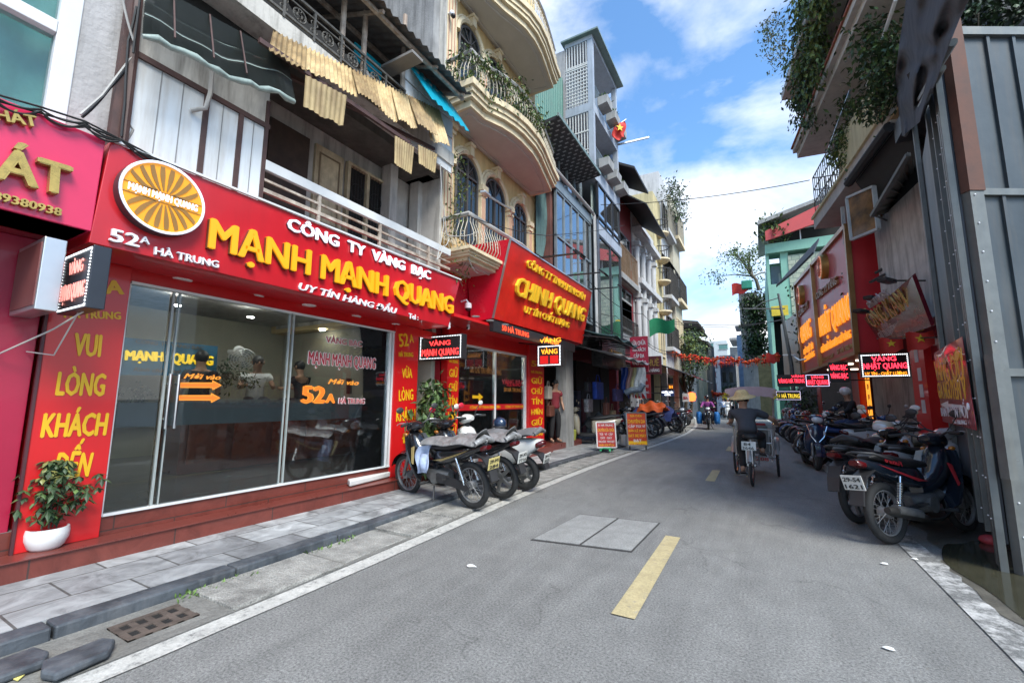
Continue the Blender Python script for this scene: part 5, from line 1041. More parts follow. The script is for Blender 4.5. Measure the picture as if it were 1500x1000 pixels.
def ph(lab, y0, px0, px1, pytop, wm, dep=7, wins=(), tm=None, group=None):
 a, c_ = PYY(px0, 560, y0), PYY(px1, 560, y0); zt = PYY((px0+px1)/2, pytop, y0).z
 h = thing('house', lab, 'building', ((a.x+c_.x)/2, y0+dep/2, 0), group=group); b = MB(); b.box(a.x, c_.x, y0, y0+dep, 0, zt); b.build('wall', wm, h)
 for (x0, yt, x1, yb) in wins:
  p, q = PYY(x0, yt, y0), PYY(x1, yb, y0); b = MB(); b.box(p.x, q.x, y0-.02, y0+.05, q.z, p.z); o = b.build('window', tm or GD, h)
  b = MB(); b.box(p.x-.08, q.x+.08, y0-.06, y0-.021, p.z, p.z+.1); b.box(p.x-.08, q.x+.08, y0-.08, y0-.021, q.z-.08, q.z); b.build('sill', GREYW, o)
 return h
h = ph('low house with tiled eaves at the bend behind the left trees', 44, 996, 1020, 486, GREYW, wins=((1003, 505, 1012, 520),))
b = MB(); p = PYY(1022, 470, 42); b.prism([(p.x-3.4, 42, p.z), (p.x, 42, p.z-.2), (p.x, 42, p.z), (p.x-3, 42, p.z+.5)], (0, 6, 0)); b.build('roof', mat('brown_roof', (.10, .075, .06), .8, var=.3), h)
h = ph('small house with two tiled roofs at the bend of the street', 46, 1012, 1030, 502, CREAM2, wins=((1016, 520, 1024, 535),))
for px, py in ((1028, 496), (1024, 480)):
 b = MB(); p = PYY(px, py, 45); b.prism([(p.x-1.6, 45, p.z), (p.x+.3, 45, p.z-.3), (p.x+.3, 45, p.z-.2), (p.x-1.4, 45, p.z+.5)], (0, 5, 0)); b.build('roof', mat('brown_roof', (.10, .075, .06), .8), h)
h = ph('slim dark grey tower house at the end of the left row', 50, 1031, 1040, 499, DGREY)
WIND = mat('dull_red_shutter', (.22, .05, .06), .7)
h = ph('white house with small dull red shutters facing down the street', 60, 1040, 1056, 522, mat('white_far_wall', (.56, .57, .58), .8, var=.06), wins=((1048, 531, 1051, 538), (1045, 545, 1049, 552), (1046, 562, 1050, 571)), tm=WIND)
h = ph('tall pale green block behind the white house at the far end', 75, 1036, 1068, 499, mat('pale_far_wall', (.50, .54, .54), .8, var=.06), wins=((1041, 503, 1045, 508), (1053, 505, 1066, 511)), tm=mat('far_green_glass', (.1, .22, .2), .4))
h = ph('grey house with red awnings and balconies closing the street', 62, 1056, 1078, 520, GREYW, wins=((1058, 545, 1064, 560), (1068, 545, 1074, 560)))
b = MB(); p, q = PYY(1053, 529, 61), PYY(1073, 529, 61)
b.hexa([(p.x, 59.5, p.z-.6), (q.x, 59.5, p.z-.6), (q.x, 61.9, p.z+.3), (p.x, 61.9, p.z+.3), (p.x, 59.5, p.z-.5), (q.x, 59.5, p.z-.5), (q.x, 61.9, p.z+.4), (p.x, 61.9, p.z+.4)]); b.build('awning', mat('far_red_awning', (.38, .06, .07), .7), h)
b = MB(); b.box(p.x, q.x, 60.5, 62, p.z-4.5, p.z-4.3); b.box(p.x, q.x, 60.5, 60.6, p.z-4.3, p.z-3.6); b.build('balcony', CREAM2, h)
foliage('balcony_plant', [((lerp(p.x, q.x, random.random()), 60.3, p.z-3.6+random.uniform(-.5, .5)), .3) for _ in range(8)], 200, .3, (LEAF, LEAFD), 'plants on the balcony of the grey house closing the street')
h = ph('grey rooftop house with flat overhanging roof beside the blue clad house', 66, 1072, 1092, 508, GREYW)
b = MB(); p = PYY(1070, 507, 66); q = PYY(1096, 507, 66); b.box(p.x, q.x, 64, 72, p.z+.6, p.z+.9); b.build('roof', GREYW, h)
def tree(lab, base, h, r, n, size, mats, cat='tree', name='street_tree', flat=.8, lean=(0, 0), group=None, th=.12):
 t_ = thing(name, lab, cat, base, group=group); base = V(base); top = base+V((lean[0], lean[1], h))
 b = MB(); b.tube([base, base.lerp(top, .35)+V((.1*r, -.05*r, 0)), base.lerp(top, .7), top], [th, th*.8, th*.55, th*.25], 7); limbs = []
 for i in range(9):
  s_ = base.lerp(top, random.uniform(.4, .85)); e = top+V((random.gauss(0, r*.5), random.gauss(0, r*.5), random.uniform(-.6, .4)*r)); b.tube([s_, s_.lerp(e, .5)+V((0, 0, .1*r)), e], [th*.45, th*.3, th*.1], 5); limbs.append(e)
 b.build('trunk', TWIG, t_)
 cl = [(e+V((random.gauss(0, r*.2), random.gauss(0, r*.2), random.gauss(0, r*.15))), r*random.uniform(.16, .3)) for e in limbs for _ in range(3)]
 b = MB()
 for _ in range(n):
  c_, q = random.choice(cl); p = c_+V((random.gauss(0, q), random.gauss(0, q), random.gauss(0, q*flat))); b.m(random.randrange(len(mats))).leaf(p, (random.uniform(-1, 1), random.uniform(-1, 1), random.uniform(-.9, .5)), V((random.uniform(-.6, .6), random.uniform(-.6, .6), 1)), size*random.uniform(.6, 1.3), size*.5)
 b.build('crown', list(mats), t_); return t_
tree('leafy tree in front of the low houses at the left bend', (-4.3, 30, .07), 4.6, 1.7, 2200, .22, (LEAF, LEAFD, LEAFY))
tree('second leafy tree at the left bend, shorter and nearer the street end', (-4.6, 35, .07), 3.8, 1.5, 1500, .24, (LEAF, LEAFD))
sh = thing('market_shop', 'dark open bag and clothes shop under a green tarpaulin awning', 'shop', (-5, 13, .07))
yS0 = yq1+.02; b = MB(); b.box(-6.8, -6.9, yS0, 22, .07, 3.6); b.box(-4.8, -6.8, 22, 22.1, .07, 3.4); b.box(-4.75, -6.8, yS0, 22, 3.3, 3.4); b.build('interior_wall', mat('dark_shop', (.035, .032, .032), .8, var=.4, vs=2), sh)
b = MB(); p = PX(832, 600, -4.75); b.box(-4.7, -5.0, p.y-.25, p.y+.3, .07, 3.3); b.build('column', GREYW, sh)
taw = thing('tarpaulin_awning', 'dark green tarpaulin awning over the bag shop', 'awning', (-4, 13, 3.2))
A1, B1 = PX(858, 488, -4.3), PX(938, 522, -3.0); y1_, y2_ = A1.y, PX(935, 525, -3.3).y
b = MB(); b.grid(lambda u, v: V((-4.5+1.25*v, y1_-.8+(y2_-y1_+.8)*u, 3.45-.42*v+.05*sin(u*14)*v-.06*sin(pi*v))), 24, 6, (0, 0, -.02)); b.build('sheet', mat('dark_green_tarp', (.02, .055, .055), .5, var=.3, vs=3), taw, smooth=70)
b = MB()
for i in range(5): y_ = y1_-.8+(y2_-y1_+.8)*i/4; b.bar((-4.7, y_, 3.2), (-3.3, y_, 2.97), .03)
b.bar((-3.3, y1_-.8, 2.97), (-3.3, y2_, 2.97), .03); b.build('frame', BLK, taw)
b = MB(); A1 = PX(880, 505, -4); b.grid(lambda u, v: V((-4.6+1.3*v, y2_-2+(3.6)*u, 2.95-.35*v+.04*sin(u*20)*v)), 18, 4, (0, 0, -.02)); tag(b.build('plastic_awning', mat('pale_plastic', (.32, .33, .33), .4, var=.3), smooth=70), 'pale plastic sheet awning below the far end of the green tarpaulin', 'awning')
for i, (y0, y1, col, lab) in enumerate(((22.3, 25.5, (.025, .027, .03), 'black awning over the dark shop past the red signboards'), (25.8, 30, (.12, .02, .025), 'dark red awning over a shop further up the left row'), (30.3, 36, (.03, .035, .05), 'long dark awning near the left bend'))):
 t_ = thing('market_shop', lab.replace('awning', 'shop front below the awning'), 'shop', (-5, (y0+y1)/2, .07)); b = MB(); b.box(-5.2, -5.3, y0, y1, .07, 3.2); b.build('interior_wall', MC['dark_shop'], t_)
 b = MB(); b.grid(lambda u, v: V((-4.6+1.5*v, y0+(y1-y0)*u, 3.3-.6*v+.04*sin(u*13)*v)), 16, 4, (0, 0, -.03)); tag(b.build('awning', mat('awning_%d' % i, col, .6, var=.3), smooth=70), lab, 'awning')
# ================================================================ RIGHT SIDE
n_h = (5.28-.0, 0, 0)
HP, HD = V((1.65, 5.2, 0)), V((.46, 2.43, 0)).normalized(); HN = V((HD.y, -HD.x, 0))
ph_ = lambda x, y, off=0.: PN(x, y, HP-HN*off, HN)
GD_ = V((.87, .49, 0)).normalized(); GP = V((1.72, 5.2, 0)); GN = V((-.49, .87, 0)).normalized()
pgt = lambda x, y, off=0.: PN(x, y, GP-GN*off, GN)
GATE = mat('grey_blue_sheet_metal', (.058, .071, .080), .5, metal=.35, var=.2, vs=1.8, streak=.55, scol=(.11, .095, .08), bump=.25, bs=3)
GATEF = mat('galvanised_steel', (.145, .155, .152), .5, metal=.4, var=.2, vs=5, streak=.5, scol=(.2, .19, .16))
RSTY = mat('red_oxide_steel', (.10, .042, .028), .75, var=.25, vs=7)
DKSH = mat('dark_sheet_metal', (.022, .026, .034), .4, metal=.3, var=.35, vs=1.6, streak=.4, scol=(.1, .1, .1))
gt = thing('metal_gate', 'tall blue grey sheet metal gate panel with rust red post at the right edge', 'gate', GP)
def gpt(s, z, o=0.): return GP+GD_*s-GN*o+V((0, 0, z))
def gbox(b, s0, s1, z0, z1, o0, o1): b.hexa([gpt(s0, z0, o0), gpt(s1, z0, o0), gpt(s1, z0, o1), gpt(s0, z0, o1), gpt(s0, z1, o0), gpt(s1, z1, o0), gpt(s1, z1, o1), gpt(s0, z1, o1)])
zg_ = pgt(1425, 283).z; zg2 = pgt(1475, 545).z
b = MB(); gbox(b, .10, 2.4, zg_+.03, 4.74, -.01, .0); gbox(b, .10, 2.4, zg2+.03, zg_-.03, -.012, -.002); gbox(b, .10, 2.4, .15, zg2-.03, -.014, -.004)
for s_ in (.34, .58, .95, 1.3): gbox(b, s_, s_+.03, zg_+.03, 4.74, .0, .025); gbox(b, s_-.07, s_-.04, zg2+.03, zg_-.03, -.002, .022)
b.build('sheet', GATE, gt)
b = MB(); gbox(b, .0, 2.4, 4.74, 4.82, -.03, .04); gbox(b, .05, 2.4, zg_-.03, zg_+.03, -.02, .035); gbox(b, .05, 2.4, zg2-.035, zg2+.03, -.02, .035); gbox(b, -.04, .08, 0, zg_, -.02, .05); b.build('frame', GATEF, gt)
b = MB(); gbox(b, -.05, .09, zg_+.001, 4.9, -.02, .06); b.build('post', RSTY, gt)
b = MB(); gbox(b, -.12, -.05, .75, 1.75, .05, .12); gbox(b, -.05, .0, 1.62, 1.66, .05, .1); gbox(b, -.05, .0, .85, .9, .05, .1); b.build('lock_bar', GATEF, gt)
b = MB()
for i in range(12): b.ell(gpt(-.005, .3+i*.26, .055), .008, 6, 4)
b.build('rivets', WHI, gt)
hd = thing('hoarding', 'dark sheet metal hoarding with galvanised posts along the right kerb', 'hoarding', HP)
def hpt(s, z, o=0.): return HP+HD*s-HN*o+V((0, 0, z))
def hbox(b, s0, s1, z0, z1, o0, o1): b.hexa([hpt(s0, z0, o0), hpt(s1, z0, o0), hpt(s1, z0, o1), hpt(s0, z0, o1), hpt(s0, z1, o0), hpt(s1, z1, o0), hpt(s1, z1, o1), hpt(s0, z1, o1)])
b = MB(); hbox(b, .02, 2.52, .22, 4.6, -.02, 0); b.build('sheet', DKSH, hd)
for s_, w_, z0, zt in ((-.02, .085, 0, 4.85), (.10, .075, .02, 4.8), (.52, .05, .2, 4.5), (.92, .10, .2, 4.6), (2.42, .13, 0, 5.5)):
 b = MB(); hbox(b, s_, s_+w_, z0, zt, .001, .05); b.build('post', GATEF, hd, bevel=.004)
b = MB()
for s_ in (.06, .54, .20):
 for i in range(13): b.ell(hpt(s_, .4+i*.33, .055), .007, 6, 4)
b.build('rivets', WHI, hd)
for i, (a, c_) in enumerate((((1324, 185), (1396, 62)), ((1335, 318), (1352, 280)), ((1322, 206), (1372, 110)), ((1338, 176), (1380, 100)))):
 if i == 1: continue
 b = MB(); b.tube([ph_(*a, .05), ph_(*c_, .05)], .028, 7); b.build('brace', GATEF, hd, smooth=50)
tp_ = thing('tarpaulin', 'black tarpaulin hanging in folds from the scaffold above the hoarding', 'tarpaulin', hpt(1.5, 4.5))
top = [(1330, -60), (1352, -60), (1385, -60), (1440, -60)];
def tarp(u, v):
 L_ = [(1338, -70), (1318, 60), (1309, 130), (1315, 205)]; R_ = [(1455, -70), (1405, 30), (1385, 80), (1352, 175)]
 f = v*3; i = min(2, int(f)); f -= i; lp = [L_[i][k]+(L_[i+1][k]-L_[i][k])*f for k in (0, 1)]; rp = [R_[i][k]+(R_[i+1][k]-R_[i][k])*f for k in (0, 1)]
 x = lp[0]+(rp[0]-lp[0])*u; y = lp[1]+(rp[1]-lp[1])*u
 off = .10+.022*sin(u*11+v*5)+.014*sin(u*19-v*9)+.016*sin(v*17+u*6)+.009*sin(v*37-u*11)
 return ph_(x, y, off)
b = MB(); b.grid(tarp, 40, 30); b.build('sheet', mat('black_tarp', (.085, .092, .105), .8, var=.4, vs=4, spec=.15), tp_, smooth=80)
bh = thing('unfinished_building', 'dark unfinished building frame behind the metal gate', 'building', (4, 8, 0))
b = MB(); b.hexa([(2.3, 5.9, 0), (6, 8, 0), (5, 12, 0), (2.6, 9, 0), (2.3, 5.9, 4.7), (6, 8, 4.7), (5, 12, 4.7), (2.6, 9, 4.7)]); b.build('wall', DGREY, bh)
b = MB(); b.box(3.2, 9, 9, 9.3, 0, 14); b.build('back_wall', GREYW, bh)
b = MB()
for (x, y) in ((1445, -20), (1492, -20)): p = pgt(x, y, -.6); b.bar((p.x, p.y, 4.5), (p.x+.1, p.y+.3, 7), .16)
p = pgt(1400, 10, -.8); b.bar((p.x-.4, p.y, 5.15), (p.x+2, p.y+1.2, 5.9), .2); b.bar((p.x-.4, p.y, 5.6), (p.x+2, p.y+1.3, 5.2), .1); b.box(2.2, 6, 6.5, 9, 5.6, 5.9); b.build('beam', BLK, bh)
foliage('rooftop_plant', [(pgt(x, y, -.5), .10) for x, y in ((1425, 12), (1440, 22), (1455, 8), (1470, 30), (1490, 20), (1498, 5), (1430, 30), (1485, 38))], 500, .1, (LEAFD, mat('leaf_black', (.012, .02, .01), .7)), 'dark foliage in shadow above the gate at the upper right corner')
bn_ = thing('banner', 'torn red vinyl banner with yellow letters and a white arrow tied to the hoarding', 'banner', ph_(1400, 560, .05))
def bq(x, y, o=.07): return ph_(x, y, o)
def bng(u, v):
 tl, tr, bl, br = (1368, 517), (1409, 493), (1381, 617), (1430, 630)
 x = (tl[0]*(1-u)+tr[0]*u)*(1-v)+(bl[0]*(1-u)+br[0]*u)*v; y = (tl[1]*(1-u)+tr[1]*u)*(1-v)+(bl[1]*(1-u)+br[1]*u)*v
 return bq(x, y, .07+.012*sin(u*5+v*4)+.01*sin(v*9-u*7))
b = MB(); b.grid(bng, 16, 16, HN*.004); b.build('sheet', mat('red_vinyl_banner', (.36, .022, .03), .3, var=.1, vs=2, coat=.3), bn_, smooth=70)
bq2 = lambda x, y: bq(x, y, .10)
def bt(s, a, c_, hpx, m): A, B = bq2(*a), bq2(*c_); r = B-A; return text(s, m, bn_, A, r, ZU, (bq2(a[0], a[1]-hpx)-A).length, r.length, depth=.003, bold=.012)
bt('VÀNG QU', (1372, 557), (1414, 558), 19, YELP); bt('GIÁ NGUYÊN V', (1376, 583), (1418, 585), 15, YELP); bt('LỢI', (1394, 534), (1411, 527), 12, YELP); bt('CỬA', (1376, 534), (1391, 532), 9, mat('beige_vinyl', (.5, .38, .25), .5))
bt('BÁN BUÔN ĐỔI', (1380, 609), (1419, 612), 8, WHI); bt('HÀ TRUNG', (1397, 620), (1417, 622), 4, WHI)
P = [bq2(x, y) for x, y in ((1378, 592), (1389, 587), (1389, 591), (1410, 593), (1410, 597), (1389, 596), (1389, 599))]; b = MB(); b.prism(P, -HN*.003); b.build('arrow', WHI, bn_)
b = MB(); b.torus(bq2(1418, 595), HN, .025, .008, 12, 5); b.build('dot', WHI, bn_)
RN = V((1, .13, 0)).normalized(); RP = V((2.04, 10.3, 0)); RD = V((-.13, 1, 0)).normalized()
def pr(x, y, off=0.): return PN(x, y, RP+RN*off, RN)      # off > 0: behind the balcony front
def rpt(s, z, o=0.): return RP+RD*s+RN*o+V((0, 0, z))
def rbox(b, s0, s1, z0, z1, o0, o1): return b.hexa([rpt(s0, z0, o0), rpt(s1, z0, o0), rpt(s1, z0, o1), rpt(s0, z0, o1), rpt(s0, z1, o0), rpt(s1, z1, o0), rpt(s1, z1, o1), rpt(s0, z1, o1)])
def sp(p): return (V(p)-RP).dot(RD)
iv = thing('terraced_house', 'pale yellow house with ivy covered roof and big balcony on the right side', 'building', rpt(1, 0, 3))
YLW = mat('pale_yellow_render', (.64, .58, .36), .85, var=.12, vs=1.5, streak=.4, scol=(.25, .2, .1))
GSO = mat('grey_slab', (.52, .51, .48), .85, var=.12, vs=1.5, streak=.3)
zsl = pr(1193, 336).z; s_far = sp(pr(1193, 336)); s_mid = sp(pr(1267, 235))
b = MB(); rbox(b, -3.2, s_far+.05, 0, 11.5, .95, 7); b.build('wall', mat('worn_grey_wall', (.33, .33, .32), .9, var=.25, vs=1.8, streak=.8, scol=(.10, .10, .10), bump=.2), iv)
b = MB(); rbox(b, -1.2, s_far, zsl, zsl+.28, 0, .94); sl = b.build('balcony_slab', GSO, iv)
b = MB(); rbox(b, -1.22, s_far+.03, zsl+.281, zsl+.34, -.05, .94); b.build('slab_edge', YLW, sl)
b = MB(); rbox(b, -.9, s_mid+1.3, zsl+.34, zsl+1.15, .0, .12); rbox(b, s_mid+1.3, s_mid+1.42, zsl+.34, zsl+1.15, .0, .94); b.build('parapet', YLW, iv)
b = MB(); s0_ = s_mid+1.45; nb_ = 14
for i in range(nb_+1): s_ = s0_+(s_far-.05-s0_)*i/nb_; b.bar(rpt(s_, zsl+.34, .05), rpt(s_, zsl+1.45, .05), .018)
for i in range(7): o_ = .05+.85*i/6; b.bar(rpt(s_far-.05, zsl+.34, o_), rpt(s_far-.05, zsl+1.45, o_), .018)
for z_ in (.4, .75, 1.1, 1.45): b.bar(rpt(s0_, zsl+z_, .05), rpt(s_far-.05, zsl+z_, .05), .022); b.bar(rpt(s_far-.05, zsl+z_, .05), rpt(s_far-.05, zsl+z_, .9), .022)
for i in range(5):
 b.torus(rpt(s0_+.25+i*.3, zsl+.6, .05), RN, .11, .01, 12, 4)
b.build('iron_railing', mat('grey_iron', (.26, .27, .27), .5, metal=.4), iv)
b = MB(); P, Q = pr(1212, 217, -.05), pr(1276, 200, -.05); b.bar(rpt(sp(P), P.z, -.02), rpt(sp(P)-1.7, P.z+.3, -.05), .03); b.build('pole', ALU, iv)
ze1 = PYY(1168, 232, 14.2).z; pe = PYY(1168, 232, 14.2); oe = (pe-RP).dot(RN); se = sp(pe)
b = MB(); rbox(b, -2.6, se, ze1, ze1+.16, oe, .94); rbox(b, -2.6, se, ze1+.161, ze1+.30, oe-.10, .94); b.build('eave_slab', GSO, iv)
b = MB(); rbox(b, -2.6, se+.02, ze1+.301, ze1+.34, oe-.14, .94); b.build('eave_tiles', mat('terracotta_tile', (.30, .10, .06), .8, var=.3, vs=6), iv)
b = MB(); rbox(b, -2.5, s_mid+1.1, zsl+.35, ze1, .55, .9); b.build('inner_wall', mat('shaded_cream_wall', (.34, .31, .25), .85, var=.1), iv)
for a, c_ in ((1.6, 2.5), (2.7, 3.6)):
 b = MB(); rbox(b, a, c_, zsl+.8, ze1-.2, .93, .96); o = b.build('window', GD, iv)
 b = MB()
 for s_ in (a, (a+c_)/2, c_): rbox(b, s_-.03, s_+.03, zsl+.75, ze1-.15, .88, .93)
 b.build('frame', ALUW, o)
zg1 = PYY(1145, 148, 14.2).z; pgx = PYY(1145, 148, 14.2); og = (pgx-RP).dot(RN)
b = MB(); rbox(b, -1.5, sp(pgx), zg1, zg1+.18, og, 3); b.build('roof_slab', GSO, iv)
gA, gB, gC = pr(1213, 92, .5), pr(1250, 35, .5), pr(1240, 95, .5)
b = MB(); P = [rpt(sp(gA), gA.z, .5), rpt(sp(gA)-2.6, gA.z, .5), rpt(sp(gA)-2.6, gA.z+4, .5), rpt(sp(gB)-.6, gA.z+4, .5), rpt(sp(gB), gB.z, .5)]; b.prism(P, RN*.3); b.build('gable_wall', YLW, iv)
b = MB(); b.bar(P[0]-RN*.1, rpt(sp(gB)-.3, gB.z+1.0, .4), .14, .08); b.build('verge_tiles', MC['terracotta_tile'], iv)
tA = pr(1242, 83, .3); b = MB(); zt_ = tA.z
for i in range(22): z_ = zt_+i*.12; b.bar(rpt(sp(tA), z_, .28), rpt(sp(tA)-2.4, z_, .28), .05, .10)
b.build('tin_screen', mat('dark_ribbed_tin', (.05, .048, .05), .6, var=.3), iv)
b = MB(); b.bar(pr(1262, 86, .2), pr(1285, -20, .2), .04); b.bar(pr(1253, 85, .2), pr(1284, 68, .2), .04); b.build('rod', BLK, iv)
b = MB(); b.tube([pr(1270, 125, -.1), pr(1312, 0, -.1)], .03, 6); b.build('drain_pipe', ALUW, iv)
ivp = []
for i in range(60):
 u = random.random(); x = lerp(1160, 1200, random.random()); y = lerp(-10, 150, u); ivp.append((pr(x-8*u+10*(1-u), y, og*.2+random.uniform(-.4, .1)), .12))
foliage('ivy', ivp, 3000, .15, (LEAF, LEAFD, LEAFY, LEAF), 'thick green ivy hanging over the roof edge of the yellow house', down=.9)
ivp = [(pr(lerp(1180, 1215, random.random()), lerp(20, 170, random.random()), random.uniform(-.2, .3)), .18) for _ in range(45)]
foliage('dry_ivy', ivp, 1700, .12, (mat('dry_leaf', (.13, .115, .08), .8, var=.5, vs=8), mat('dry_stem', (.085, .075, .06), .85, var=.4), LEAFD), 'dry brown creeper stems hanging beside the green ivy', down=1.2)
foliage('ivy', [(pr(lerp(1166, 1190, random.random()), lerp(120, 190, random.random()), -.3), .10) for _ in range(16)], 600, .13, (LEAFD, LEAF), 'tail of ivy dangling below the eave of the yellow house', down=1.6)
foliage('balcony_plant', [(pr(lerp(1272, 1308, random.random()), lerp(40, 160, random.random()), -.1), .16) for _ in range(34)], 1700, .12, (LEAFD, LEAF, LEAFD), 'dense green shrub growing beside the black tarpaulin', down=.3)
foliage('balcony_plant', [(pr(lerp(1238, 1276, random.random()), lerp(150, 168, random.random()), .1), .08) for _ in range(14)], 420, .12, (LEAFD, LEAF), 'dark broad leaved plants on top of the yellow parapet', down=-.4)
foliage('balcony_plant', [(pr(lerp(1222, 1246, random.random()), lerp(190, 245, random.random()), .0), .09) for _ in range(16)], 700, .10, (LEAF, LEAFY, LEAFD), 'green climber at the corner of the balcony railing', down=.7)
tw = pr(1150, 60, -.6); foliage('rooftop_tree', [(pr(lerp(1118, 1152, random.random()), lerp(25, 100, random.random()), -.4), .14) for _ in range(22)], 500, .11, (MC['leaf_grey'], LEAF), 'thin pale shrub leaning out over the street from the ivy roof', cat='tree')
b = MB(); za_ = pr(1275, 215).z; rbox(b, -3.2, s_mid+.35, za_-.02, za_+.02, .0, .95); b.build('soffit_panel', mat('beige_soffit', (.40, .29, .16), .8, var=.08), iv)
b = MB(); A_, B_ = pr(1240, 284, -.1), pr(1302, 168, -.1); zz = zsl-.05
b.tube([rpt(s_mid+.9, zz, -.02), rpt(-1.2, zz, -.02)], .09, 8); b.hexa([rpt(s_mid+.9, zz-.9, .55), rpt(-1.2, zz-.9, .55), rpt(-1.2, zz, .1), rpt(s_mid+.9, zz, .1), rpt(s_mid+.9, zz-.88, .6), rpt(-1.2, zz-.88, .6), rpt(-1.2, zz+.02, .15), rpt(s_mid+.9, zz+.02, .15)]); b.build('roller_awning', BLKAW, iv)
b = MB()
for i in range(4): rbox(b, -2.2+i*.75, -2.2+i*.75+.70, zsl-2.3, zsl-.9, .90, .94)
b.build('wall_panel', mat('pale_grey_panel', (.34, .35, .35), .6, var=.15, streak=.5), iv)
b = MB(); rbox(b, -2.7, 1.15, 2.75, zsl-.95, .42, .94); b.build('old_wall', mat('old_whitewash', (.60, .60, .58), .9, var=.25, vs=2, streak=.75, scol=(.16, .16, .155), bump=.3), iv)
cw = thing('open_window', 'open grey casement window with amber reflections above the red sign', 'window', pr(1262, 310, 0))
P = [pr(1241, 290, -.05), pr(1280, 273, .2), pr(1287, 335, .2), pr(1248, 351, -.05)]
b = MB()
for i in range(4): b.bar(P[i], P[(i+1) % 4], .07, .05)
P2 = [pr(1234, 303, .15), pr(1238, 358, .15), pr(1278, 358, .5), pr(1262, 345, .3)]; b.bar(P2[0], P2[1], .07, .05); b.bar(P2[1], P2[2], .06, .05); b.build('frame', mat('grey_steel_frame', (.48, .52, .52), .5, metal=.2), cw)
b = MB(); b.prism(P, RN*.01); b.build('pane', mat('amber_dark_glass', (.20, .10, .03), .12, var=.8, vs=3, spec=.8), cw)
b = MB(); b.prism([pr(1281, 275, .5), pr(1297, 268, .8), pr(1300, 330, .8), pr(1287, 336, .5)], RN*.02); b.build('lit_pane', mat('amber_film', (.42, .24, .10), .4, var=.3), cw)
af = thing('steel_awning', 'steel framed awning panel jutting out above the old grey wall', 'awning', pr(1300, 270, -.3))
P = [pr(1277, 314, -.1), pr(1330, 224, -.1), pr(1338, 262, .75), pr(1312, 302, .75)]
b = MB(); b.prism(P, V((0, 0, .02))); b.build('panel', mat('pale_soffit', (.30, .30, .29), .7), af)
b = MB()
for i in range(4): b.bar(P[i]-V((0, 0, .03)), P[(i+1) % 4]-V((0, 0, .03)), .06)
for i in range(1, 6): b.bar(P[0].lerp(P[1], i/6)-V((0, 0, .035)), P[3].lerp(P[2], i/6)-V((0, 0, .035)), .03)
b.bar(P[0], pr(1316, 330, .9), .025); b.bar(pr(1316, 330, .9), P[3], .03); b.build('frame', GATEF, af)
b = MB(); b.tube([pr(1282, 400, .3), pr(1332, 372, .9)], .03, 5); b.tube([pr(1275, 413, .0), pr(1318, 390, .9)], .03, 5); tag(b.build('cable_bracket', DKIRON), 'dark steel cable bracket on the old grey wall', 'bracket')
def flood(p, lab):
 t_ = thing('floodlight', lab, 'floodlight', p, group='black floodlights on the right wall'); b = MB(); d = RD*-.28-RN*.25
 b.bar(p-d*.5, p+d*.5, .14, .07); b.build('lamp_head', BLK, t_, bevel=.01); b = MB(); b.bar(p, p+RN*.8+V((0, 0, -.08)), .025); b.build('arm', BLK, t_)
flood(pr(1299, 411, -.1), 'uppermost black floodlight above the dark red tilted sign'); flood(pr(1278, 437, -.1), 'middle black floodlight beside the hanging vine'); flood(pr(1262, 456, -.1), 'lowest black floodlight at the corner of the tall maroon sign')
foliage('vine', [(pr(1256+random.uniform(-5, 6), lerp(380, 445, random.random()), .4), .09) for _ in range(16)], 420, .12, (LEAFD, LEAF), 'small vine growing down the wall behind the red sign', down=.8)
SD = V((1.50-1.92, 20-12, 0)).normalized(); SN = V((SD.y, -SD.x, 0)); SP0 = V((1.92, 12, 0))
psn = lambda x, y, off=0.: PN(x, y, SP0+SN*off, SN)
def spt(s, z, o=0.): return SP0+SD*s+SN*o+V((0, 0, z))
zsb = (psn(1257, 513).z+psn(1180, 548).z)/2; Sl = (psn(1180, 548)-SP0).dot(SD); Sst = (psn(1257, 513)-SP0).dot(SD); ztp = psn(1242, 330).z; ztf = psn(1166, 417).z
MRS = mat('maroon_sign_face', (.55, .024, .032), .4, var=.15, vs=1.0, coat=.1)
PKS = mat('pink_red_face', (.60, .10, .14), .42, var=.2, vs=1.0, coat=.08)
BRZ = mat('bronze_frame', (.34, .18, .07), .35, metal=.6)
nqs = thing('shop_sign', 'tall maroon sign with orange lit letters and round emblems on the right', 'shop sign', spt(4, zsb))
pTN, pTF = psn(1242, 330), psn(1166, 417); pBN, pBF = psn(1257, 513), psn(1180, 548)
sTN, sTF, sBN, sBF = [(p-SP0).dot(SD) for p in (pTN, pTF, pBN, pBF)]
b = MB(); P = [spt(sBN, zsb), spt(sBF, zsb), spt(sTF, ztf), spt(sTN, ztp)]; b.prism(P, SN*.6); b.build('panel', MRS, nqs)
b = MB(); zmid = lambda s: lerp(ztp, ztf, (s-sTN)/(sTF-sTN)); m0 = zsb+(ztp-zsb)*.42
b.prism([spt(sBN+.12, m0, -.004), spt(sBF-.1, m0, -.004), spt(sTF-.1, ztf-.06, -.004), spt(sTN+.1, ztp-.06, -.004)], SN*.003); b.build('upper_face', PKS, nqs)
b = MB(); sdv = ((psn(1198, 460))-SP0).dot(SD)
b.bar(spt(sBN, zsb, -.03), spt(sBF, zsb, -.03), .08); b.bar(spt(sTN, ztp, -.03), spt(sTF, ztf, -.03), .10); b.bar(spt(sBN, zsb, -.03), spt(sTN, ztp, -.03), .10); b.bar(spt(sBF, zsb, -.03), spt(sTF, ztf, -.03), .12); b.bar(spt(sdv, zsb, -.03), spt(sdv, zmid(sdv), -.03), .14); b.build('frame', BRZ, nqs)
NQO = emit('amber_sign_letter', (1, .34, .02), .26); NQG = mat('gold_side_letter', (.45, .28, .08), .35, metal=.5)
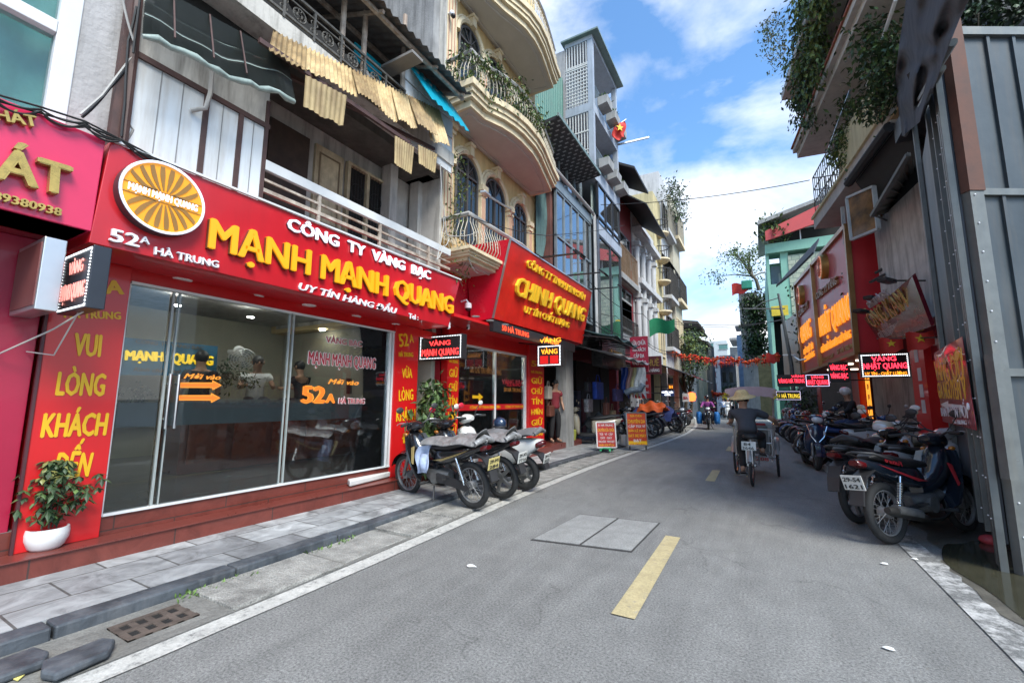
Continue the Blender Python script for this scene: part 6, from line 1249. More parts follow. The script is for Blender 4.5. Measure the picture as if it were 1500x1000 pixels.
def sgt(s, a, c_, hpx, m, o=.006, **k):     # text read from the street: runs from far (left) to near (right)
 A, B = psn(*a, -o), psn(*c_, -o); r = B-A; h = (psn(a[0], a[1]-hpx, -o)-A).length; return text(s, m, nqs, A, r, ZU, h, r.length, **k)
sgt('NHẬT QUANG', (1203, 493), (1251, 464), 29, NQO, depth=.04, bold=.012)
sgt('CÔNG TY VÀNG', (1199, 439), (1230, 415), 10, mat('bronze_letter2', (.3, .13, .05), .4), depth=.06, bold=.03)
sgt('GIỮ CHỮ TÍN HƠN GIỮ VÀNG', (1204, 517), (1248, 494), 9, NQO, depth=.025, bold=.012)
sgt('ĐT: 0438 253 647', (1198, 533), (1222, 523), 5, NQG, depth=.01); sgt('57 HÀ TRUNG', (1227, 519), (1254, 508), 7, NQG, depth=.01)
sgt('QUANG', (1172, 506), (1190, 492), 23, NQO, depth=.04, bold=.012); sgt('CÔNG TY', (1172, 465), (1186, 450), 9, MC['bronze_letter2'], depth=.05, bold=.02)
sgt('GIỮ CHỮ TÍN', (1178, 520), (1192, 510), 8, NQO, depth=.02, bold=.01); sgt('HƠN GIỮ VÀNG', (1179, 530), (1194, 521), 7, NQO, depth=.02, bold=.01)
EMB = emit('emblem_glow', (.9, .35, .2), .15)
for (px, py, ry) in ((1211, 390, 20), (1177, 432, 16)):
 c_ = psn(px, py); R_ = psn(px, py-ry).z-c_.z; b = MB(); b.lathe([(R_, 0), (R_, .16), (R_*.9, .17)], c_, 28, -SN); o = b.build('emblem', NQG, nqs, smooth=40)
 b = MB(); b.lathe([(R_*.88, .15), (R_*.88, .176)], c_, 28, -SN)
 b.build('emblem_face', EMB, o); b = MB()
 for k in range(9):
  d = SD*cos(k*pi/9+.2)+ZU*sin(k*pi/9+.2); b.bar(c_-SN*.178-d*R_*.8, c_-SN*.178+d*R_*.8, .03, .008)
 b.build('emblem_rays', mat('emblem_ray', (.4, .12, .06), .4), o)
nb2 = thing('terraced_house', 'gold shop building behind the tall maroon sign on the right', 'building', spt(4, 0, 3))
b = MB(); b.prism([spt(-.3, zsb+.001, .62), spt(Sl+.2, zsb+.001, .62), spt(Sl+.2, zsb+.001, 6), spt(-.3, zsb+.001, 6)], (0, 0, ztf-zsb-.2)); b.build('wall', REDW, nb2)
b = MB(); b.prism([spt(sBN, zsb-.04, .0), spt(Sl, zsb-.04, .0), spt(Sl, zsb-.04, 2.2), spt(sBN, zsb-.04, 2.2)], (0, 0, .04)); b.build('soffit', mat('soffit_brown', (.16, .05, .03), .4), nb2)
b = MB(); b.prism([spt(-1.5, .05, 1.9), spt(Sl, .05, 1.9), spt(Sl, .05, 2.0), spt(-1.5, .05, 2.0)], (0, 0, zsb-.1)); b.build('shop_wall', mat('dim_shop_front', (.10, .09, .085), .3, var=.3, vs=1), nb2)
for i in range(10):
 c_ = spt(sBN+.3+(i//2)*1.2, zsb-.045, .35+.6*(i % 2)); b = MB(); b.lathe([(.1, -.03), (.1, 0)], c_, 14, ZU); b.build('downlight', SPOT2 if 'SPOT2' in globals() else emit('warm_downlight', (1, .85, .7), .9), nb2)
AMB = emit('amber_strip', (1, .36, .04), .4)
def orange_pillar(s_, w_, lab):
 t_ = thing('pillar_sign', lab, 'pillar sign', spt(s_, .05, 1.5), group='amber framed pillars of the right gold shop'); b = MB()
 b.prism([spt(s_, .05, 1.5), spt(s_+w_, .05, 1.5), spt(s_+w_, .05, 1.9), spt(s_, .05, 1.9)], (0, 0, zsb-.12)); b.build('panel', mat('dark_red_marble', (.10, .015, .015), .25), t_)
 b = MB()
 for e in (s_+.02, s_+w_-.02): b.bar(spt(e, .1, 1.48), spt(e, zsb-.1, 1.48), .03)
 b.build('edge_light', AMB, t_); z_ = zsb-.3
 for q in ('GIỮ', 'CHỮ', 'TÍN', 'HƠN', 'GIỮ', 'VÀNG'): text(q, AMB, t_, spt(s_+w_/2, z_-.18, 1.495), -SD, ZU, .17, w_*.6, depth=.01, bold=.03, center=True); z_ -= .34
orange_pillar(.15, .35, 'amber outlined pillar nearest the parked motorbikes under the tall maroon sign'); orange_pillar(2.6, .4, 'second amber outlined pillar beneath the tall maroon sign'); orange_pillar(6.0, .4, 'farthest amber outlined pillar beneath the tall maroon sign')
b = MB(); b.prism([spt(2.2, .05, 1.4), spt(2.55, .05, 1.4), spt(2.55, .05, 1.9), spt(2.2, .05, 1.9)], (0, 0, zsb-.12)); b.prism([spt(6.5, .05, 1.3), spt(7.4, .05, 1.3), spt(7.4, .05, 1.9), spt(6.5, .05, 1.9)], (0, 0, zsb-.12)); b.build('red_wall', REDP, nb2)
b = MB(); b.prism([spt(.6, 1.95, 1.45), spt(2.5, 1.95, 1.45), spt(2.5, 1.95, 1.6), spt(.6, 1.95, 1.6)], (0, 0, .4)); o = b.build('lintel_board', MC['dark_red_marble'], nb2); text('57 NHẬT QUANG', AMB, nb2, spt(2.4, 2.05, 1.447), -SD, ZU, .2, 1.6, depth=.01, bold=.03)
def led_panel(lab, px0, py0, px1, py1, y, lines, border, back=BLK, th=.14, nx=24, nz=12):
 a, c_ = PYY(px0, py1, y), PYY(px1, py0, y); t_ = thing('led_sign', lab, 'LED sign', (a+c_)/2); b = MB(); b.box(a.x, c_.x, y, y+th, a.z, c_.z); b.build('case', back, t_)
 w_, h_ = c_.x-a.x, c_.z-a.z; b = MB()
 if border == 'none': b.box(a.x, a.x+.01, y-.002, y, a.z, a.z+.01)
 elif border == 'dots': leds(b, a.x+.03, c_.x-.03, y, a.z+.03, c_.z-.03, nx, nz, .009)
 else:
  for P, Q in (((a.x+.03, a.z+.03), (c_.x-.03, a.z+.03)), ((a.x+.03, c_.z-.03), (c_.x-.03, c_.z-.03)), ((a.x+.03, a.z+.03), (a.x+.03, c_.z-.03)), ((c_.x-.03, a.z+.03), (c_.x-.03, c_.z-.03))): b.bar((P[0], y-.005, P[1]), (Q[0], y-.005, Q[1]), .03, .01)
 b.build('border_lights', LEDW if border == 'dots' else emit('led_violet', (.75, .7, 1), .5), t_)
 for s_, u0, u1, v0, vh, m_ in lines: text(s_, m_, t_, (a.x+w_*u0, y-.001, a.z+h_*v0), (1, 0, 0), ZU, h_*vh, w_*(u1-u0), depth=.008, bold=.016)
 b = MB(); b.bar((c_.x, y+th/2, a.z+h_*.5), (c_.x+1.0, y+th/2, a.z+h_*.5), .03); b.build('bracket', BLK, t_); return t_
LEDR2 = emit('led_bright_red', (1, .03, .06), 1.2)
led_panel('large black LED sign with red letters in front of the right gold shop', 1262, 516, 1331, 553, 11.6, (('VÀNG', .24, .74, .68, .2, LEDR2), ('NHẬT QUANG', .06, .94, .36, .25, LEDR2), ('UY TÍN - CHẤT LƯỢNG', .08, .92, .1, .13, LEDO)), 'dots')
led_panel('red LED sign with a violet white border under the tall maroon sign', 1180, 547, 1215, 567, 15.5, (('VÀNG', .25, .75, .66, .18, LEDR2), ('NHẬT QUANG', .06, .94, .2, .36, LEDR2)), 'line')
led_panel('red LED sign without border at the far corner of the tall maroon sign', 1139, 548, 1181, 566, 19.5, (('VÀNG HÀ TRUNG', .05, .95, .3, .35, LEDR2), ('VÀNG', .5, .95, .75, .2, LEDR2)), 'none')
led_panel('red glowing LED sign tucked under the sign soffit beside the amber lintel', 1216, 530, 1242, 560, 13.6, (('VÀNG BẠC', .06, .94, .62, .26, LEDR2), ('VÀNG BẠC', .06, .94, .2, .26, LEDR2)), 'none')
led_panel('yellow lit sign with HÀ TRUNG letters above the plants by the lamp post', 1137, 572, 1173, 586, 22, (('51 HÀ TRUNG', .05, .95, .25, .45, emit('led_yellow', (1, .7, .05), .4)),), 'line')
SIG = thing('shop_sign', 'dark red tilted sign with gold letters under the old grey wall', 'shop sign', pr(1315, 450, .0))
kA = PX(1266, 466, 2.0); kD = PYY(1290, 503, kA.y); kB = PX(1336, 404, 2.0); kC = PYY(1364, 478, kB.y)
b = MB(); b.prism([kA, kB, kC, kD], V((.04, 0, .04))); b.build('panel', mat('dark_red_gloss', (.13, .012, .022), .25, var=.15, coat=.4), SIG)
kn = (kB-kA).cross(kD-kA).normalized()
if kn.dot(kA-C0) > 0: kn = -kn
def kt(s, a, c_, hpx, m, **k):
 A, B = PN(*a, kA, kn)+kn*.02, PN(*c_, kA, kn)+kn*.02; r = B-A; U_ = PN(a[0]-hpx*.25, a[1]-hpx, kA, kn)-PN(*a, kA, kn); hh = U_.length; U_ = U_-r.normalized()*U_.dot(r.normalized()); return text(s, m, SIG, A, r, U_, hh, r.length, **k)
kt('CÔNG TY VÀNG BẠC', (1277, 451), (1307, 431), 7, mat('silver_letter', (.5, .42, .4), .3, metal=.4), depth=.02, bold=.02)
kt('ÔNG KAM', (1283, 480), (1337, 448), 17, GOLD, depth=.02, bold=.012)
kt('GIỮ TÍN NHIỆM HƠN GIỮ VÀNG', (1293, 496), (1356, 466), 7, MC['silver_letter'], depth=.01, bold=.01)
kt('57 HÀ TRUNG', (1318, 499), (1358, 482), 6, GOLD, depth=.02, bold=.02)
b = MB(); rbox(b, -2.3, -.2, 2.05, 2.6, .4, .94); b.build('red_fascia', REDD, SIG)
for i, (px, py) in enumerate(((1305, 505), (1348, 498))):
 p = pr(px, py, -.1); t_ = thing('flag', 'small red flag with a yellow star hanging below the dark red sign, '+('left' if i == 0 else 'right')+' one', 'flag', p, group='small flags below the dark red sign')
 b = MB(); b.grid(lambda u, v: p+V((-.16+.32*u, .03*sin(u*6), .12-.3*v*(1-.3*u)+.02*sin(u*8))), 6, 6); b.build('cloth', FLAGR, t_, smooth=80); b = MB(); star(b, p+V((.0, -.035, .02)), .07, (1, 0, 0), (0, 0, 1), (0, -.004, 0)); b.build('star', FLAGY, t_)
b = MB(); b.bar(pr(1285, 496, -.1), pr(1372, 494, -.1), .02); tag(b.build('flag_rail', BLK), 'thin dark rail carrying the small red flags', 'rail')
rpl = thing('red_pillar', 'red pillar with white notices beside the hoarding', 'pillar', pr(1350, 580, .3))
q0_, q1_ = sp(pr(1337, 560, .3)), sp(pr(1358, 560, .3))
b = MB(); rbox(b, q1_, q0_, .05, 2.3, .3, .8); b.build('panel', REDP, rpl)
b = MB()
for (x, y, hh) in ((1342, 522, .2), (1347, 549, .2), (1350, 573, .2), (1353, 596, .2)): p = pr(x, y, .295); s_ = sp(p); rbox(b, s_-.06, s_+.06, p.z-.1, p.z+.12, .292, .299)
b.build('notice', mat('paper_white', (.6, .57, .57), .6), rpl)
b = MB(); rbox(b, q1_-.9, q1_-.02, .05, 2.4, .5, .8); b.build('white_wall', CREAM2, rpl)
lpb = PZ(1167, 632, .05); lp = thing('lamp_post', 'tall grey street pole with a double cross arm on the right sidewalk', 'lamp post', lpb)
dz = PYY(1140, 430, lpb.y); b = MB(); b.tube([lpb, (lpb.x, lpb.y, 3), V((dz.x, lpb.y, dz.z))], [.10, .085, .05], 10); b.build('pole', GATEF, lp, smooth=50)
a, c_ = PYY(1088, 452, lpb.y), PYY(1150, 452, lpb.y); b = MB(); b.bar(a, c_, .05); b.tube([V((dz.x, lpb.y, dz.z-.2)), lerp(a, c_, .5)+V((0, 0, .3)), lerp(a, c_, .25)], .025, 6); b.build('cross_arm', GATEF, lp)
b = MB(); p = PYY(1162, 521, lpb.y); q = PYY(1180, 526, 18); b.tube([p, p.lerp(q, .6)+V((0, 0, -.1)), q], .03, 6); b.bar(p+V((-.4, 0, .05)), p+V((.1, 0, .05)), .1, .06); tag(b.build('wall_lamp', ALU), 'pale lamp arm reaching from the red wall to the street pole', 'lamp')
s2 = thing('shop_sign', 'narrow brown sign behind the lamp post seen almost edge on', 'shop sign', (1.5, 26, 3))
A_, B_ = V((1.62, 23.5, 0)), V((1.25, 29.5, 0)); zb2_, zt2_ = PYY(1152, 552, 24).z, PYY(1148, 462, 24).z
b = MB(); b.prism([A_+V((0, 0, zb2_)), B_+V((0, 0, zb2_)), B_+V((0, 0, zt2_+.4)), A_+V((0, 0, zt2_))], (.5, 0, 0)); b.build('panel', mat('brown_gold_sign', (.28, .15, .06), .4, var=.5, vs=1.5), s2)
b = MB(); b.box(1.63, 3.5, 23.6, 26, zb2_+.2, PYY(1165, 503, 23.6).z); b.build('red_box', REDC, s2)
h = thing('terraced_house', 'red and dark shop building behind the lamp post on the right', 'building', (4, 26, 0)); b = MB(); b.box(2.1, 7, 21.2, 33, 0, 5.2); b.build('wall', DGREY, h); b = MB(); b.box(2.08, 2.1, 21.3, 22.5, .05, 2.4); b.build('red_wall', REDP, h)
foliage('potted_plant', [((random.uniform(1.5, 2.1), random.uniform(22.6, 30), random.uniform(.5, 1.7)), .22) for _ in range(26)], 1300, .2, (LEAFD, LEAFD, LEAF), 'dark shrubs crowding the right sidewalk behind the lamp post', cat='shrub')
GRW = mat('mint_green_wall', (.22, .43, .33), .8, var=.08, vs=1, streak=.2, scol=(.15, .28, .22))
gy = 38.
PG = lambda x, y: PYY(x, y, gy)
gr = thing('building', 'mint green building with red roofed terrace and tiled front on the right bend', 'building', (3, gy+4, 0))
a, c_ = PG(1121, 366), PG(1235, 350); zt_ = PG(1160, 358).z
b = MB(); b.box(a.x, c_.x, gy+1.5, gy+12, 0, zt_-.9); b.build('wall', GRW, gr)
b = MB(); b.box(a.x, c_.x, gy-.3, gy+1.5, PG(1130, 372).z-.0, zt_+.2); p = PG(1150, 395); b.box(p.x-.25, p.x+.25, gy, gy+1.5, 0, PG(1130, 372).z-.001); b.box(a.x, p.x, gy-.3, gy+1.5, PG(1130, 445).z-.5, PG(1130, 418).z); b.box(a.x, a.x+.2, gy, gy+1.5, 0, PG(1130, 372).z-.001); b.build('balcony', GRW, gr)
b = MB(); p = PG(1153, 365); q = PG(1205, 400); b.box(p.x, c_.x, gy-.05, gy+1.4, 0, p.z-.5); b.build('tiled_front', brickmat('green_cream_tile', (.42, .44, .33), (.30, .36, .26), (.2, .25, .2), .5, .35, .03, vein=.3, rot=(radians(90), 0, 0)), gr)
b = MB(); b.box(a.x+.3, p.x-.3, gy+1.45, gy+1.52, PG(1130, 418).z+.01, PG(1130, 378).z-.3); b.build('blue_wall', mat('pale_blue_wall', (.38, .42, .52), .8, var=.1), gr)
b = MB(); b.box(a.x+.8, a.x+1.6, gy+1.40, gy+1.449, PG(1130, 418).z+.02, PG(1130, 395).z); b.build('door', ALUW, gr)
b = MB(); b.box(a.x, p.x, gy+1.4, gy+1.6, 2.5, PG(1130, 450).z-.6); b.build('dark_opening', DARK, gr)
b = MB(); b.box(a.x+.1, p.x-.25, gy-.32, gy-.305, PG(1130, 464).z, PG(1130, 450).z); b.build('yellow_board', mat('yellow_board', (.6, .45, .03), .5), gr)
b = MB(); A1, B1 = PG(1110, 332), PG(1240, 285); A2 = PG(1120, 338)
b.prism([V((A1.x, gy-1, A1.z-.2)), V((B1.x, gy-1, B1.z)), V((B1.x, gy-1, B1.z+.25)), V((A1.x, gy-1, A1.z+.1))], (0, 9, 0)); b.build('roof', GREYW, gr)
b = MB(); b.prism([V((A2.x, gy-.9, A2.z-1.1)), V((B1.x, gy-.9, B1.z-1.6)), V((B1.x, gy-.9, B1.z-.05)), V((A2.x, gy-.9, A2.z-.35))], (0, .2, 0)); b.build('red_valance', mat('red_canvas', (.48, .07, .07), .7, var=.08), gr)
b = MB(); b.box(A2.x+.3, B1.x, gy+3, gy+3.2, zt_, B1.z-.3); b.build('dark_terrace', DARK, gr)
b = MB(); rail(b, 0, 0, 1, 0, 1, 1) if False else None
p0_, p1_ = PG(1172, 345), PG(1195, 330); b.bar((p0_.x, gy-.2, zt_+1.1), (c_.x, gy-.2, zt_+1.1), .07); b.bar((p0_.x, gy-.2, zt_+.2), (p0_.x, gy-.2, zt_+1.1), .07); b.build('railing', ALUW, gr)
foliage('terrace_plant', [(PG(1122+random.uniform(0, 30), 340-random.uniform(-6, 8))+V((0, -.3, 0)), .4) for _ in range(12)], 500, .4, (LEAF, LEAFD, LEAFY), 'potted plants along the terrace of the mint green building', down=-.4)
b = MB(); y_ = 24.; P = [PYY(1140, 420, y_), PYY(1180, 345+0, y_), PYY(1182, 372, y_+3), PYY(1150, 420, y_+3)]; b.prism([PYY(1137, 421, 25), PYY(1166, 398, 23), PYY(1192, 372, 22), PYY(1200, 352, 24), PYY(1165, 390, 27)], (0, 0, .12)); tag(b.build('awning', BLKAW), 'black awning between the tall maroon sign and the mint green building', 'awning')
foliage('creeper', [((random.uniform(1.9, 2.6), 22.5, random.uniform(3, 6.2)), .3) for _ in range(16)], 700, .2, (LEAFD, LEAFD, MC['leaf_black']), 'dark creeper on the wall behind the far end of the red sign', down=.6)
h = ph('tall white slab house with a wall of ivy past the mint green building', 52, 1090, 1118, 428, WHITEW, dep=8)
PI_ = lambda x, y: PYY(x, y, 51.6)
foliage('ivy', [(PI_(lerp(1101, 1122, random.random()), lerp(432, 520, random.random())), .45) for _ in range(50)], 2400, .45, (LEAFD, LEAF, MC['leaf_black']), 'wall of dark ivy covering the white slab house', down=.6)
tree('small tree rooted high on the wall above the ivy house', PI_(1112, 425), 3.2, 2.2, 1300, .32, (LEAFY, LEAF), name='wall_tree', lean=(-1.2, 0), th=.2)
h = ph('narrow house clad in pale blue sheets past the ivy house', 58, 1083, 1094, 490, mat('pale_blue_sheet', (.22, .33, .48), .6, var=.2), dep=6)
b = MB(); p, q = PYY(1083, 482, 57.9), PYY(1094, 482, 57.9); b.box(p.x-.4, q.x, 57, 60, p.z, p.z+.3); b.build('roof', GREYW, h)
foliage('ivy', [(PYY(lerp(1090, 1099, random.random()), lerp(430, 500, random.random()), 51.5), .3) for _ in range(14)], 350, .4, (LEAFD, MC['leaf_grey']), 'thin creeper trailing down the left edge of the white slab house', down=.8)
h = ph('dark yellow house front under the ivy on the right bend', 47, 1112, 1135, 520, mat('ochre_wall', (.30, .24, .12), .8, var=.3), dep=4)
b = MB(); p = PYY(1092, 412, 51.5); b.box(p.x-.4, p.x+.6, 51, 52, p.z-.9, p.z); tag(b.build('water_tank', mat('green_tank', (.03, .24, .16), .5), bevel=.1), 'green box tank high beside the wall tree', 'tank')
b = MB(); p = PYY(1083, 427, 51.5); b.grid(lambda u, v: p+V((-.7+1.6*u, .2*sin(u*6), .9-1.3*v*(1-.3*u)+.15*sin(u*7))), 6, 6); tag(b.build('flag', FLAGR, smooth=80), 'red flag on the skyline at the right bend', 'flag')
# ================================================================ MOTORBIKES
RUB = mat('tyre_rubber', (.022, .022, .022), .8, var=.3, vs=20, bump=.2, bs=60)
SPK = mat('spoke_steel', (.30, .30, .30), .5, metal=.5, var=.2, vs=10)
ENG = mat('engine_alloy', (.18, .18, .175), .5, metal=.6, var=.3, vs=14)
SEATM = mat('black_vinyl_seat', (.02, .02, .021), .55, var=.2, vs=12, bump=.15, bs=80)
PBLK = mat('dark_plastic', (.028, .028, .03), .5, var=.25)
TAILR = mat('tail_light_red', (.085, .005, .007), .15, coat=.6); LENS = mat('headlight_lens', (.55, .58, .6), .1, spec=.8, coat=.8); PLATE = mat('number_plate', (.62, .62, .58), .45, var=.1); PLATEY = mat('yellow_plate', (.62, .52, .2), .45); PTXT = mat('plate_letter', (.03, .03, .03), .5)
SILV = mat('silver_seat_cover', (.30, .30, .30), .38, metal=.3, var=.4, vs=9, bump=.9, bs=16)
def paint(n, c): return mat('paint_'+n, c, .22, var=.06, coat=.8)
def sring(x, zc, hw, hh, e=2.6, n=14, y0=0.): return [V((x, y0+hw*math.copysign(abs(cos(t))**(2/e), cos(t)), zc+hh*math.copysign(abs(sin(t))**(2/e), sin(t)))) for t in [2*pi*i/n for i in range(n)]]
def shell(b, secs, e=2.6, n=14): return b.loft([sring(*s, e=e, n=n) for s in secs])
def arcshell(b, cx, cz, R, a0, a1, hw, n=10, drop=.03, th=.008):
 for k in range(n):
  for (s0, s1) in ((-1, 0), (0, 1)):
   P = []
   for a in (a0+(a1-a0)*k/n, a0+(a1-a0)*(k+1)/n):
    for s in (s0, s1): r = R-drop*abs(s); P.append(V((cx+r*cos(a), s*hw, cz+r*sin(a))))
   b.add([P[0], P[1], P[3], P[2]], [(0, 1, 2, 3)])
   b.add([p*1.0+V((0, 0, -th)) for p in (P[0], P[1], P[3], P[2])], [(3, 2, 1, 0)])
def wheel(par, x, R, r, kind, hub=.05):
 b = MB(); b.torus((x, 0, R), V((0, 1, 0)), R-r, r, 28, 10, 1.0); w = b.build('wheel', RUB, par, local=True, smooth=50)
 b = MB(); b.torus((x, 0, R), V((0, 1, 0)), R-2*r+.004, .014, 26, 6, 1.6); b.cyl((x, -.05, R), (x, .05, R), hub, 14); b.cyl((x, -.062, R), (x, .062, R), .012, 8)
 if kind == 'spoke':
  for i in range(24): a = 2*pi*i/24; s_ = .03*(1 if i % 2 else -1); o_ = a+(.5 if i % 4 < 2 else -.5); b.tube([(x+hub*.9*cos(o_), s_, R+hub*.9*sin(o_)), (x+(R-2*r)*cos(a), 0, R+(R-2*r)*sin(a))], .003, 4, False)
 else:
  for i in range(5): a = 2*pi*i/5; d = V((cos(a), 0, sin(a))); t_ = V((-sin(a), 0, cos(a))); P = V((x, 0, R)); b.prism([P+d*hub*.8-t_*.025, P+d*(R-2*r)-t_*.03, P+d*(R-2*r)+t_*.012, P+d*hub*.8+t_*.02], (0, .03, 0))
  b.cyl((x, .055, R), (x, .062, R), hub*1.6, 18)
 b.build('rim', SPK if kind == 'spoke' else ENG, w, local=True, smooth=40)
def plate_txt(par, s1, s2, c, n_, yel=False):
 c = V(c); b = MB(); R_ = V((0, -1, 0)); n_ = V(n_).normalized(); U = n_.cross(R_) if False else R_.cross(n_)*-1
 U = V((-.25, 0, 1)).normalized(); w_, h_ = .19, .14
 b.prism([c-R_*w_/2-U*h_/2, c+R_*w_/2-U*h_/2, c+R_*w_/2+U*h_/2, c-R_*w_/2+U*h_/2], V((-.006, 0, -.002))); p = b.build('number_plate', PLATEY if yel else PLATE, par, local=True)
 for s_, dz in ((s1, .012), (s2, -.055)):
  o = text(s_, PTXT, None, c-R_*w_*.42+U*dz+V((-.007, 0, -.002)), R_, U, .042, w_*.84, depth=.002, bold=.025, name='plate_letters'); o.parent = p
def mirrors(par, x, z, sp=.30, m=None, col=None):
 for s in (-1, 1):
  b = MB(); b.tube([(x, s*.16, z), (x+.01, s*.24, z+.10), (x-.01, s*sp, z+.17)], .006, 5); b.m(1).ell((x-.02, s*sp, z+.19), (.018, .062, .042), 12, 6); b.build('mirror', [PBLK, col or PBLK], par, local=True, smooth=50)
def bars(par, x, z, hw=.33, rise=.06):
 b = MB(); b.tube([(x-.10, -hw, z+rise-.02), (x-.03, -.18, z+rise), (x, -.06, z), (x, .06, z), (x-.03, .18, z+rise), (x-.10, hw, z+rise-.02)], .012, 7); hb = b.build('handlebar', PBLK, par, local=True, smooth=60)
 for s in (-1, 1):
  b = MB(); b.cyl((x-.10, s*hw, z+rise-.02), (x-.055, s*(hw-.12), z+rise-.01), .019, 10); b.build('grip', RUB, hb, local=True, smooth=60)
  b = MB(); b.tube([(x-.02, s*.2, z+rise), (x+.03, s*.26, z+rise), (x-.02, s*(hw+.01), z+rise-.01)], .006, 5); b.build('brake_lever', ALU, hb, local=True)
def stand_misc(par, ex='long'):
 b = MB(); b.tube([(-.02, .10, .22), (-.10, .20, .02), (-.06, .23, .005)], .012, 6); b.build('kickstand', PBLK, par, local=True)
def underbone(lab, loc, rz, body, accent=None, lean=.10, group=None, wheelk='spoke', cover=False, plate=None, mcol=None, name='motorbike', rack=False, seatm=None, low=False):
 t = thing(name, lab, 'motorbike', loc, rz, group); t.rotation_euler = (-lean, 0, rz); accent = accent or PBLK
 wheel(t, -.61, .285, .04, wheelk); wheel(t, .64, .28, .034, wheelk)
 if low: pass
 b = MB()
 for s in (-1, 1): b.tube([(.64, s*.075, .28), (.50, s*.07, .62), (.44, s*.05, .80)], [.022, .022, .026], 8)
 b.build('front_fork', ENG, t, local=True, smooth=60)
 b = MB(); arcshell(b, .64, .28, .335, radians(20), radians(165), .068, 12, .035); b.prism([(.60, .06, .5), (.53, .06, .66), (.50, .05, .66), (.52, .06, .45)], (0, .006, 0)); b.prism([(.60, -.06, .5), (.53, -.06, .66), (.50, -.05, .66), (.52, -.06, .45)], (0, -.006, 0)); b.build('front_fender', body, t, local=True, smooth=50)
 b = MB(); shell(b, [(.52, .80, .05, .05), (.50, .80, .085, .10), (.45, .76, .11, .15), (.38, .70, .12, .17), (.30, .62, .10, .14), (.22, .54, .07, .10), (.12, .48, .055, .07), (-.05, .47, .06, .07)], 2.4)
 for s in (-1, 1):
  b.loft([[V((x, s*y, z)), V((x+.02, s*(y+.012), z)), V((x2+.02, s*(y2+.012), z2)), V((x2, s*y2, z2))] for x, y, z, x2, y2, z2 in ((.47, .06, .86, .42, .17, .84), (.46, .07, .74, .36, .21, .68), (.40, .07, .58, .27, .22, .48), (.33, .06, .44, .20, .20, .33), (.27, .05, .36, .18, .14, .27))])
 b.build('leg_shield', body, t, local=True, smooth=50)
 b = MB(); shell(b, [(.02, .56, .06, .10), (-.10, .60, .095, .11), (-.30, .62, .12, .10), (-.50, .66, .115, .085), (-.70, .72, .095, .06), (-.86, .77, .06, .035), (-.92, .79, .03, .015)], 2.8); b.build('tail_body', body, t, local=True, smooth=50)
 b = MB()
 for s in (-1, 1): b.prism([(.0, s*.092, .55), (-.25, s*.127, .60), (-.55, s*.12, .69), (-.72, s*.10, .745), (-.50, s*.125, .655), (-.2, s*.12, .56)], (0, s*.004, 0)); b.prism([(.32, s*.16, .70), (.26, s*.215, .52), (.235, s*.215, .50), (.28, s*.15, .72)], (.012, s*.006, 0))
 b.build('stripe', accent, t, local=True)
 b = MB(); shell(b, [(.10, .69, .05, .015), (.06, .71, .09, .035), (-.12, .73, .115, .045), (-.32, .745, .13, .05), (-.52, .79, .125, .045), (-.70, .815, .10, .035), (-.76, .81, .06, .015)], 2.8); st = b.build('seat', seatm or SEATM, t, local=True, smooth=50)
 if cover:
  b = MB(); b.grid(lambda u, v: V((.14-1.0*u+.03*sin(v*9), (v-.5)*(.34+.03*sin(u*15)), .825+.062*u+.01*sin(u*11)-.30*abs(v-.5)**1.9+(.10*max(0, u-.86)/.14*sin(v*pi)))), 24, 12, (0, 0, .008)); b.torus((-.87, 0, .84), V((0, 1, 0)), .03, .012, 10, 5)
  P = MB(); P.tube([(-.84, -.16, .82), (-.86, 0, .87), (-.84, .16, .82)], [.035, .045, .035], 8); tag_ = P; b.build('seat_cover', SILV, st, local=True, smooth=70); P.build('cover_roll', SILV, st, local=True, smooth=60)
 b = MB(); b.tube([(-.55, -.13, .78), (-.80, -.12, .85), (-.90, 0, .865), (-.80, .12, .85), (-.55, .13, .78)], .013, 7); b.build('grab_rail', PBLK if not rack else CHR, t, local=True, smooth=60)
 b = MB(); shell(b, [(-.84, .745, .07, .034), (-.90, .76, .06, .034), (-.925, .765, .045, .024)], 3); b.build('tail_light', TAILR, t, local=True, smooth=40)
 b = MB(); b.loft([[V((x, -w_, z)), V((x, w_, z)), V((x+.02, w_, z-.01)), V((x+.02, -w_, z-.01))] for x, z, w_ in ((-.74, .70, .07), (-.88, .64, .07), (-.96, .52, .065), (-1.0, .38, .06))]); b.build('rear_fender', PBLK, t, local=True)
 if plate: plate_txt(t, plate[0], plate[1], (-.985, 0, .585), (-1, 0, .25), plate[2] if len(plate) > 2 else False)
 b = MB(); shell(b, [(.54, .93, .055, .045), (.51, .94, .10, .075), (.45, .96, .12, .08), (.36, .97, .10, .06), (.30, .975, .05, .03)], 2.4); hl = b.build('handle_cowl', body, t, local=True, smooth=50)
 b = MB(); shell(b, [(.555, .925, .05, .035), (.535, .93, .085, .058), (.51, .935, .098, .066)], 2.4); b.build('headlight', LENS, hl, local=True, smooth=50)
 for s in (-1, 1): b = MB(); b.ell((.49, s*.125, .86), (.04, .03, .025), 10, 6); b.build('indicator', mat('amber_lens', (.45, .16, .02), .2, coat=.6), hl, local=True, smooth=60)
 bars(t, .40, .97); mirrors(t, .38, 1.02, .30, None, mcol)
 b = MB(); shell(b, [(.20, .36, .05, .05), (.12, .35, .085, .08), (-.02, .34, .11, .095), (-.16, .34, .10, .09), (-.24, .36, .05, .06)], 3.2, 12); b.cyl((.16, 0, .37), (.30, 0, .40), .06, 10); b.cyl((-.05, -.13, .33), (-.05, .13, .33), .075, 16); b.build('engine', ENG, t, local=True, smooth=40)
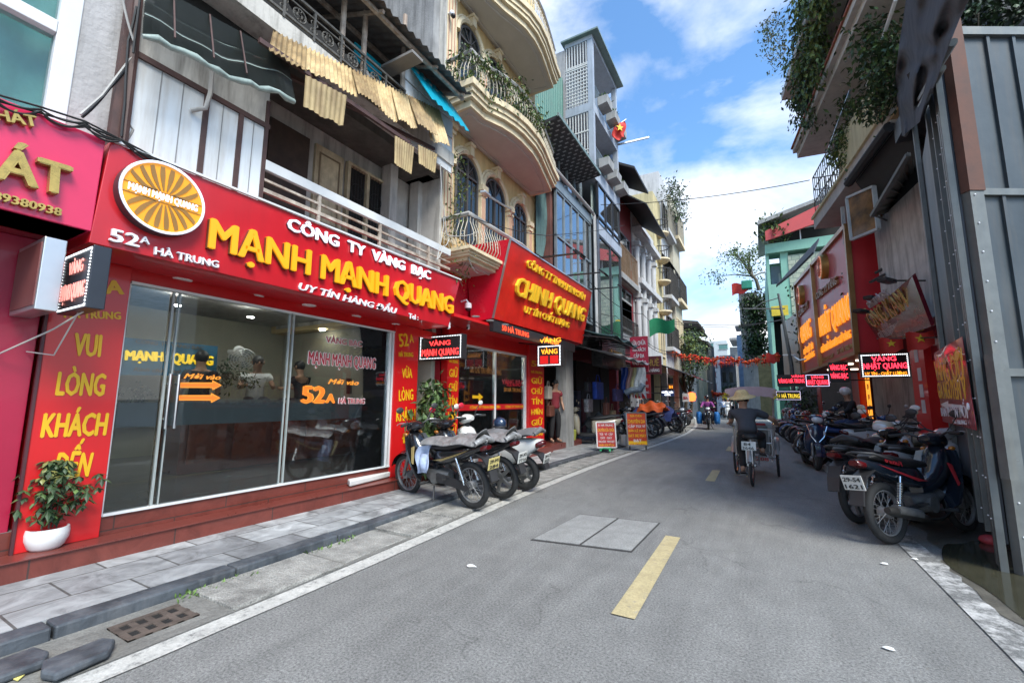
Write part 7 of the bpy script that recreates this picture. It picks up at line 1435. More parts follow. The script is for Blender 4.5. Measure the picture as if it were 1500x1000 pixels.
 b = MB(); b.tube([(.28, -.05, .34), (.20, -.10, .22), (.0, -.13, .19), (-.25, -.16, .21), (-.32, -.165, .23)], .017, 7); b.tube([(-.30, -.165, .225), (-.40, -.17, .25), (-.80, -.17, .33), (-.86, -.17, .34)], [.03, .046, .046, .03], 12); b.build('exhaust', mat('exhaust_dark', (.05, .048, .045), .4, metal=.6, var=.3), t, local=True, smooth=60)
 b = MB(); b.tube([(-.42, -.172, .27), (-.75, -.172, .335)], .050, 12); b.build('heat_guard', ENG if not mcol else CHR, t, local=True, smooth=60)
 b = MB()
 for s in (-1, 1): b.bar((-.16, s*.09, .34), (-.64, s*.09, .285), .022, .04)
 b.prism([(-.1, .10, .30), (-.1, .10, .40), (-.62, .10, .34), (-.68, .10, .285), (-.62, .10, .235)], (0, .03, 0)); b.build('swing_arm', PBLK, t, local=True)
 for s in (-1, 1):
  b = MB(); p, q = V((-.60, s*.12, .31)), V((-.47, s*.12, .62)); b.cyl(p, q, .014, 8); n_ = 9
  for i in range(n_): b.torus(p.lerp(q, .2+.65*i/n_), q-p, .026, .007, 12, 4)
  b.build('shock', CHR, t, local=True, smooth=50)
 b = MB(); b.cyl((.08, -.24, .27), (.08, .24, .27), .012, 8)
 for s in (-1, 1): b.cyl((.08, s*.17, .275), (.08, s*.25, .275), .02, 8); b.bar((-.28, s*.11, .34), (-.3, s*.21, .36), .02)
 b.build('foot_peg', RUB, t, local=True); stand_misc(t); return t
def scooter(lab, loc, rz, body, trim=CHR, lean=.09, group=None, inner=None, plate=None, cover=None, mcol=None, seatm=None, big=1., name='scooter'):
 t = thing(name, lab, 'motorbike', loc, rz, group); t.rotation_euler = (-lean, 0, rz); inner = inner or PBLK
 wheel(t, -.60, .255, .052, 'alloy', .06); wheel(t, .63, .255, .046, 'alloy', .05)
 b = MB()
 for s in (-1, 1): b.tube([(.63, s*.08, .255), (.55, s*.08, .5), (.49, s*.05, .7)], [.024, .026, .03], 8)
 b.build('front_fork', ENG, t, local=True, smooth=60)
 b = MB(); arcshell(b, .63, .255, .325, radians(10), radians(170), .075, 12, .045); b.build('front_fender', body, t, local=True, smooth=50)
 b = MB(); shell(b, [(.60, .70, .05, .06), (.575, .68, .10, .17), (.53, .66, .155, .24), (.47, .63, .19, .29), (.40, .58, .20, .31), (.35, .54, .17, .28), (.33, .52, .10, .2)], 2.6, 18); ap = b.build('front_apron', body, t, local=True, smooth=50)
 b = MB(); b.tube([(.50, -.17, .88), (.575, -.11, .66), (.60, 0, .52), (.575, .11, .66), (.50, .17, .88)], .013, 6); b.build('apron_trim', trim, ap, local=True, smooth=60)
 for s in (-1, 1): b = MB(); b.ell((.555, s*.115, .74), (.03, .028, .05), 10, 6); b.build('indicator', LENS, ap, local=True, smooth=60)
 b = MB(); shell(b, [(.40, .30, .10, .03), (.30, .28, .17, .045), (.05, .28, .18, .05), (-.10, .30, .16, .06)], 3.5); b.build('floorboard', inner, t, local=True, smooth=40)
 b = MB(); shell(b, [(-.02, .48, .10, .20), (-.06, .50, .14, .23), (-.22, .52, .165, .22), (-.45, .56, .175, .19), (-.68, .63, .15, .14), (-.84, .69, .11, .08), (-.93, .73, .05, .03)], 2.7, 16); b.build('body_shell', body, t, local=True, smooth=50)
 b = MB(); shell(b, [(.02, .73, .06, .02), (-.02, .75, .11, .045), (-.2, .77, .14, .055), (-.42, .79, .145, .055), (-.62, .83, .13, .05), (-.80, .845, .09, .03), (-.84, .84, .05, .015)], 2.8); st = b.build('seat', seatm or SEATM, t, local=True, smooth=50)
 if cover: b = MB(); b.grid(lambda u, v: V((.06-.95*u, (v-.5)*(.36+.02*sin(u*14)), .85+.055*u+.02*sin(u*9)-.3*abs(v-.5)**1.9)), 20, 10, (0, 0, .008)); b.tube([(-.88, -.16, .85), (-.90, 0, .90), (-.88, .16, .85)], [.03, .045, .03], 8); b.build('seat_cover', cover, st, local=True, smooth=70)
 b = MB(); b.tube([(-.62, -.14, .80), (-.86, -.12, .86), (-.95, 0, .88), (-.86, .12, .86), (-.62, .14, .80)], .014, 7); b.build('grab_rail', PBLK, t, local=True, smooth=60)
 b = MB(); shell(b, [(-.86, .68, .10, .05), (-.93, .70, .085, .05), (-.965, .71, .05, .03)], 3); b.build('tail_light', TAILR, t, local=True, smooth=40)
 b = MB(); b.loft([[V((x, -w_, z)), V((x, w_, z)), V((x+.02, w_, z-.01)), V((x+.02, -w_, z-.01))] for x, z, w_ in ((-.76, .58, .08), (-.90, .55, .08), (-.97, .45, .07), (-1.0, .34, .06))]); b.build('rear_fender', PBLK, t, local=True)
 if plate: plate_txt(t, plate[0], plate[1], (-.99, 0, .50), (-1, 0, .25))
 b = MB(); shell(b, [(.55, .99, .06, .05), (.52, 1.0, .11, .075), (.46, 1.02, .135, .08), (.38, 1.03, .11, .055), (.33, 1.03, .05, .03)], 2.4); cw = b.build('handle_cowl', body, t, local=True, smooth=50)
 b = MB(); shell(b, [(.565, .985, .05, .04), (.545, .99, .085, .06), (.52, .995, .105, .066)], 2.3); b.build('headlight', LENS, cw, local=True, smooth=50)
 b = MB(); b.cyl((.47, 0, .85), (.44, 0, .98), .045, 10); b.build('steering_column', inner, t, local=True, smooth=50)
 bars(t, .42, 1.03, .34, .03); mirrors(t, .41, 1.06, .32, None, mcol or body)
 b = MB(); shell(b, [(-.2, .32, .06, .08), (-.35, .30, .12, .09), (-.55, .28, .13, .08), (-.68, .27, .10, .06)], 3); b.build('engine', ENG, t, local=True, smooth=40)
 b = MB(); b.tube([(-.2, -.12, .22), (-.4, -.16, .22), (-.46, -.18, .25), (-.84, -.18, .32), (-.88, -.18, .33)], [.018, .02, .055, .055, .035], 12); b.build('exhaust', mat('exhaust_dark', (.05, .048, .045), .4, metal=.6), t, local=True, smooth=60)
 for s in (-1, 1):
  b = MB(); p, q = V((-.62, s*.14, .28)), V((-.56, s*.13, .60)); b.cyl(p, q, .014, 8)
  for i in range(8): b.torus(p.lerp(q, .25+.6*i/8), q-p, .026, .007, 12, 4)
  b.build('shock', CHR, t, local=True, smooth=50)
 stand_misc(t); return t
def head(f, r): d = V(f)-V(r); return math.atan2(d.y, d.x)
def place(front, rear, z=(.0, .0)):
 f, r = PZ(*front, z[0]), PZ(*rear, z[1]); m = (f+r)/2; return m, head(f, r)
LB = 'motorbikes parked on the left sidewalk'; RB = 'motorbikes parked along the right kerb'
K1 = paint('black', (.012, .012, .014)); KW = paint('white', (.62, .62, .60)); KN = paint('navy', (.012, .028, .065)); KC = paint('cream', (.45, .40, .30)); KR = paint('dark_red', (.22, .012, .02)); KB = paint('blue', (.02, .06, .2)); KG = paint('grey', (.16, .165, .17)); KS = paint('silver', (.38, .39, .40))
GLD = mat('gold_decal', (.45, .34, .14), .3, metal=.4); RDD = mat('red_decal', (.5, .03, .04), .35)
m_, h_ = place((602, 721), (692, 744), (.06, .03)); m_.z = .03
b1 = underbone('black underbone motorbike with silver seat cover and spoked wheels, closest on the left sidewalk', m_, h_, K1, GLD, group=LB, cover=True, plate=('29-M1', '284', True))
h1 = h_
b = MB(); b.grid(lambda u, v: V((.20-.20*u+.03*sin(v*6), .20+.04*sin(u*5+v*3), .70-.34*v+.04*u)), 8, 10, (0, .02, 0)); b.grid(lambda u, v: V((.16-.14*u, .22+.06*sin(pi*u)*sin(pi*v), .62-.24*v)), 6, 6); o = b.build('plastic_bag', mat('pale_blue_bag', (.40, .48, .66), .35, var=.25, vs=14), None, local=True, smooth=60); o.location = m_; o.rotation_euler = (0, 0, h_); tag(o, 'pale blue plastic bag hanging on the black motorbike with the silver cover', 'bag')
m2, h2 = place((665, 700), (738, 728), (.06, .03)); m2 = m_+V((.02, .64, 0)); h2 = h1+.03
b2_ = underbone('black motorbike with fat rear tyre and red mirror cap behind the first left motorbike', m2, h2, K1, PBLK, group=LB, wheelk='alloy', cover=True, plate=('29-X5', '7716'), mcol=mat('red_mirror', (.5, .02, .04), .3))
m3 = m_+V((.02, 1.26, 0)); b3_ = scooter('white scooter with grey seat, third of the left foreground motorbikes', m3, h1+.12, KW, group=LB, plate=('29-C1', '552'), mcol=KW, cover=mat('grey_cover', (.14, .14, .145), .45, var=.3))
t_ = thing('helmet', 'dark navy helmet resting on the seat of the white scooter', 'helmet', m3+V((.1, 0, .86))); b = MB(); b.ell(m3+V((.08, .08, .95)), (.12, .10, .10)); b.build('helmet_shell', KN, t_, smooth=60); b = MB(); b.torus(m3+V((.08, .08, .90)), ZU, .108, .012, 20, 6); b.build('helmet_rim', PBLK, t_, smooth=60)
b = MB(); P = [PZ(x, y, .225) for x, y in ((502, 703), (512, 713), (576, 697), (568, 688))]; b.prism(P, (0, 0, .075)); o = b.build('folded_sunshade', mat('white_sheet', (.58, .58, .56), .5, var=.15), bevel=.015); tag(o, 'white folded sheet lying on the red step by the front wheel', 'sheet')
for i, (fx, rr, kind, col, lab, zz) in enumerate((
 ((846, 652), (884, 648), 'S', KC, 'cream scooter standing side on in front of the dark bag shop', .07),
 ((992, 640), (1003, 628), 'S', paint('black_silver', (.02, .02, .022)), 'black and silver scooter facing the camera at the left road edge', .0),
 )):
 mm, hh = place(fx, rr, (zz, zz)); hh = radians(206) if i == 0 else hh; scooter(lab, mm, hh, col, group=LB, trim=CHR)
row = [(15.9, -3.95, 'U', K1, 'black motorbike with pale seat just past the red signboards', None), (16.8, -4.0, 'U', KS, 'silver grey motorbike second in the left row past the signboards', None), (17.6, -4.05, 'U', K1, 'black motorbike beneath the blue cover in the left row', None),
  (19.9, -3.85, 'U', KR, 'dark red motorbike beside the black and silver scooter', None), (21.0, -3.9, 'S', KG, 'grey scooter in the middle of the far left row', None), (22.2, -3.9, 'U', K1, 'black motorbike in the far left row after the grey scooter', None), (23.6, -4.0, 'S', KW, 'white scooter in the far left row', None), (25.0, -4.1, 'U', KR, 'red motorbike in the far left row by the shop awnings', None), (26.6, -4.3, 'S', KW, 'farthest white scooter of the left row near the leafy tree', None), (28.4, -4.6, 'U', KB, 'blue motorbike at the far end of the left row', None)]
for y_, x_, k, col, lab, _ in row:
 f = underbone if k == 'U' else scooter; f(lab, (x_, y_, .07 if x_ < -3.7 else .0), radians(165)+random.uniform(-.12, .12), col, group=LB)
def drape(lab, c_, sx, sy, h, m, rz=0):
 c_ = V(c_); R_ = Matrix.Rotation(rz, 3, 'Z'); b = MB()
 def f(u, v): x = (u-.5)*2; y = (v-.5)*2; e = max(abs(x), abs(y)); z = h*(1-.25*x*x)*(1-.55*abs(y)**1.5)+.05*sin(x*7+y*4)+.04*sin(y*11); return c_+R_ @ V((x*sx, y*sy*(.7+.5*abs(y)), z))
 b.grid(f, 22, 16, (0, 0, -.01)); tag(b.build('motorbike_cover', m, smooth=80), lab, 'cover')
drape('dark blue cloth cover thrown over a motorbike in the left row', (-3.9, 18.4, .35), .95, .42, .85, mat('blue_cloth', (.035, .05, .16), .8, var=.3, vs=5), radians(170))
drape('bright orange cloth draped over a motorbike behind the blue cover', (-3.75, 18.0, .75), .55, .3, .55, mat('orange_cloth', (.75, .12, .02), .7, var=.2, vs=5), radians(165))
drape('purple grey cover over a motorbike beside the black and silver scooter', (-3.75, 18.9, .25), .5, .4, .72, mat('purple_cloth', (.07, .055, .12), .8, var=.3), radians(160))
m_, h_ = place((1418, 778), (1305, 797)); r1 = underbone('black underbone motorbike with number plate 29-S4 1621, nearest at the right kerb', m_, h_, paint('black_blue', (.010, .016, .026)), RDD, group=RB, plate=('29-S4', '1621'), lean=.12)
text('Future', RDD, None, (-.40, -.129, .71), (-1, 0, .22), (0, -.1, 1), .045, .26, depth=.003, bold=.03, shear=.3, name='tail_lettering').parent = r1 if False else r1
for o in list(r1.children):
 if o.name.startswith('tail_lettering'): o.data.transform(Matrix.Identity(4))
ax = V((cos(h_), sin(h_), 0)); sd_ = V((-sin(h_), cos(h_), 0))
r2 = underbone('black motorbike with wide red tail light parked behind the 29-S4 motorbike', m_+V((-.18, .78, 0)), h_+.10, K1, PBLK, group=RB, lean=.10, wheelk='alloy')
r3 = underbone('grey motorbike with long black seat against the hoarding', m_+V((.42, 1.15, 0)), h_+.05, KS, PBLK, group=RB, lean=.09)
r4 = scooter('white and black scooter in the middle of the right row', m_+V((.05, 1.75, 0)), h_+.12, KW, group=RB, cover=SEATM)
r5 = scooter('cream scooter turned toward the road among the right row', m_+V((.30, 2.5, 0)), h_+pi+.05, KC, group=RB, seatm=mat('tan_seat', (.2, .16, .1), .6))
mb, hb = place((1204, 693), (1174, 674)); r6 = scooter('dark blue scooter with chrome V trim facing the camera at the right road edge', mb, hb, KN, group=RB)
r7 = underbone('black motorbike with a blue seat just behind the dark blue scooter', mb+V((.7, .25, 0)), radians(15), K1, KB, group=RB, seatm=mat('blue_seat', (.03, .06, .16), .5))
yy = 11.7
for i, (x_, y_, k, col, hh, lab) in enumerate(((1.9, 11.9, 'U', KB, 20, 'blue and white motorbike below the large LED sign'), (2.3, 11.3, 'S', KS, 15, 'silver scooter below the large LED sign'), (1.75, 13.0, 'S', K1, 200, 'black scooter under the near end of the tall maroon sign'), (1.5, 14.2, 'U', K1, 12, 'black motorbike in front of the amber pillar'), (1.55, 15.6, 'U', KR, 170, 'dark red motorbike with black seat in the far right row'), (1.45, 16.6, 'U', K1, 175, 'black motorbike second in the far right row'), (1.4, 17.5, 'S', KB, 170, 'blue black scooter third in the far right row'), (1.35, 18.5, 'U', KR, 172, 'red motorbike fourth in the far right row'), (1.3, 19.6, 'S', KG, 170, 'grey scooter fifth in the far right row'), (1.25, 20.9, 'U', KR, 168, 'red motorbike farthest in the right row beside the lamp post'))):
 (underbone if k == 'U' else scooter)(lab, (x_, y_, .05), radians(hh), col, group=RB, lean=.1 if hh > 90 else .08)
# ================================================================ PEOPLE
SKIN = mat('skin', (.36, .20, .13), .55, var=.08); HAIR = mat('black_hair', (.012, .011, .011), .5)
def skinned(name, m, parent, chains, root=0, sub=1, local=True):
 vs, rs, es, idx = [], [], [], {}
 for ch in chains:
  prev = None
  for p, r in ch:
   k = tuple(round(x, 4) for x in p)
   if k not in idx: idx[k] = len(vs); vs.append(p); rs.append(r)
   if prev is not None and prev != idx[k]: es.append((prev, idx[k]))
   prev = idx[k]
 me = bpy.data.meshes.new(name); me.from_pydata(vs, es, []); o = bpy.data.objects.new(name, me); COL.objects.link(o); o.parent = parent
 md = o.modifiers.new('skin', 'SKIN'); md.use_smooth_shade = True; md.branch_smoothing = .6
 if not me.skin_vertices: me.attributes
 for i, sv in enumerate(me.skin_vertices[0].data): r = rs[i]; sv.radius = r if hasattr(r, '__len__') else (r, r); sv.use_root = (i == root)
 s2 = o.modifiers.new('sub', 'SUBSURF'); s2.levels = sub; s2.render_levels = sub
 me.materials.append(m); return o
def person(lab, loc, rz, J, shirt, trousers, sleeve=.5, hat=None, hair=True, group=None, shoes=None, s=1., fing=True):
 t = thing('person', lab, 'person', loc, rz, group); J = {k: V(v)*s for k, v in J.items()}
 q = lambda p: tuple(p); P = J
 ch = [[(q(P['pel']), .09*s), (q(P['pel'].lerp(P['neck'], .4)), .085*s), (q(P['pel'].lerp(P['neck'], .78)), (.10*s, .075*s)), (q(P['neck']), .055*s), (q(P['neck'].lerp(P['head'], .55)), .075*s), (q(P['head']), (.088*s, .10*s)), (q(P['head']+(P['head']-P['neck']).normalized()*.075*s), .07*s)]]
 chest = P['pel'].lerp(P['neck'], .78)
 for a in 'LR':
  sh, el, ha = P['sh'+a], P['el'+a], P['ha'+a]; wr = el.lerp(ha, .86)
  ch.append([(q(chest), .09*s), (q(sh), .045*s), (q(sh.lerp(el, .5)), .043*s), (q(el), .042*s), (q(el.lerp(wr, .45)), .04*s), (q(wr), .026*s), (q(ha), (.040*s, .02*s))])
  if fing:
   d = (ha-wr).normalized(); sdv_ = d.cross(ZU); sdv_ = sdv_.normalized() if sdv_.length > .1 else V((0, 1, 0))
   for k, ln in enumerate((.065, .078, .072, .055)): b0 = ha+d*.03*s+sdv_*(k-1.5)*.019*s; ch.append([(q(ha), .03*s), (q(b0), .0095*s), (q(b0+d*ln*.55*s+V((0, 0, -.008*s))), .009*s), (q(b0+d*ln*s+V((0, 0, -.03*s))), .007*s)])
   th = ha-sdv_*.035*s; ch.append([(q(ha), .03*s), (q(th), .011*s), (q(th+d*.04*s-sdv_*.012*s-V((0, 0, .01*s))), .009*s)])
  hp, kn, an, to = P['hp'+a], P['kn'+a], P['an'+a], P['to'+a]
  ch.append([(q(P['pel']), .09*s), (q(hp), .08*s), (q(hp.lerp(kn, .5)), .07*s), (q(kn), .055*s), (q(kn.lerp(an, .35)), .056*s), (q(an), .036*s), (q(an.lerp(to, .55)+V((0, 0, -.02*s))), (.042*s, .03*s)), (q(to), (.038*s, .02*s))])
 body = skinned('body', SKIN, t, ch)
 ch = [[(q(P['pel']+V((-.02*s, 0, -.04*s))), (.165*s, .15*s)), (q(P['pel']+V((0, 0, .05*s))), (.160*s, .145*s)), (q(P['pel'].lerp(P['neck'], .4)), (.150*s, .125*s)), (q(chest), (.165*s, .12*s)), (q(chest.lerp(P['neck'], .62)), .085*s)]]
 for a in 'LR':
  sh, el = P['sh'+a], P['el'+a]; e = sh.lerp(el, sleeve) if sleeve <= 1 else el.lerp(P['ha'+a], (sleeve-1)*.85)
  c_ = [(q(chest), .15*s), (q(sh), .08*s), (q(sh.lerp(el, min(1, sleeve)*.6)), .069*s)]
  if sleeve > 1: c_.append((q(el), .058*s))
  c_.append((q(e), .062*s if sleeve <= 1 else .042*s)); ch.append(c_)
 skinned('shirt', shirt, t, ch)
 ch = [[(q(P['pel']+V((0, 0, .05*s))), .135*s), (q(P['pel']), .14*s)]]
 for a in 'LR':
  hp, kn, an = P['hp'+a], P['kn'+a], P['an'+a]; ch.append([(q(P['pel']), .14*s), (q(hp), .11*s), (q(hp.lerp(kn, .5)), .094*s), (q(kn), .076*s), (q(kn.lerp(an, .5)), .070*s), (q(kn.lerp(an, .93)), .062*s)])
 skinned('trousers', trousers, t, ch)
 hd_ = P['head']; up = (P['head']-P['neck']).normalized(); f = P.get('face', V((1, 0, 0))).normalized()
 b = MB(); b.m(0)
 if hair: b.ell(hd_+up*.025*s-f*.018*s, (.098*s, .092*s, .105*s), 14, 10); b.build('hair', HAIR, t, local=True, smooth=60)
 sd2 = f.cross(up).normalized(); b = MB()
 fc = hd_+f*.086*s; b.ell(fc+f*.012*s-up*.012*s, (.018*s, .016*s, .026*s), 8, 6); b.m(1)
 for k in (-1, 1): b.m(1).ell(fc+sd2*k*.034*s+up*.018*s-f*.008*s, .011*s, 8, 5); b.m(0).ell(hd_+sd2*k*.088*s, (.02*s, .014*s, .03*s), 8, 6)
 b.m(2).ell(fc-up*.05*s-f*.008*s, (.012*s, .026*s, .007*s), 8, 5); b.build('face', [SKIN, mat('eye_dark', (.02, .015, .012), .3), mat('lips', (.25, .1, .08), .5)], t, local=True, smooth=60)
 if hat: hat(t, hd_, up, s, f)
 for a in 'LR':
  an, to = P['an'+a], P['to'+a]; d = (to-an).normalized(); b = MB(); c_ = an.lerp(to, .5)+V((0, 0, -.045*s)); b.bar(c_-d*.13*s, c_+d*.12*s, .09*s, .022*s)
  if shoes == 'sandal': b.bar(c_+d*.02*s+V((0, -.045*s, .0)), c_+d*.03*s+V((0, .045*s, .055*s)), .03*s, .01*s)
  elif shoes == 'shoe': b.ell(c_+V((0, 0, .02*s))+d*.01*s, (.12*s, .05*s, .045*s), 10, 6)
  b.build('shoe' if shoes == 'shoe' else 'sandal', mat('dark_sandal', (.05, .03, .025), .6), t, local=True, bevel=.006)
 return t
def conical_hat(t, hd_, up, s, f):
 b = MB(); up = (up-f*.75).normalized(); c_ = hd_+up*.05*s; b.lathe([(.215, 0), (.205, .008), (.16, .022), (.125, .04), (.11, .07), (.095, .105), (.06, .13), (.0, .138)], c_, 28, up, False); b.lathe([(.213, -.003), (.16, .016), (.105, .045), (.0, .11)], c_, 28, up, False); b.build('straw_hat', mat('straw', (.58, .42, .20), .8, var=.25, vs=18, bump=.5, bs=60), t, local=True, smooth=50)
def helmet_of(m):
 def f(t, hd_, up, s, fc):
  b = MB(); b.ell(hd_+up*.045*s, (.125*s, .115*s, .11*s), 16, 10); b.bar(hd_+fc*.08*s+up*.03*s, hd_+fc*.155*s+up*.02*s, .14*s, .012*s); b.build('helmet', m, t, local=True, smooth=60)
 return f
def stand(dx=0.): return dict(pel=(0, 0, .93), neck=(.02, 0, 1.43), head=(.04, 0, 1.58), shL=(.0, .18, 1.37), shR=(.0, -.18, 1.37), elL=(-.02, .25, 1.10), elR=(-.02, -.25, 1.10), haL=(.10, .24, .86), haR=(.10, -.24, .86), hpL=(0, .09, .88), hpR=(0, -.09, .88), knL=(.03, .10, .48), knR=(.01, -.10, .48), anL=(-.03, .11, .08), anR=(-.03, -.11, .08), toL=(.12, .13, .05), toR=(.12, -.13, .05))
def ride(): return dict(pel=(-.22, 0, .88), neck=(-.10, 0, 1.36), head=(-.07, 0, 1.52), shL=(-.10, .18, 1.30), shR=(-.10, -.18, 1.30), elL=(.10, .28, 1.10), elR=(.10, -.28, 1.10), haL=(.32, .30, 1.04), haR=(.32, -.30, 1.04), hpL=(-.20, .10, .84), hpR=(-.20, -.10, .84), knL=(.18, .20, .74), knR=(.18, -.20, .74), anL=(.06, .21, .36), anR=(.06, -.21, .36), toL=(.22, .22, .31), toR=(.22, -.22, .31))
cl = lambda n, c: mat('cloth_'+n, c, .85, var=.15, vs=6, bump=.2, bs=40)
rw, f1, f2 = PZ(1103, 712), PZ(1078, 692), PZ(1143, 698)
cf = (f1+f2)/2; ch_ = head(cf, rw); WBc = (cf-rw).length; TR = (f2-f1).length*.94
FRC = mat('cyclo_silver_frame', (.42, .43, .43), .35, metal=.7, var=.15); CLB = mat('cyclo_grey_panel', (.22, .225, .22), .5, metal=.3, var=.2)
cy = thing('cyclo', 'three wheeled cyclo with faded pink canopy rolling up the middle of the street', 'cyclo', rw, ch_)
def cwheel(x, y, R=.33):
 b = MB(); b.torus((x, y, R), V((0, 1, 0)), R-.02, .02, 32, 8); w_ = b.build('wheel', RUB, cy, local=True, smooth=60); b = MB(); b.torus((x, y, R), V((0, 1, 0)), R-.045, .010, 30, 6); b.cyl((x, y-.04, R), (x, y+.04, R), .02, 8)
 for i in range(20): a = 2*pi*i/20; b.tube([(x, y+.025*(1 if i % 2 else -1), R), (x+(R-.05)*cos(a), y, R+(R-.05)*sin(a))], .0025, 3, False)
 b.build('rim', CHR, w_, local=True)
 b = MB(); a0, a1 = radians(15), radians(165); n_ = 12
 b.loft([[V((x+(R+.03)*cos(a), y-.04, R+(R+.03)*sin(a))), V((x+(R+.045)*cos(a), y, R+(R+.045)*sin(a))), V((x+(R+.03)*cos(a), y+.04, R+(R+.03)*sin(a))), V((x+(R+.028)*cos(a), y, R+(R+.028)*sin(a)))] for a in [a0+(a1-a0)*i/n_ for i in range(n_+1)]]); b.build('mudguard', FRC, w_, local=True, smooth=40)
W2 = TR/2; cwheel(0, 0); cwheel(WBc, W2); cwheel(WBc, -W2)
b = MB(); b.tube([(0, .05, .33), (.32, .04, .30), (.62, .04, .48), (WBc-.3, .12, .42)], .018, 7); b.tube([(0, -.05, .33), (.32, -.04, .30)], .014, 6); b.tube([(0, 0, .40), (.06, 0, .74)], .018, 7); b.tube([(.32, 0, .30), (.08, 0, .72)], .018, 7); b.tube([(.08, 0, .70), (.62, 0, .62)], .018, 7); b.tube([(.62, 0, .45), (.62, 0, .90)], .02, 7); b.tube([(WBc, -W2, .33), (WBc, W2, .33)], .016, 7); b.tube([(WBc-.32, -W2+.08, .30), (WBc+.45, -W2+.08, .30)], .014, 6); b.tube([(WBc-.32, W2-.08, .30), (WBc+.45, W2-.08, .30)], .014, 6); b.tube([(.62, -.06, .55), (WBc-.3, -W2+.1, .4)], .014, 6); b.build('frame', FRC, cy, local=True, smooth=60)
b = MB(); b.cyl((.32, -.06, .30), (.32, .06, .30), .03, 10); b.torus((.32, .03, .30), V((0, 1, 0)), .08, .008, 20, 5); b.tube([(.32, .09, .30), (.24, .09, .15)], .010, 6); b.tube([(.32, -.09, .30), (.40, -.09, .45)], .010, 6); b.box(.18, .30, .09, .19, .135, .155); b.box(.34, .46, -.19, -.09, .44, .46); b.build('pedals', ENG, cy, local=True)
b = MB(); shell(b, [(.28, .77, .03, .02), (.20, .78, .05, .03), (.05, .79, .10, .04), (-.05, .79, .11, .04), (-.09, .79, .06, .02)]); b.build('saddle', SEATM, cy, local=True, smooth=50)
b = MB(); b.box(-.36, -.35, -.10, .10, .60, .73); o = b.build('number_plate', PLATE, cy, local=True)
o2 = text('84', PTXT, None, (-.362, .07, .67), (0, -1, 0), ZU, .045, .10, depth=.003, bold=.02, name='plate_letters'); o2.parent = o; o2 = text('3646', PTXT, None, (-.362, .09, .61), (0, -1, 0), ZU, .045, .16, depth=.003, bold=.02, name='plate_letters'); o2.parent = o
b = MB(); b.bar((-.355, -.04, .4), (-.355, -.04, .61), .015); b.bar((-.355, .04, .4), (-.355, .04, .61), .015); b.bar((-.355, 0, .40), (-.0, 0, .52), .02); b.build('plate_bracket', FRC, cy, local=True)
xb = WBc-.34
b = MB(); b.prism([(xb, -W2+.11, .42), (xb-.12, -W2+.11, .92), (xb-.09, -W2+.11, .93), (xb+.04, -W2+.11, .42)], (0, 2*W2-.22, 0)); b.box(xb, xb+.60, -W2+.1, W2-.1, .42, .46)
for s_ in (-1, 1): b.prism([(xb-.08, s_*(W2-.10), .74), (xb+.50, s_*(W2-.10), .68), (xb+.58, s_*(W2-.10), .42), (xb+.0, s_*(W2-.10), .42)], (0, s_*.015, 0))
b.box(xb+.55, xb+1.0, -W2+.18, W2-.18, .24, .27); b.build('seat_box', CLB, cy, local=True)
b = MB(); b.tube([(xb-.13, -W2+.06, .40), (xb-.145, -W2+.06, .86), (xb-.145, W2-.06, .86), (xb-.13, W2-.06, .40)], .016, 7); b.tube([(xb-.14, -W2+.06, .62), (xb-.14, W2-.06, .62)], .014, 6); b.tube([(xb-.14, -.30, .9), (xb-.2, -.36, .93), (xb-.26, -.38, .93)], .014, 6); b.tube([(xb-.14, .30, .9), (xb-.2, .36, .93), (xb-.26, .38, .93)], .014, 6); b.build('push_bar', FRC, cy, local=True, smooth=60)
b = MB(); b.box(xb+.02, xb+.5, -W2+.14, W2-.14, .461, .54); b.prism([(xb-.02, -W2+.14, .54), (xb-.10, -W2+.14, .96), (xb-.03, -W2+.14, .97), (xb+.08, -W2+.14, .54)], (0, 2*W2-.28, 0)); b.build('cushion', mat('red_cushion', (.32, .02, .025), .6), cy, local=True, bevel=.02)
b = MB(); b.box(xb-.155, xb-.15, -W2+.12, W2-.12, .30, .40); o = b.build('rear_board', mat('dull_silver_board', (.3, .3, .3), .5, metal=.3), cy, local=True); o2 = text('208', mat('plate_red', (.35, .03, .03), .5), None, (xb-.157, -.02, .32), (0, -1, 0), ZU, .06, .2, depth=.002, bold=.03, name='lettering'); o2.parent = o
ctz = PYY(1105, 567, rw.y+1.1).z
CNP = mat('faded_pink_canvas', (.40, .285, .30), .85, var=.15, vs=4)
b = MB(); x0c, x1c = xb-.30, xb+.75; hwc = W2+.06
b.grid(lambda u, v: V((x0c+(x1c-x0c)*u, (v-.5)*2*hwc, ctz-.05*(abs(v-.5)*2)**3+.012*sin(pi*u))), 8, 14, (0, 0, -.012))
b.grid(lambda u, v: V((x0c-.004, (u-.5)*2*hwc, ctz-.05*(abs(u-.5)*2)**3-.16*v-.012*abs(sin(u*pi*7))*v)), 28, 2, (.006, 0, 0)); b.build('canopy', CNP, cy, local=True, smooth=60)
for s_ in (-1, 1):
 b = MB(); b.tube([(xb-.05, s_*(W2-.04), .42), (xb-.15, s_*(W2+.0), ctz-.1)], .010, 6); b.tube([(xb+.55, s_*(W2-.04), .42), (xb+.6, s_*(W2+.0), ctz-.1)], .010, 6); b.build('canopy_pole', FRC, cy, local=True)
 b = MB()
 for _ in range(16): b.leaf((x0c, s_*hwc, ctz-.16), (random.uniform(-1, .3), random.uniform(-1, 1), random.uniform(-1, .6)), ZU, .09, .05)
 b.build('flower', mat('yellow_flower', (.6, .52, .06), .6), cy, local=True)
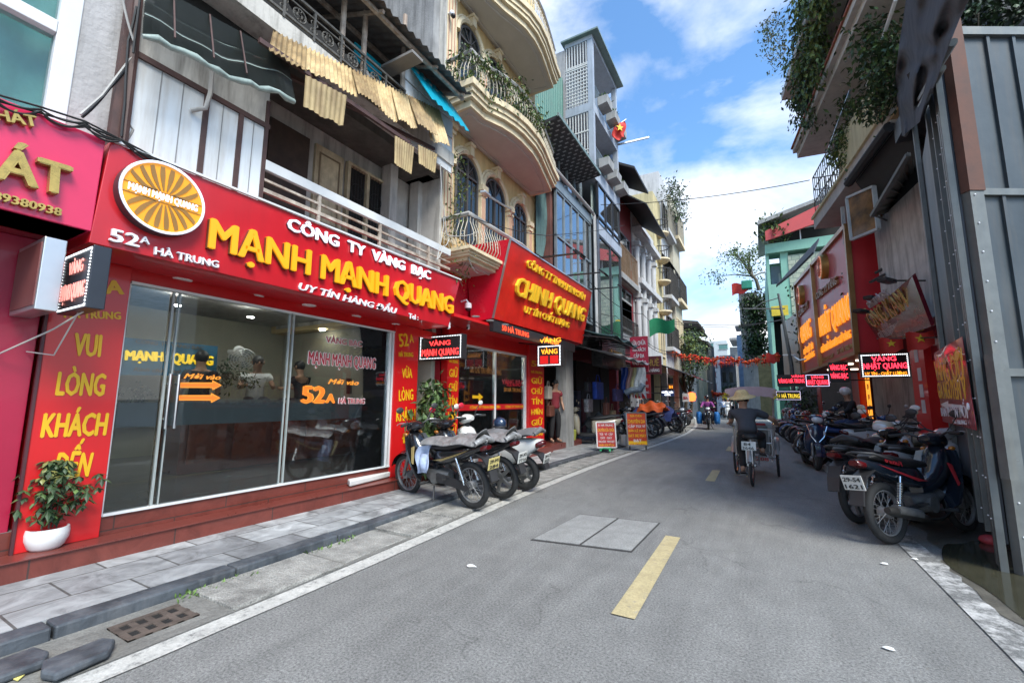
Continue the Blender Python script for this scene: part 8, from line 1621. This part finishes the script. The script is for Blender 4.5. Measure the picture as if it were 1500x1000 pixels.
J = dict(pel=(.06, .03, .86), neck=(.28, .09, 1.25), head=(.37, .10, 1.37), shL=(.26, .27, 1.18), shR=(.26, -.11, 1.18), elL=(.36, .29, 1.02), elR=(.38, -.33, 1.06), haL=(xb-.22, .36, .96), haR=(xb-.22, -.38, .97), hpL=(.08, .12, .83), hpR=(.08, -.06, .83), knL=(.30, .13, .50), knR=(.46, -.15, .78), anL=(.17, .14, .23), anR=(.33, -.15, .53), toL=(.33, .15, .19), toR=(.49, -.16, .49))
person('cyclo driver in straw hat, dark grey shirt and black trousers seen from behind', rw, ch_, J, cl('charcoal', (.045, .047, .055)), cl('black', (.014, .014, .016)), sleeve=.75, hat=conical_hat, shoes='sandal')
def rider(lab, px, py, rz, bike, bcol, shirt, trs, hel, bags=None, sc=1.):
 p = PZ(px, py); (scooter if bike == 'S' else underbone)('motorbike ridden by the '+lab[1], p, rz, bcol, lean=0, group='ridden motorbikes on the road')
 person(lab[0], p, rz, ride(), cl(*shirt), cl(*trs), sleeve=1.6, hat=helmet_of(paint(*hel)), shoes='shoe', fing=False)
 if bags:
  d = V((cos(rz), sin(rz), 0)); n_ = V((-sin(rz), cos(rz), 0))
  for s_, lb in ((-1, 'right one of the two large blue sacks tied to the purple rider\'s motorbike'), (1, 'left one of the two large blue sacks on the purple rider\'s motorbike')):
   c_ = p+d*.05+n_*s_*.40+V((0, 0, .55)); b = MB(); b.loft([[c_+d*(.28*cos(t)*w_)+n_*(.14*sin(t)*w_)+V((0, 0, z_+.02*sin(3*t))) for t in [2*pi*i/14 for i in range(14)]] for z_, w_ in ((-.3, .6), (-.27, .95), (-.1, 1.05), (.1, .98), (.24, .85), (.28, .5))]); tag(b.build('sack', mat('blue_sack', (.02, .16, .45), .6, var=.3, vs=8), smooth=60), lb, 'sack')
rider(('rider in purple shirt and dark helmet carrying blue sacks toward the camera', 'rider in the purple shirt'), 1038, 628, radians(-84), 'S', K1, ('purple', (.22, .04, .2)), ('dark', (.03, .03, .035)), ('helmet_black', (.02, .02, .022)), bags=True)
rider(('rider in pale blue shirt riding away beyond the purple shirted rider', 'rider in the pale blue shirt'), 1061, 612, radians(98), 'U', K1, ('pale_blue', (.25, .35, .55)), ('grey', (.08, .08, .09)), ('helmet_dark', (.05, .05, .06)))
rider(('rider in white top coming down the street left of the cyclo', 'rider in the white top'), 1067, 614, radians(-88), 'S', KW, ('white', (.55, .55, .55)), ('dark', (.03, .03, .035)), ('helmet_white', (.6, .6, .6)))
rider(('far rider in red top near the end of the street', 'far rider in the red top'), 1046, 608, radians(-86), 'U', KR, ('red', (.35, .05, .06)), ('grey', (.08, .08, .09)), ('helmet_dark', (.05, .05, .06)))
rider(('far rider in green top at the bend of the street', 'far rider in the green top'), 1076, 607, radians(-88), 'U', K1, ('green', (.08, .2, .12)), ('grey', (.08, .08, .09)), ('helmet_white', (.6, .6, .6)))
p = V((1.75, 13.35, .05)); person('person in black jacket and white helmet sitting among the motorbikes on the right', p, radians(205), ride(), cl('black2', (.014, .014, .016)), cl('jeans', (.03, .05, .12)), sleeve=1.7, hat=helmet_of(paint('helmet_white', (.6, .6, .6))), shoes='shoe', fing=False)
def sit(): return dict(pel=(0, 0, .55), neck=(.06, 0, 1.02), head=(.10, 0, 1.17), shL=(.05, .18, .96), shR=(.05, -.18, .96), elL=(.14, .26, .74), elR=(.14, -.26, .74), haL=(.38, .18, .78), haR=(.38, -.18, .78), hpL=(.02, .1, .52), hpR=(.02, -.1, .52), knL=(.42, .12, .50), knR=(.42, -.12, .50), anL=(.40, .12, .10), anR=(.40, -.12, .10), toL=(.55, .13, .06), toR=(.55, -.13, .06))
fl = .374
pa = PX(372, 585, -7.6); person('man in white polo shirt sitting behind the counter inside the 52A shop', (pa.x, pa.y, fl+.42), radians(-20), sit(), cl('white', (.55, .55, .55)), cl('dark', (.03, .03, .035)), shoes='shoe', fing=False)
pa = PX(442, 585, -7.5); person('person in dark clothes behind the counter under the number 52A on the glass', (pa.x, pa.y, fl+.40), radians(200), sit(), cl('black2', (.014, .014, .016)), cl('dark', (.03, .03, .035)), shoes='shoe', fing=False)
pa = PX(285, 640, -7.4); person('person in pale grey trousers and black top standing inside the shop door', (pa.x, pa.y, fl), radians(175), stand(), cl('black2', (.014, .014, .016)), cl('pale_grey', (.30, .33, .32)), shoes='shoe', fing=False)
pa = PZ(805, 655, .22); person('woman in red top standing in the bag shop doorway next to hanging brown bags', (-4.95, 11.15, .22), radians(-30), stand(), cl('dark_red_top', (.2, .02, .03)), cl('black', (.014, .014, .016)), shoes='sandal', fing=False)
person('person in grey shirt standing in the dark shop past the signboards', (-4.7, 19.5, .07), radians(-60), stand(), cl('grey_shirt', (.10, .10, .11)), cl('tan', (.3, .24, .16)), shoes='shoe', fing=False)
foliage('bonsai', [(PX(350, 557, -7.3)+V((random.uniform(-.05, .05), random.uniform(-.25, .25), random.uniform(-.08, .16))), .07) for _ in range(8)], 300, .07, (LEAFD,), 'dark bonsai on the counter inside the 52A shop')
foliage('bonsai', [(PX(187, 583, -6.6)+V((0, random.uniform(-.15, .15), random.uniform(-.05, .1))), .05) for _ in range(5)], 160, .06, (LEAFD,), 'low dark plant on the display case inside the shop')
# ================================================================ STREET THINGS
pt = PZ(66, 803, .215); pot = thing('potted_plant', 'bushy green plant in a white ribbed bowl on the red step at the left', 'potted plant', (pt.x+.02, pt.y+.0, .215))
c_ = V((pt.x, pt.y, .215)); b = MB(); n = 36
b.loft([[c_+V((r*(1+.012*(i % 2))*cos(2*pi*i/n), r*(1+.012*(i % 2))*sin(2*pi*i/n), z)) for i in range(n)] for r, z in ((.08, 0), (.10, .02), (.122, .08), (.124, .12), (.118, .155), (.108, .155), (.10, .12))]); b.build('bowl', mat('white_ceramic', (.72, .72, .71), .3, var=.06), pot, smooth=60)
b = MB(); b.lathe([(.10, .125), (.0, .135)], c_, 20); b.build('soil', M_concd, pot)
b = MB(); st_ = [c_+V((random.uniform(-.04, .04), random.uniform(-.04, .04), .15)) for _ in range(4)]; tops = [c_+V((.06*cos(i*1.6), .06*sin(i*1.6), .46+.06*i)) for i in range(4)]
for a, q in zip(st_, tops): b.tube([a, a.lerp(q, .5)+V((.01, 0, 0)), q], .006, 5)
b.build('stem', TWIG, pot); b = MB()
for _ in range(170):
 t0 = random.choice(tops); zf = random.random()**.7; rw_ = .035+.07*sin(pi*min(1, zf*1.05)**1.3); p = c_+V((random.gauss(0, rw_), random.gauss(0, rw_), .20+.46*zf));
 for k in range(6): a = 2*pi*k/6+random.random(); b.m(0 if random.random() < .75 else (1 if zf < .7 else 2)).leaf(p, (cos(a), sin(a), random.uniform(-1.5, -.1)), ZU, random.uniform(.05, .095), .03)
b.build('leaves', [LEAFD, LEAF, mat('leaf_cream', (.20, .21, .06), .5, var=.3)], pot)
fpz = PZ(618, 690, .22); foliage('potted_tree', [(V((-4.55+random.uniform(-.08, .06), 5.45+random.uniform(-.10, .12), .45+1.05*u)), .10+.05*(1-abs(2*u-1))) for u in [i/13 for i in range(14)]], 900, .15, (LEAF, LEAFD, LEAF), 'tall leafy plant standing between the red pillar and the LED sign', cat='plant', down=.7)
def aboard(lab, p0, p1, y0s, bg, lines, edge=None, legs=True):
 A, B = PZ(*p0, .16), PZ(*p1, .16); B.z = A.z; h = PYY(p0[0], y0s, A.y).z-A.z; r = (B-A).normalized(); t_ = thing('sign_board', lab, 'sign board', (A+B)/2); n_ = r.cross(ZU); bk = -n_*.10; U = (ZU*h+bk).normalized(); W = (B-A).length
 b = MB(); b.prism([A, B, B+U*h, A+U*h], -n_*.02); b.build('board', bg, t_)
 b = MB()
 for P, Q in ((A, B), (B, B+U*h), (B+U*h, A+U*h), (A+U*h, A)): b.bar(P, Q, .03)
 b.build('frame', edge or ALU, t_); z_ = h*.97
 for s_, f, m_, u in lines: hh = h*f; z_ -= hh*1.0; text(s_, m_, t_, A+r*W*(.5-u/2)+U*z_, r, U, hh*.66, W*u, depth=.003, bold=.02); z_ -= h*.015
 return t_, A, B, n_, h, U
WV = mat('white_vinyl', (.65, .63, .62), .5)
RBG = mat('red_board', (.42, .03, .03), .4, var=.15)
t_, A, B, n_, h, U = aboard('red signboard with white and yellow lines standing on a green stool', (875, 655), (903, 655), 618, RBG, (('51 HÀ TRUNG', .13, WV, .8), ('CHUYÊN SỬA CHỮA', .2, YELP, .9), ('TÚI · VÍ · CẶP', .13, WV, .7), ('DÂY · GIÀY', .13, WV, .6), ('VALI KÉO · MAY BẠT', .13, WV, .85), ('NHẬN SỬA ĐỒ DA', .12, YELP, .8)), edge=WV)
b = MB(); c_ = (A+B)/2-n_*.05; gz_ = .07
for sx in (-1, 1):
 for sy in (-1, 1): b.bar(c_+V((sx*.13, sy*.12, gz_-c_.z)), c_+V((sx*.10, sy*.09, -.02)), .04)
b.box(c_.x-.13, c_.x+.13, c_.y-.12, c_.y+.12, A.z-.03, A.z-.003); tag(b.build('plastic_stool', mat('green_plastic', (.03, .40, .16), .4)), 'small green plastic stool holding up the red signboard', 'stool')
t_, A, B, n_, h, U = aboard('orange red signboard with yellow foot standing by the kerb past the green stool', (920, 652), (949, 652), 604, mat('orange_red_board', (.45, .05, .02), .4, var=.3, vs=4), (('SỬA CHỮA', .1, YELP, .6), ('CHUYÊN DA', .18, YELP, .9), ('CẶP TÚI VÍ', .12, WV, .85), ('BÁN LẺ MAY', .12, YELP, .85), ('BẠT XE MÁY', .14, YELP, .9), ('BẠT', .13, WV, .4), ('HÀ TRUNG', .09, mat('red_vinyl_text', (.4, .03, .02), .5), .8)))
b = MB(); r_ = (B-A).normalized(); b.prism([A+n_*.003, B+n_*.003, B+n_*.003+U*h*.13, A+n_*.003+U*h*.13], n_*.002); b.build('yellow_foot', YELP, t_)
b = MB(); b.bar(A+r_*.05, A+r_*.05+V((0, 0, -.12)), .03); b.bar(B-r_*.05, B-r_*.05+V((0, 0, -.12)), .03); b.build('leg', BLK, t_)
def wsign(lab, px0, py0, px1, py1, y, bg, lines, emis=False, th=.1):
 a, c_ = PYY(px0, py1, y), PYY(px1, py0, y); t_ = thing('wall_sign', lab, 'sign', (a+c_)/2); b = MB(); b.box(a.x, c_.x, y, y+th, a.z, c_.z); b.build('panel', bg, t_); w_, h_ = c_.x-a.x, c_.z-a.z
 for s_, v0, vh, u, m_ in lines: text(s_, m_, t_, (a.x+w_*(.5-u/2), y-.001, a.z+h_*v0), (1, 0, 0), ZU, h_*vh, w_*u, depth=.01, bold=.03)
 b = MB(); b.bar((a.x, y+th/2, (a.z+c_.z)/2), (a.x-.6, y+th/2, (a.z+c_.z)/2), .04); b.build('bracket', BLK, t_); return t_
wsign('tall red wall sign with white lines above the plastic awning', 924, 492, 948, 545, 15.6, mat('crimson_panel', (.42, .02, .05), .4), (('SỬA CHỮA', .76, .12, .8, WV), ('TÚI XÁCH', .58, .11, .75, WV), ('CẶP DA', .40, .11, .6, WV), ('VALI KÉO', .2, .12, .8, WV)))
wsign('red hanging sign with small white lines below the plastic awning', 930, 548, 952, 583, 15.2, mat('red_panel_sign', (.42, .015, .02), .4), (('NHẬN SỬA', .72, .14, .7, WV), ('MAY BẠT XE', .45, .12, .8, WV), ('51 HÀ TRUNG', .2, .1, .85, WV)))
wsign('small blue white lit sign over the far left shops', 969, 571, 987, 580, 20.5, mat('blue_lit_sign', (.03, .05, .15), .4), (('NƯỚC MÍA', .5, .3, .9, LEDW), ('CỐC', .1, .25, .5, LEDW)))
wsign('small orange lit sign above the blue white lit sign', 979, 562, 986, 570, 20.4, mat('orange_sign_box', (.1, .03, .01), .5), (('51', .2, .5, .7, LEDO),))
wsign('round white menu sign beside the red lantern', 1000, 576, 1009, 588, 26, WV, (('BIA', .3, .35, .7, RDD),))
wsign('maroon sign with bronze letters below the white arcade house', 940, 521, 968, 548, 17.8, mat('maroon_plain', (.12, .02, .025), .5), (('THUÊ', .45, .4, .8, GOLD), ('CỬA HÀNG', .12, .18, .8, WV)))
b = MB(); p = PYY(1013, 581, 27); b.lathe([(.08, -.25), (.2, -.2), (.24, 0), (.2, .2), (.08, .25)], p, 16); tag(b.build('lantern', emit('lantern_red', (1, .10, .02), 1.6), smooth=50), 'glowing red lantern under the far left awnings', 'lantern')
b = MB(); p = PYY(970, 482, 18); b.grid(lambda u, v: p+V((-.5+1.0*u, .1*sin(u*5), .4-.7*v+.25*u*v+.1*sin(u*6))), 8, 8); tag(b.build('flag', mat('green_cloth', (.01, .22, .09), .7), smooth=80), 'green cloth flag hanging from the pale yellow house', 'flag')
def bag(lab, p, w_, h, d, m, group='bags hanging in the shop front', hook=True):
 p = V(p); t_ = thing('bag', lab, 'bag', p, group=group); b = MB(); b.box(p.x-d/2, p.x+d/2, p.y-w_/2, p.y+w_/2, p.z-h, p.z); b.build('bag_body', m, t_, bevel=.03)
 b = MB(); b.tube([p+V((0, -w_*.3, 0)), p+V((0, -w_*.15, h*.4)), p+V((0, w_*.15, h*.4)), p+V((0, w_*.3, 0))], .012, 5); b.build('strap', m, t_)
BRW = mat('brown_leather', (.12, .04, .025), .5, var=.3);
for k, (px, py, yy_, w_, h_, m_, lab) in enumerate(((803, 572, 10.8, .25, .35, mat('pale_bag', (.4, .36, .3), .6), 'pale handbag hanging beside the right red pillar'), (812, 578, 11.2, .25, .3, BRW, 'brown bag hanging at head height in the bag shop'), (806, 600, 10.9, .3, .3, BRW, 'brown satchel hanging low beside the red pillar'), (816, 610, 11.4, .3, .3, BRW, 'lowest brown leather bag in the bag shop doorway'), (825, 575, 12.0, .15, .3, mat('blue_bag', (.05, .12, .3), .6), 'small blue bag hanging on the shop pillar'), (861, 565, 13.0, .3, .3, PBLK, 'black handbag hanging on a long strap'), (862, 590, 12.9, .45, .4, mat('silver_black_bag', (.2, .2, .21), .4, var=.6, vs=12), 'silver and black backpack hanging below the black handbag'), (876, 565, 13.6, .7, .55, mat('blue_tarp_bag', (.015, .06, .35), .5, var=.4, vs=7), 'bright blue bag hanging under the green tarpaulin'), (905, 575, 14.2, .8, .4, mat('plaid_bag', (.05, .04, .12), .7, var=.6, vs=14), 'dark plaid bag hanging under the plastic awning'), (888, 595, 13.6, .3, .4, BRW, 'brown bag low in the dark shop'), (897, 606, 14.3, .4, .5, mat('tan_bag', (.3, .22, .12), .6), 'tan bag among goods behind the signboard'))):
 bag(lab, PYY(px, py, yy_)+V((.0, 0, .12)), w_, h_, .15, m_)
for k, (px, col, lab) in enumerate(((914, (.02, .07, .35), 'blue plastic wrapped cloth'), (921, (.5, .28, .25), 'pink plastic wrapped cloth'), (927, (.55, .5, .25), 'yellow plastic wrapped cloth'), (932, (.5, .54, .56), 'pale plastic wrapped cloth'), (939, (.55, .56, .56), 'white plastic wrapped cloth'))):
 p = PYY(px, 538, 14.6); b = MB(); b.grid(lambda u, v: p+V((.12*(u-.5)*2+.02*sin(v*8), .04*sin(u*6+v*4), -.95*v*(1-.12*sin(u*4)))), 8, 10, (0, .05, 0)); tag(b.build('wrapped_cloth', mat('cloth_%d' % k, col, .35, var=.35, vs=9), smooth=70), lab+' hanging from the awning edge', 'cloth', 'wrapped cloths hanging from the awning')
b = MB(); P0_ = PYY(916, 575, 14.5); b.tube([P0_, PYY(925, 571, 14.5), PYY(938, 570, 14.5), PYY(942, 562, 14.5)], .1, 8); tag(b.build('rolled_cloth', mat('roll_grey', (.25, .3, .35), .5, var=.5, vs=10), smooth=60), 'rolled plastic sheet under the hanging cloths', 'cloth')
for k in range(10):
 y_ = 11.6+k*.5; b = MB(); b.box(-6.2, -5.8, y_, y_+.38, .07, .6+random.random()*1.2); tag(b.build('goods_stack', mat('goods_%d' % (k % 5), [(.06, .05, .05), (.15, .1, .08), (.04, .06, .1), (.12, .03, .03), (.2, .18, .14)][k % 5], .7, var=.5, vs=7), bevel=.03), ['dark', 'brown', 'bluish', 'reddish', 'beige'][k % 5]+' stack of goods on the shop floor in the bag shop, '+('nearer' if k < 5 else 'farther')+' half', 'goods')
drape('grey patterned cloth over a motorbike behind the red signboard', (-4.55, 13.9, .3), .55, .35, .62, mat('grey_pattern_cloth', (.16, .16, .15), .85, var=.5, vs=25), radians(150))
b = MB(); p = PZ(915, 652, .07); b.lathe([(.12, 0), (.14, .3), (.15, .3), (.13, .02)], p, 16); tag(b.build('bucket', ALU, smooth=40), 'grey metal bucket between the two signboards', 'bucket')
b = MB(); p = PZ(830, 652, .07); b.prism([p+V((0, -.12, 0)), p+V((0, .2, 0)), p+V((.05, .2, .45)), p+V((.05, -.12, .45))], (.2, 0, 0)); tag(b.build('yellow_bag', mat('yellow_green_bag', (.35, .38, .06), .5, var=.3), bevel=.04), 'yellow green bag on the ground at the shop pillar', 'bag')
b = MB(); p = PZ(1452, 797, 0); b.ell(p+V((0, 0, .04)), (.09, .07, .05), 10, 6); tag(b.build('litter_bag', mat('red_litter', (.45, .05, .06), .5, var=.4, vs=20), smooth=60), 'crumpled red bag at the foot of the hoarding', 'litter')
WIRE = mat('black_cable', (.02, .02, .02), .6); WIREW = mat('grey_cable', (.35, .34, .32), .6)
def wire(lab, pts, r=.008, m=None, sag=.0, n=14, group=None):
 P = [V(p) for p in pts]; Q = []
 for p, q in zip(P, P[1:]):
  for i in range(n): u = i/n; Q.append(p.lerp(q, u)+V((0, 0, -sag*4*u*(1-u))))
 Q.append(P[-1]); b = MB(); b.tube(Q, r, 4); return tag(b.build('cable', m or WIRE), lab, 'cable', group)
wire('overhead wire crossing the street from the blue grey house to the yellow balcony house', [PX(880, 300, -4.2), PYY(1186, 264, 14)], .012, sag=.15)
wire('second overhead wire running along the left row above the lamp arm', [PX(690, 318, -4.0), PX(800, 345, -3.9), PX(915, 330, -4.1)], .008, sag=.05)
for k in range(5): wire('black cable bundled on top of the pink sign', [PX(-10, 137+k*3, -4.2), PX(60, 157+k*3, -4.18-.02*k), PX(125, 178+k*2, -4.2), PX(178, 205, -4.22), PX(260, 250-k, -4.24)], .008, sag=.03*(k % 3), group='black cables lying on the pink sign')
for k, P in enumerate(([(205, 0), (195, 78)], [(180, 0), (196, 60)], [(200, 10), (188, 60), (183, 150), (178, 200)], [(196, 80), (150, 140), (118, 168)], [(197, 84), (160, 130), (120, 172)], [(185, 95), (170, 130), (195, 190), (180, 205)], [(195, 80), (205, 110), (190, 150)])):
 wire(('grey' if k % 2 else 'black')+' loose cable at the corner pipe above the pink sign', [PX(x, y, -4.22-.02*k) for x, y in P], .009, WIREW if k % 2 else WIRE, sag=.02*(k % 3), group='%s loose cables at the corner pipe' % ('grey' if k % 2 else 'black'))
b = MB(); b.tube([PX(203, -10, -4.3), PX(195, 80, -4.3), PX(180, 207, -4.3)], .035, 7); tag(b.build('corner_pipe', BRN, smooth=50), 'dark brown vertical pipe between the grey house and the white panels', 'pipe')
for k, P in enumerate(([(645, 240), (650, 330), (640, 380)], [(650, 300), (655, 345), (700, 340)], [(688, 345), (687, 380), (700, 400)], [(640, 380), (650, 360), (658, 350)])): wire('thin cable looping beside the lowest yellow balcony', [PX(x, y, -4.1) for x, y in P], .008, WIREW, sag=.04, group='cables beside the lowest yellow balcony')
for k in range(4): wire('dark cable hanging on the old grey wall at the right', [pr(1335, 330+k*14, .8), pr(1310+k*3, 380+k*5, .7), pr(1300, 395+k*10, .8), pr(1270, 405+k*12, .8)], .012, sag=.15, group='dark cables on the old grey wall')
for k, (x0, z0) in enumerate(((-3.95, 3.55), (-4.0, 3.7), (-3.9, 4.6))): wire('thin cable sagging along the left row beyond the tilted red box sign', [(x0, 11, z0), (x0+.1, 17, z0+.1), (x0+.2, 24, z0+.3), (x0+.1, 33, z0+.2)], .012, sag=.25, group='cables along the left row')
for k in range(3): wire('far overhead cable crossing the street near the lantern garland', [(-4.2, 23+k*4, 5.5+k*.4), (1.4, 24+k*3, 5.2+k*.5)], .014, sag=.3, group='far cables crossing the street')
LANT = mat('red_lantern_cloth', (.62, .05, .03), .6, var=.25, vs=8); LANO = mat('orange_lantern_cloth', (.72, .16, .05), .6, var=.25)
def garland(lab, L, R_, n, sag, s):
 t_ = thing('lantern_garland', lab, 'garland', (V(L)+V(R_))/2); b = MB(); pts = [V(L).lerp(V(R_), i/30)+V((0, 0, -sag*4*(i/30)*(1-i/30))) for i in range(31)]; b.tube(pts, .01, 4); b.build('string', WIRE, t_)
 b = MB(); r_ = s*.2
 for k in range(10): a = 2*pi*k/10; b.leaf((0, 0, -r_*.7), (cos(a), sin(a), .5+.5*(k % 2)), ZU, r_*1.5, r_*1.1)
 b.lathe([(r_*.3, -r_*.8), (r_*.5, -r_*.3), (r_*.45, r_*.5), (r_*.1, r_*.7)], (0, 0, 0), 7); b.lathe([(.03*s, -.25*s), (.02*s, 0)], (0, 0, -r_), 5); l0 = b.build('lantern', LANT, t_, local=True, smooth=50); b.build
 b2 = MB(); b2.v, b2.f, b2.mi = b.v, b.f, b.mi; l1 = b2.build('lantern', LANO, t_, local=True, smooth=50)
 for i in range(n):
  u = (i+.5)/n; p = V(L).lerp(V(R_), u)+V((random.uniform(-.05, .05), random.uniform(-1.2, 1.2), -sag*4*u*(1-u)-.22*s+random.uniform(-.12, .12)))
  if i < 2: o = (l0, l1)[i]
  else: o = random.choice((l0, l1)).copy(); COL.objects.link(o)
  k = random.uniform(.75, 1.15); o.location = p-t_.location; o.scale = (k, k, k*random.uniform(.8, 1.2))
garland('garland of red and orange lanterns strung across the street before the bend', PYY(988, 517, 27), PYY(1142, 522, 25), 100, .2, .48)
garland('smaller far garland of red lanterns near the end of the street', PYY(1043, 572, 52), PYY(1066, 573, 52), 30, .15, 1.0)
b = MB(); a, c_ = PYY(1122, 518, 24.5), PYY(1142, 531, 24.5); b.grid(lambda u, v: V((lerp(a.x, c_.x, u), 24.5+.05*sin(u*7), lerp(a.z, c_.z, v)+.05*sin(u*9))), 10, 4); tag(b.build('banner', mat('red_banner_cloth', (.5, .03, .02), .6), smooth=70), 'small red cloth banner at the right end of the lantern garland', 'banner')
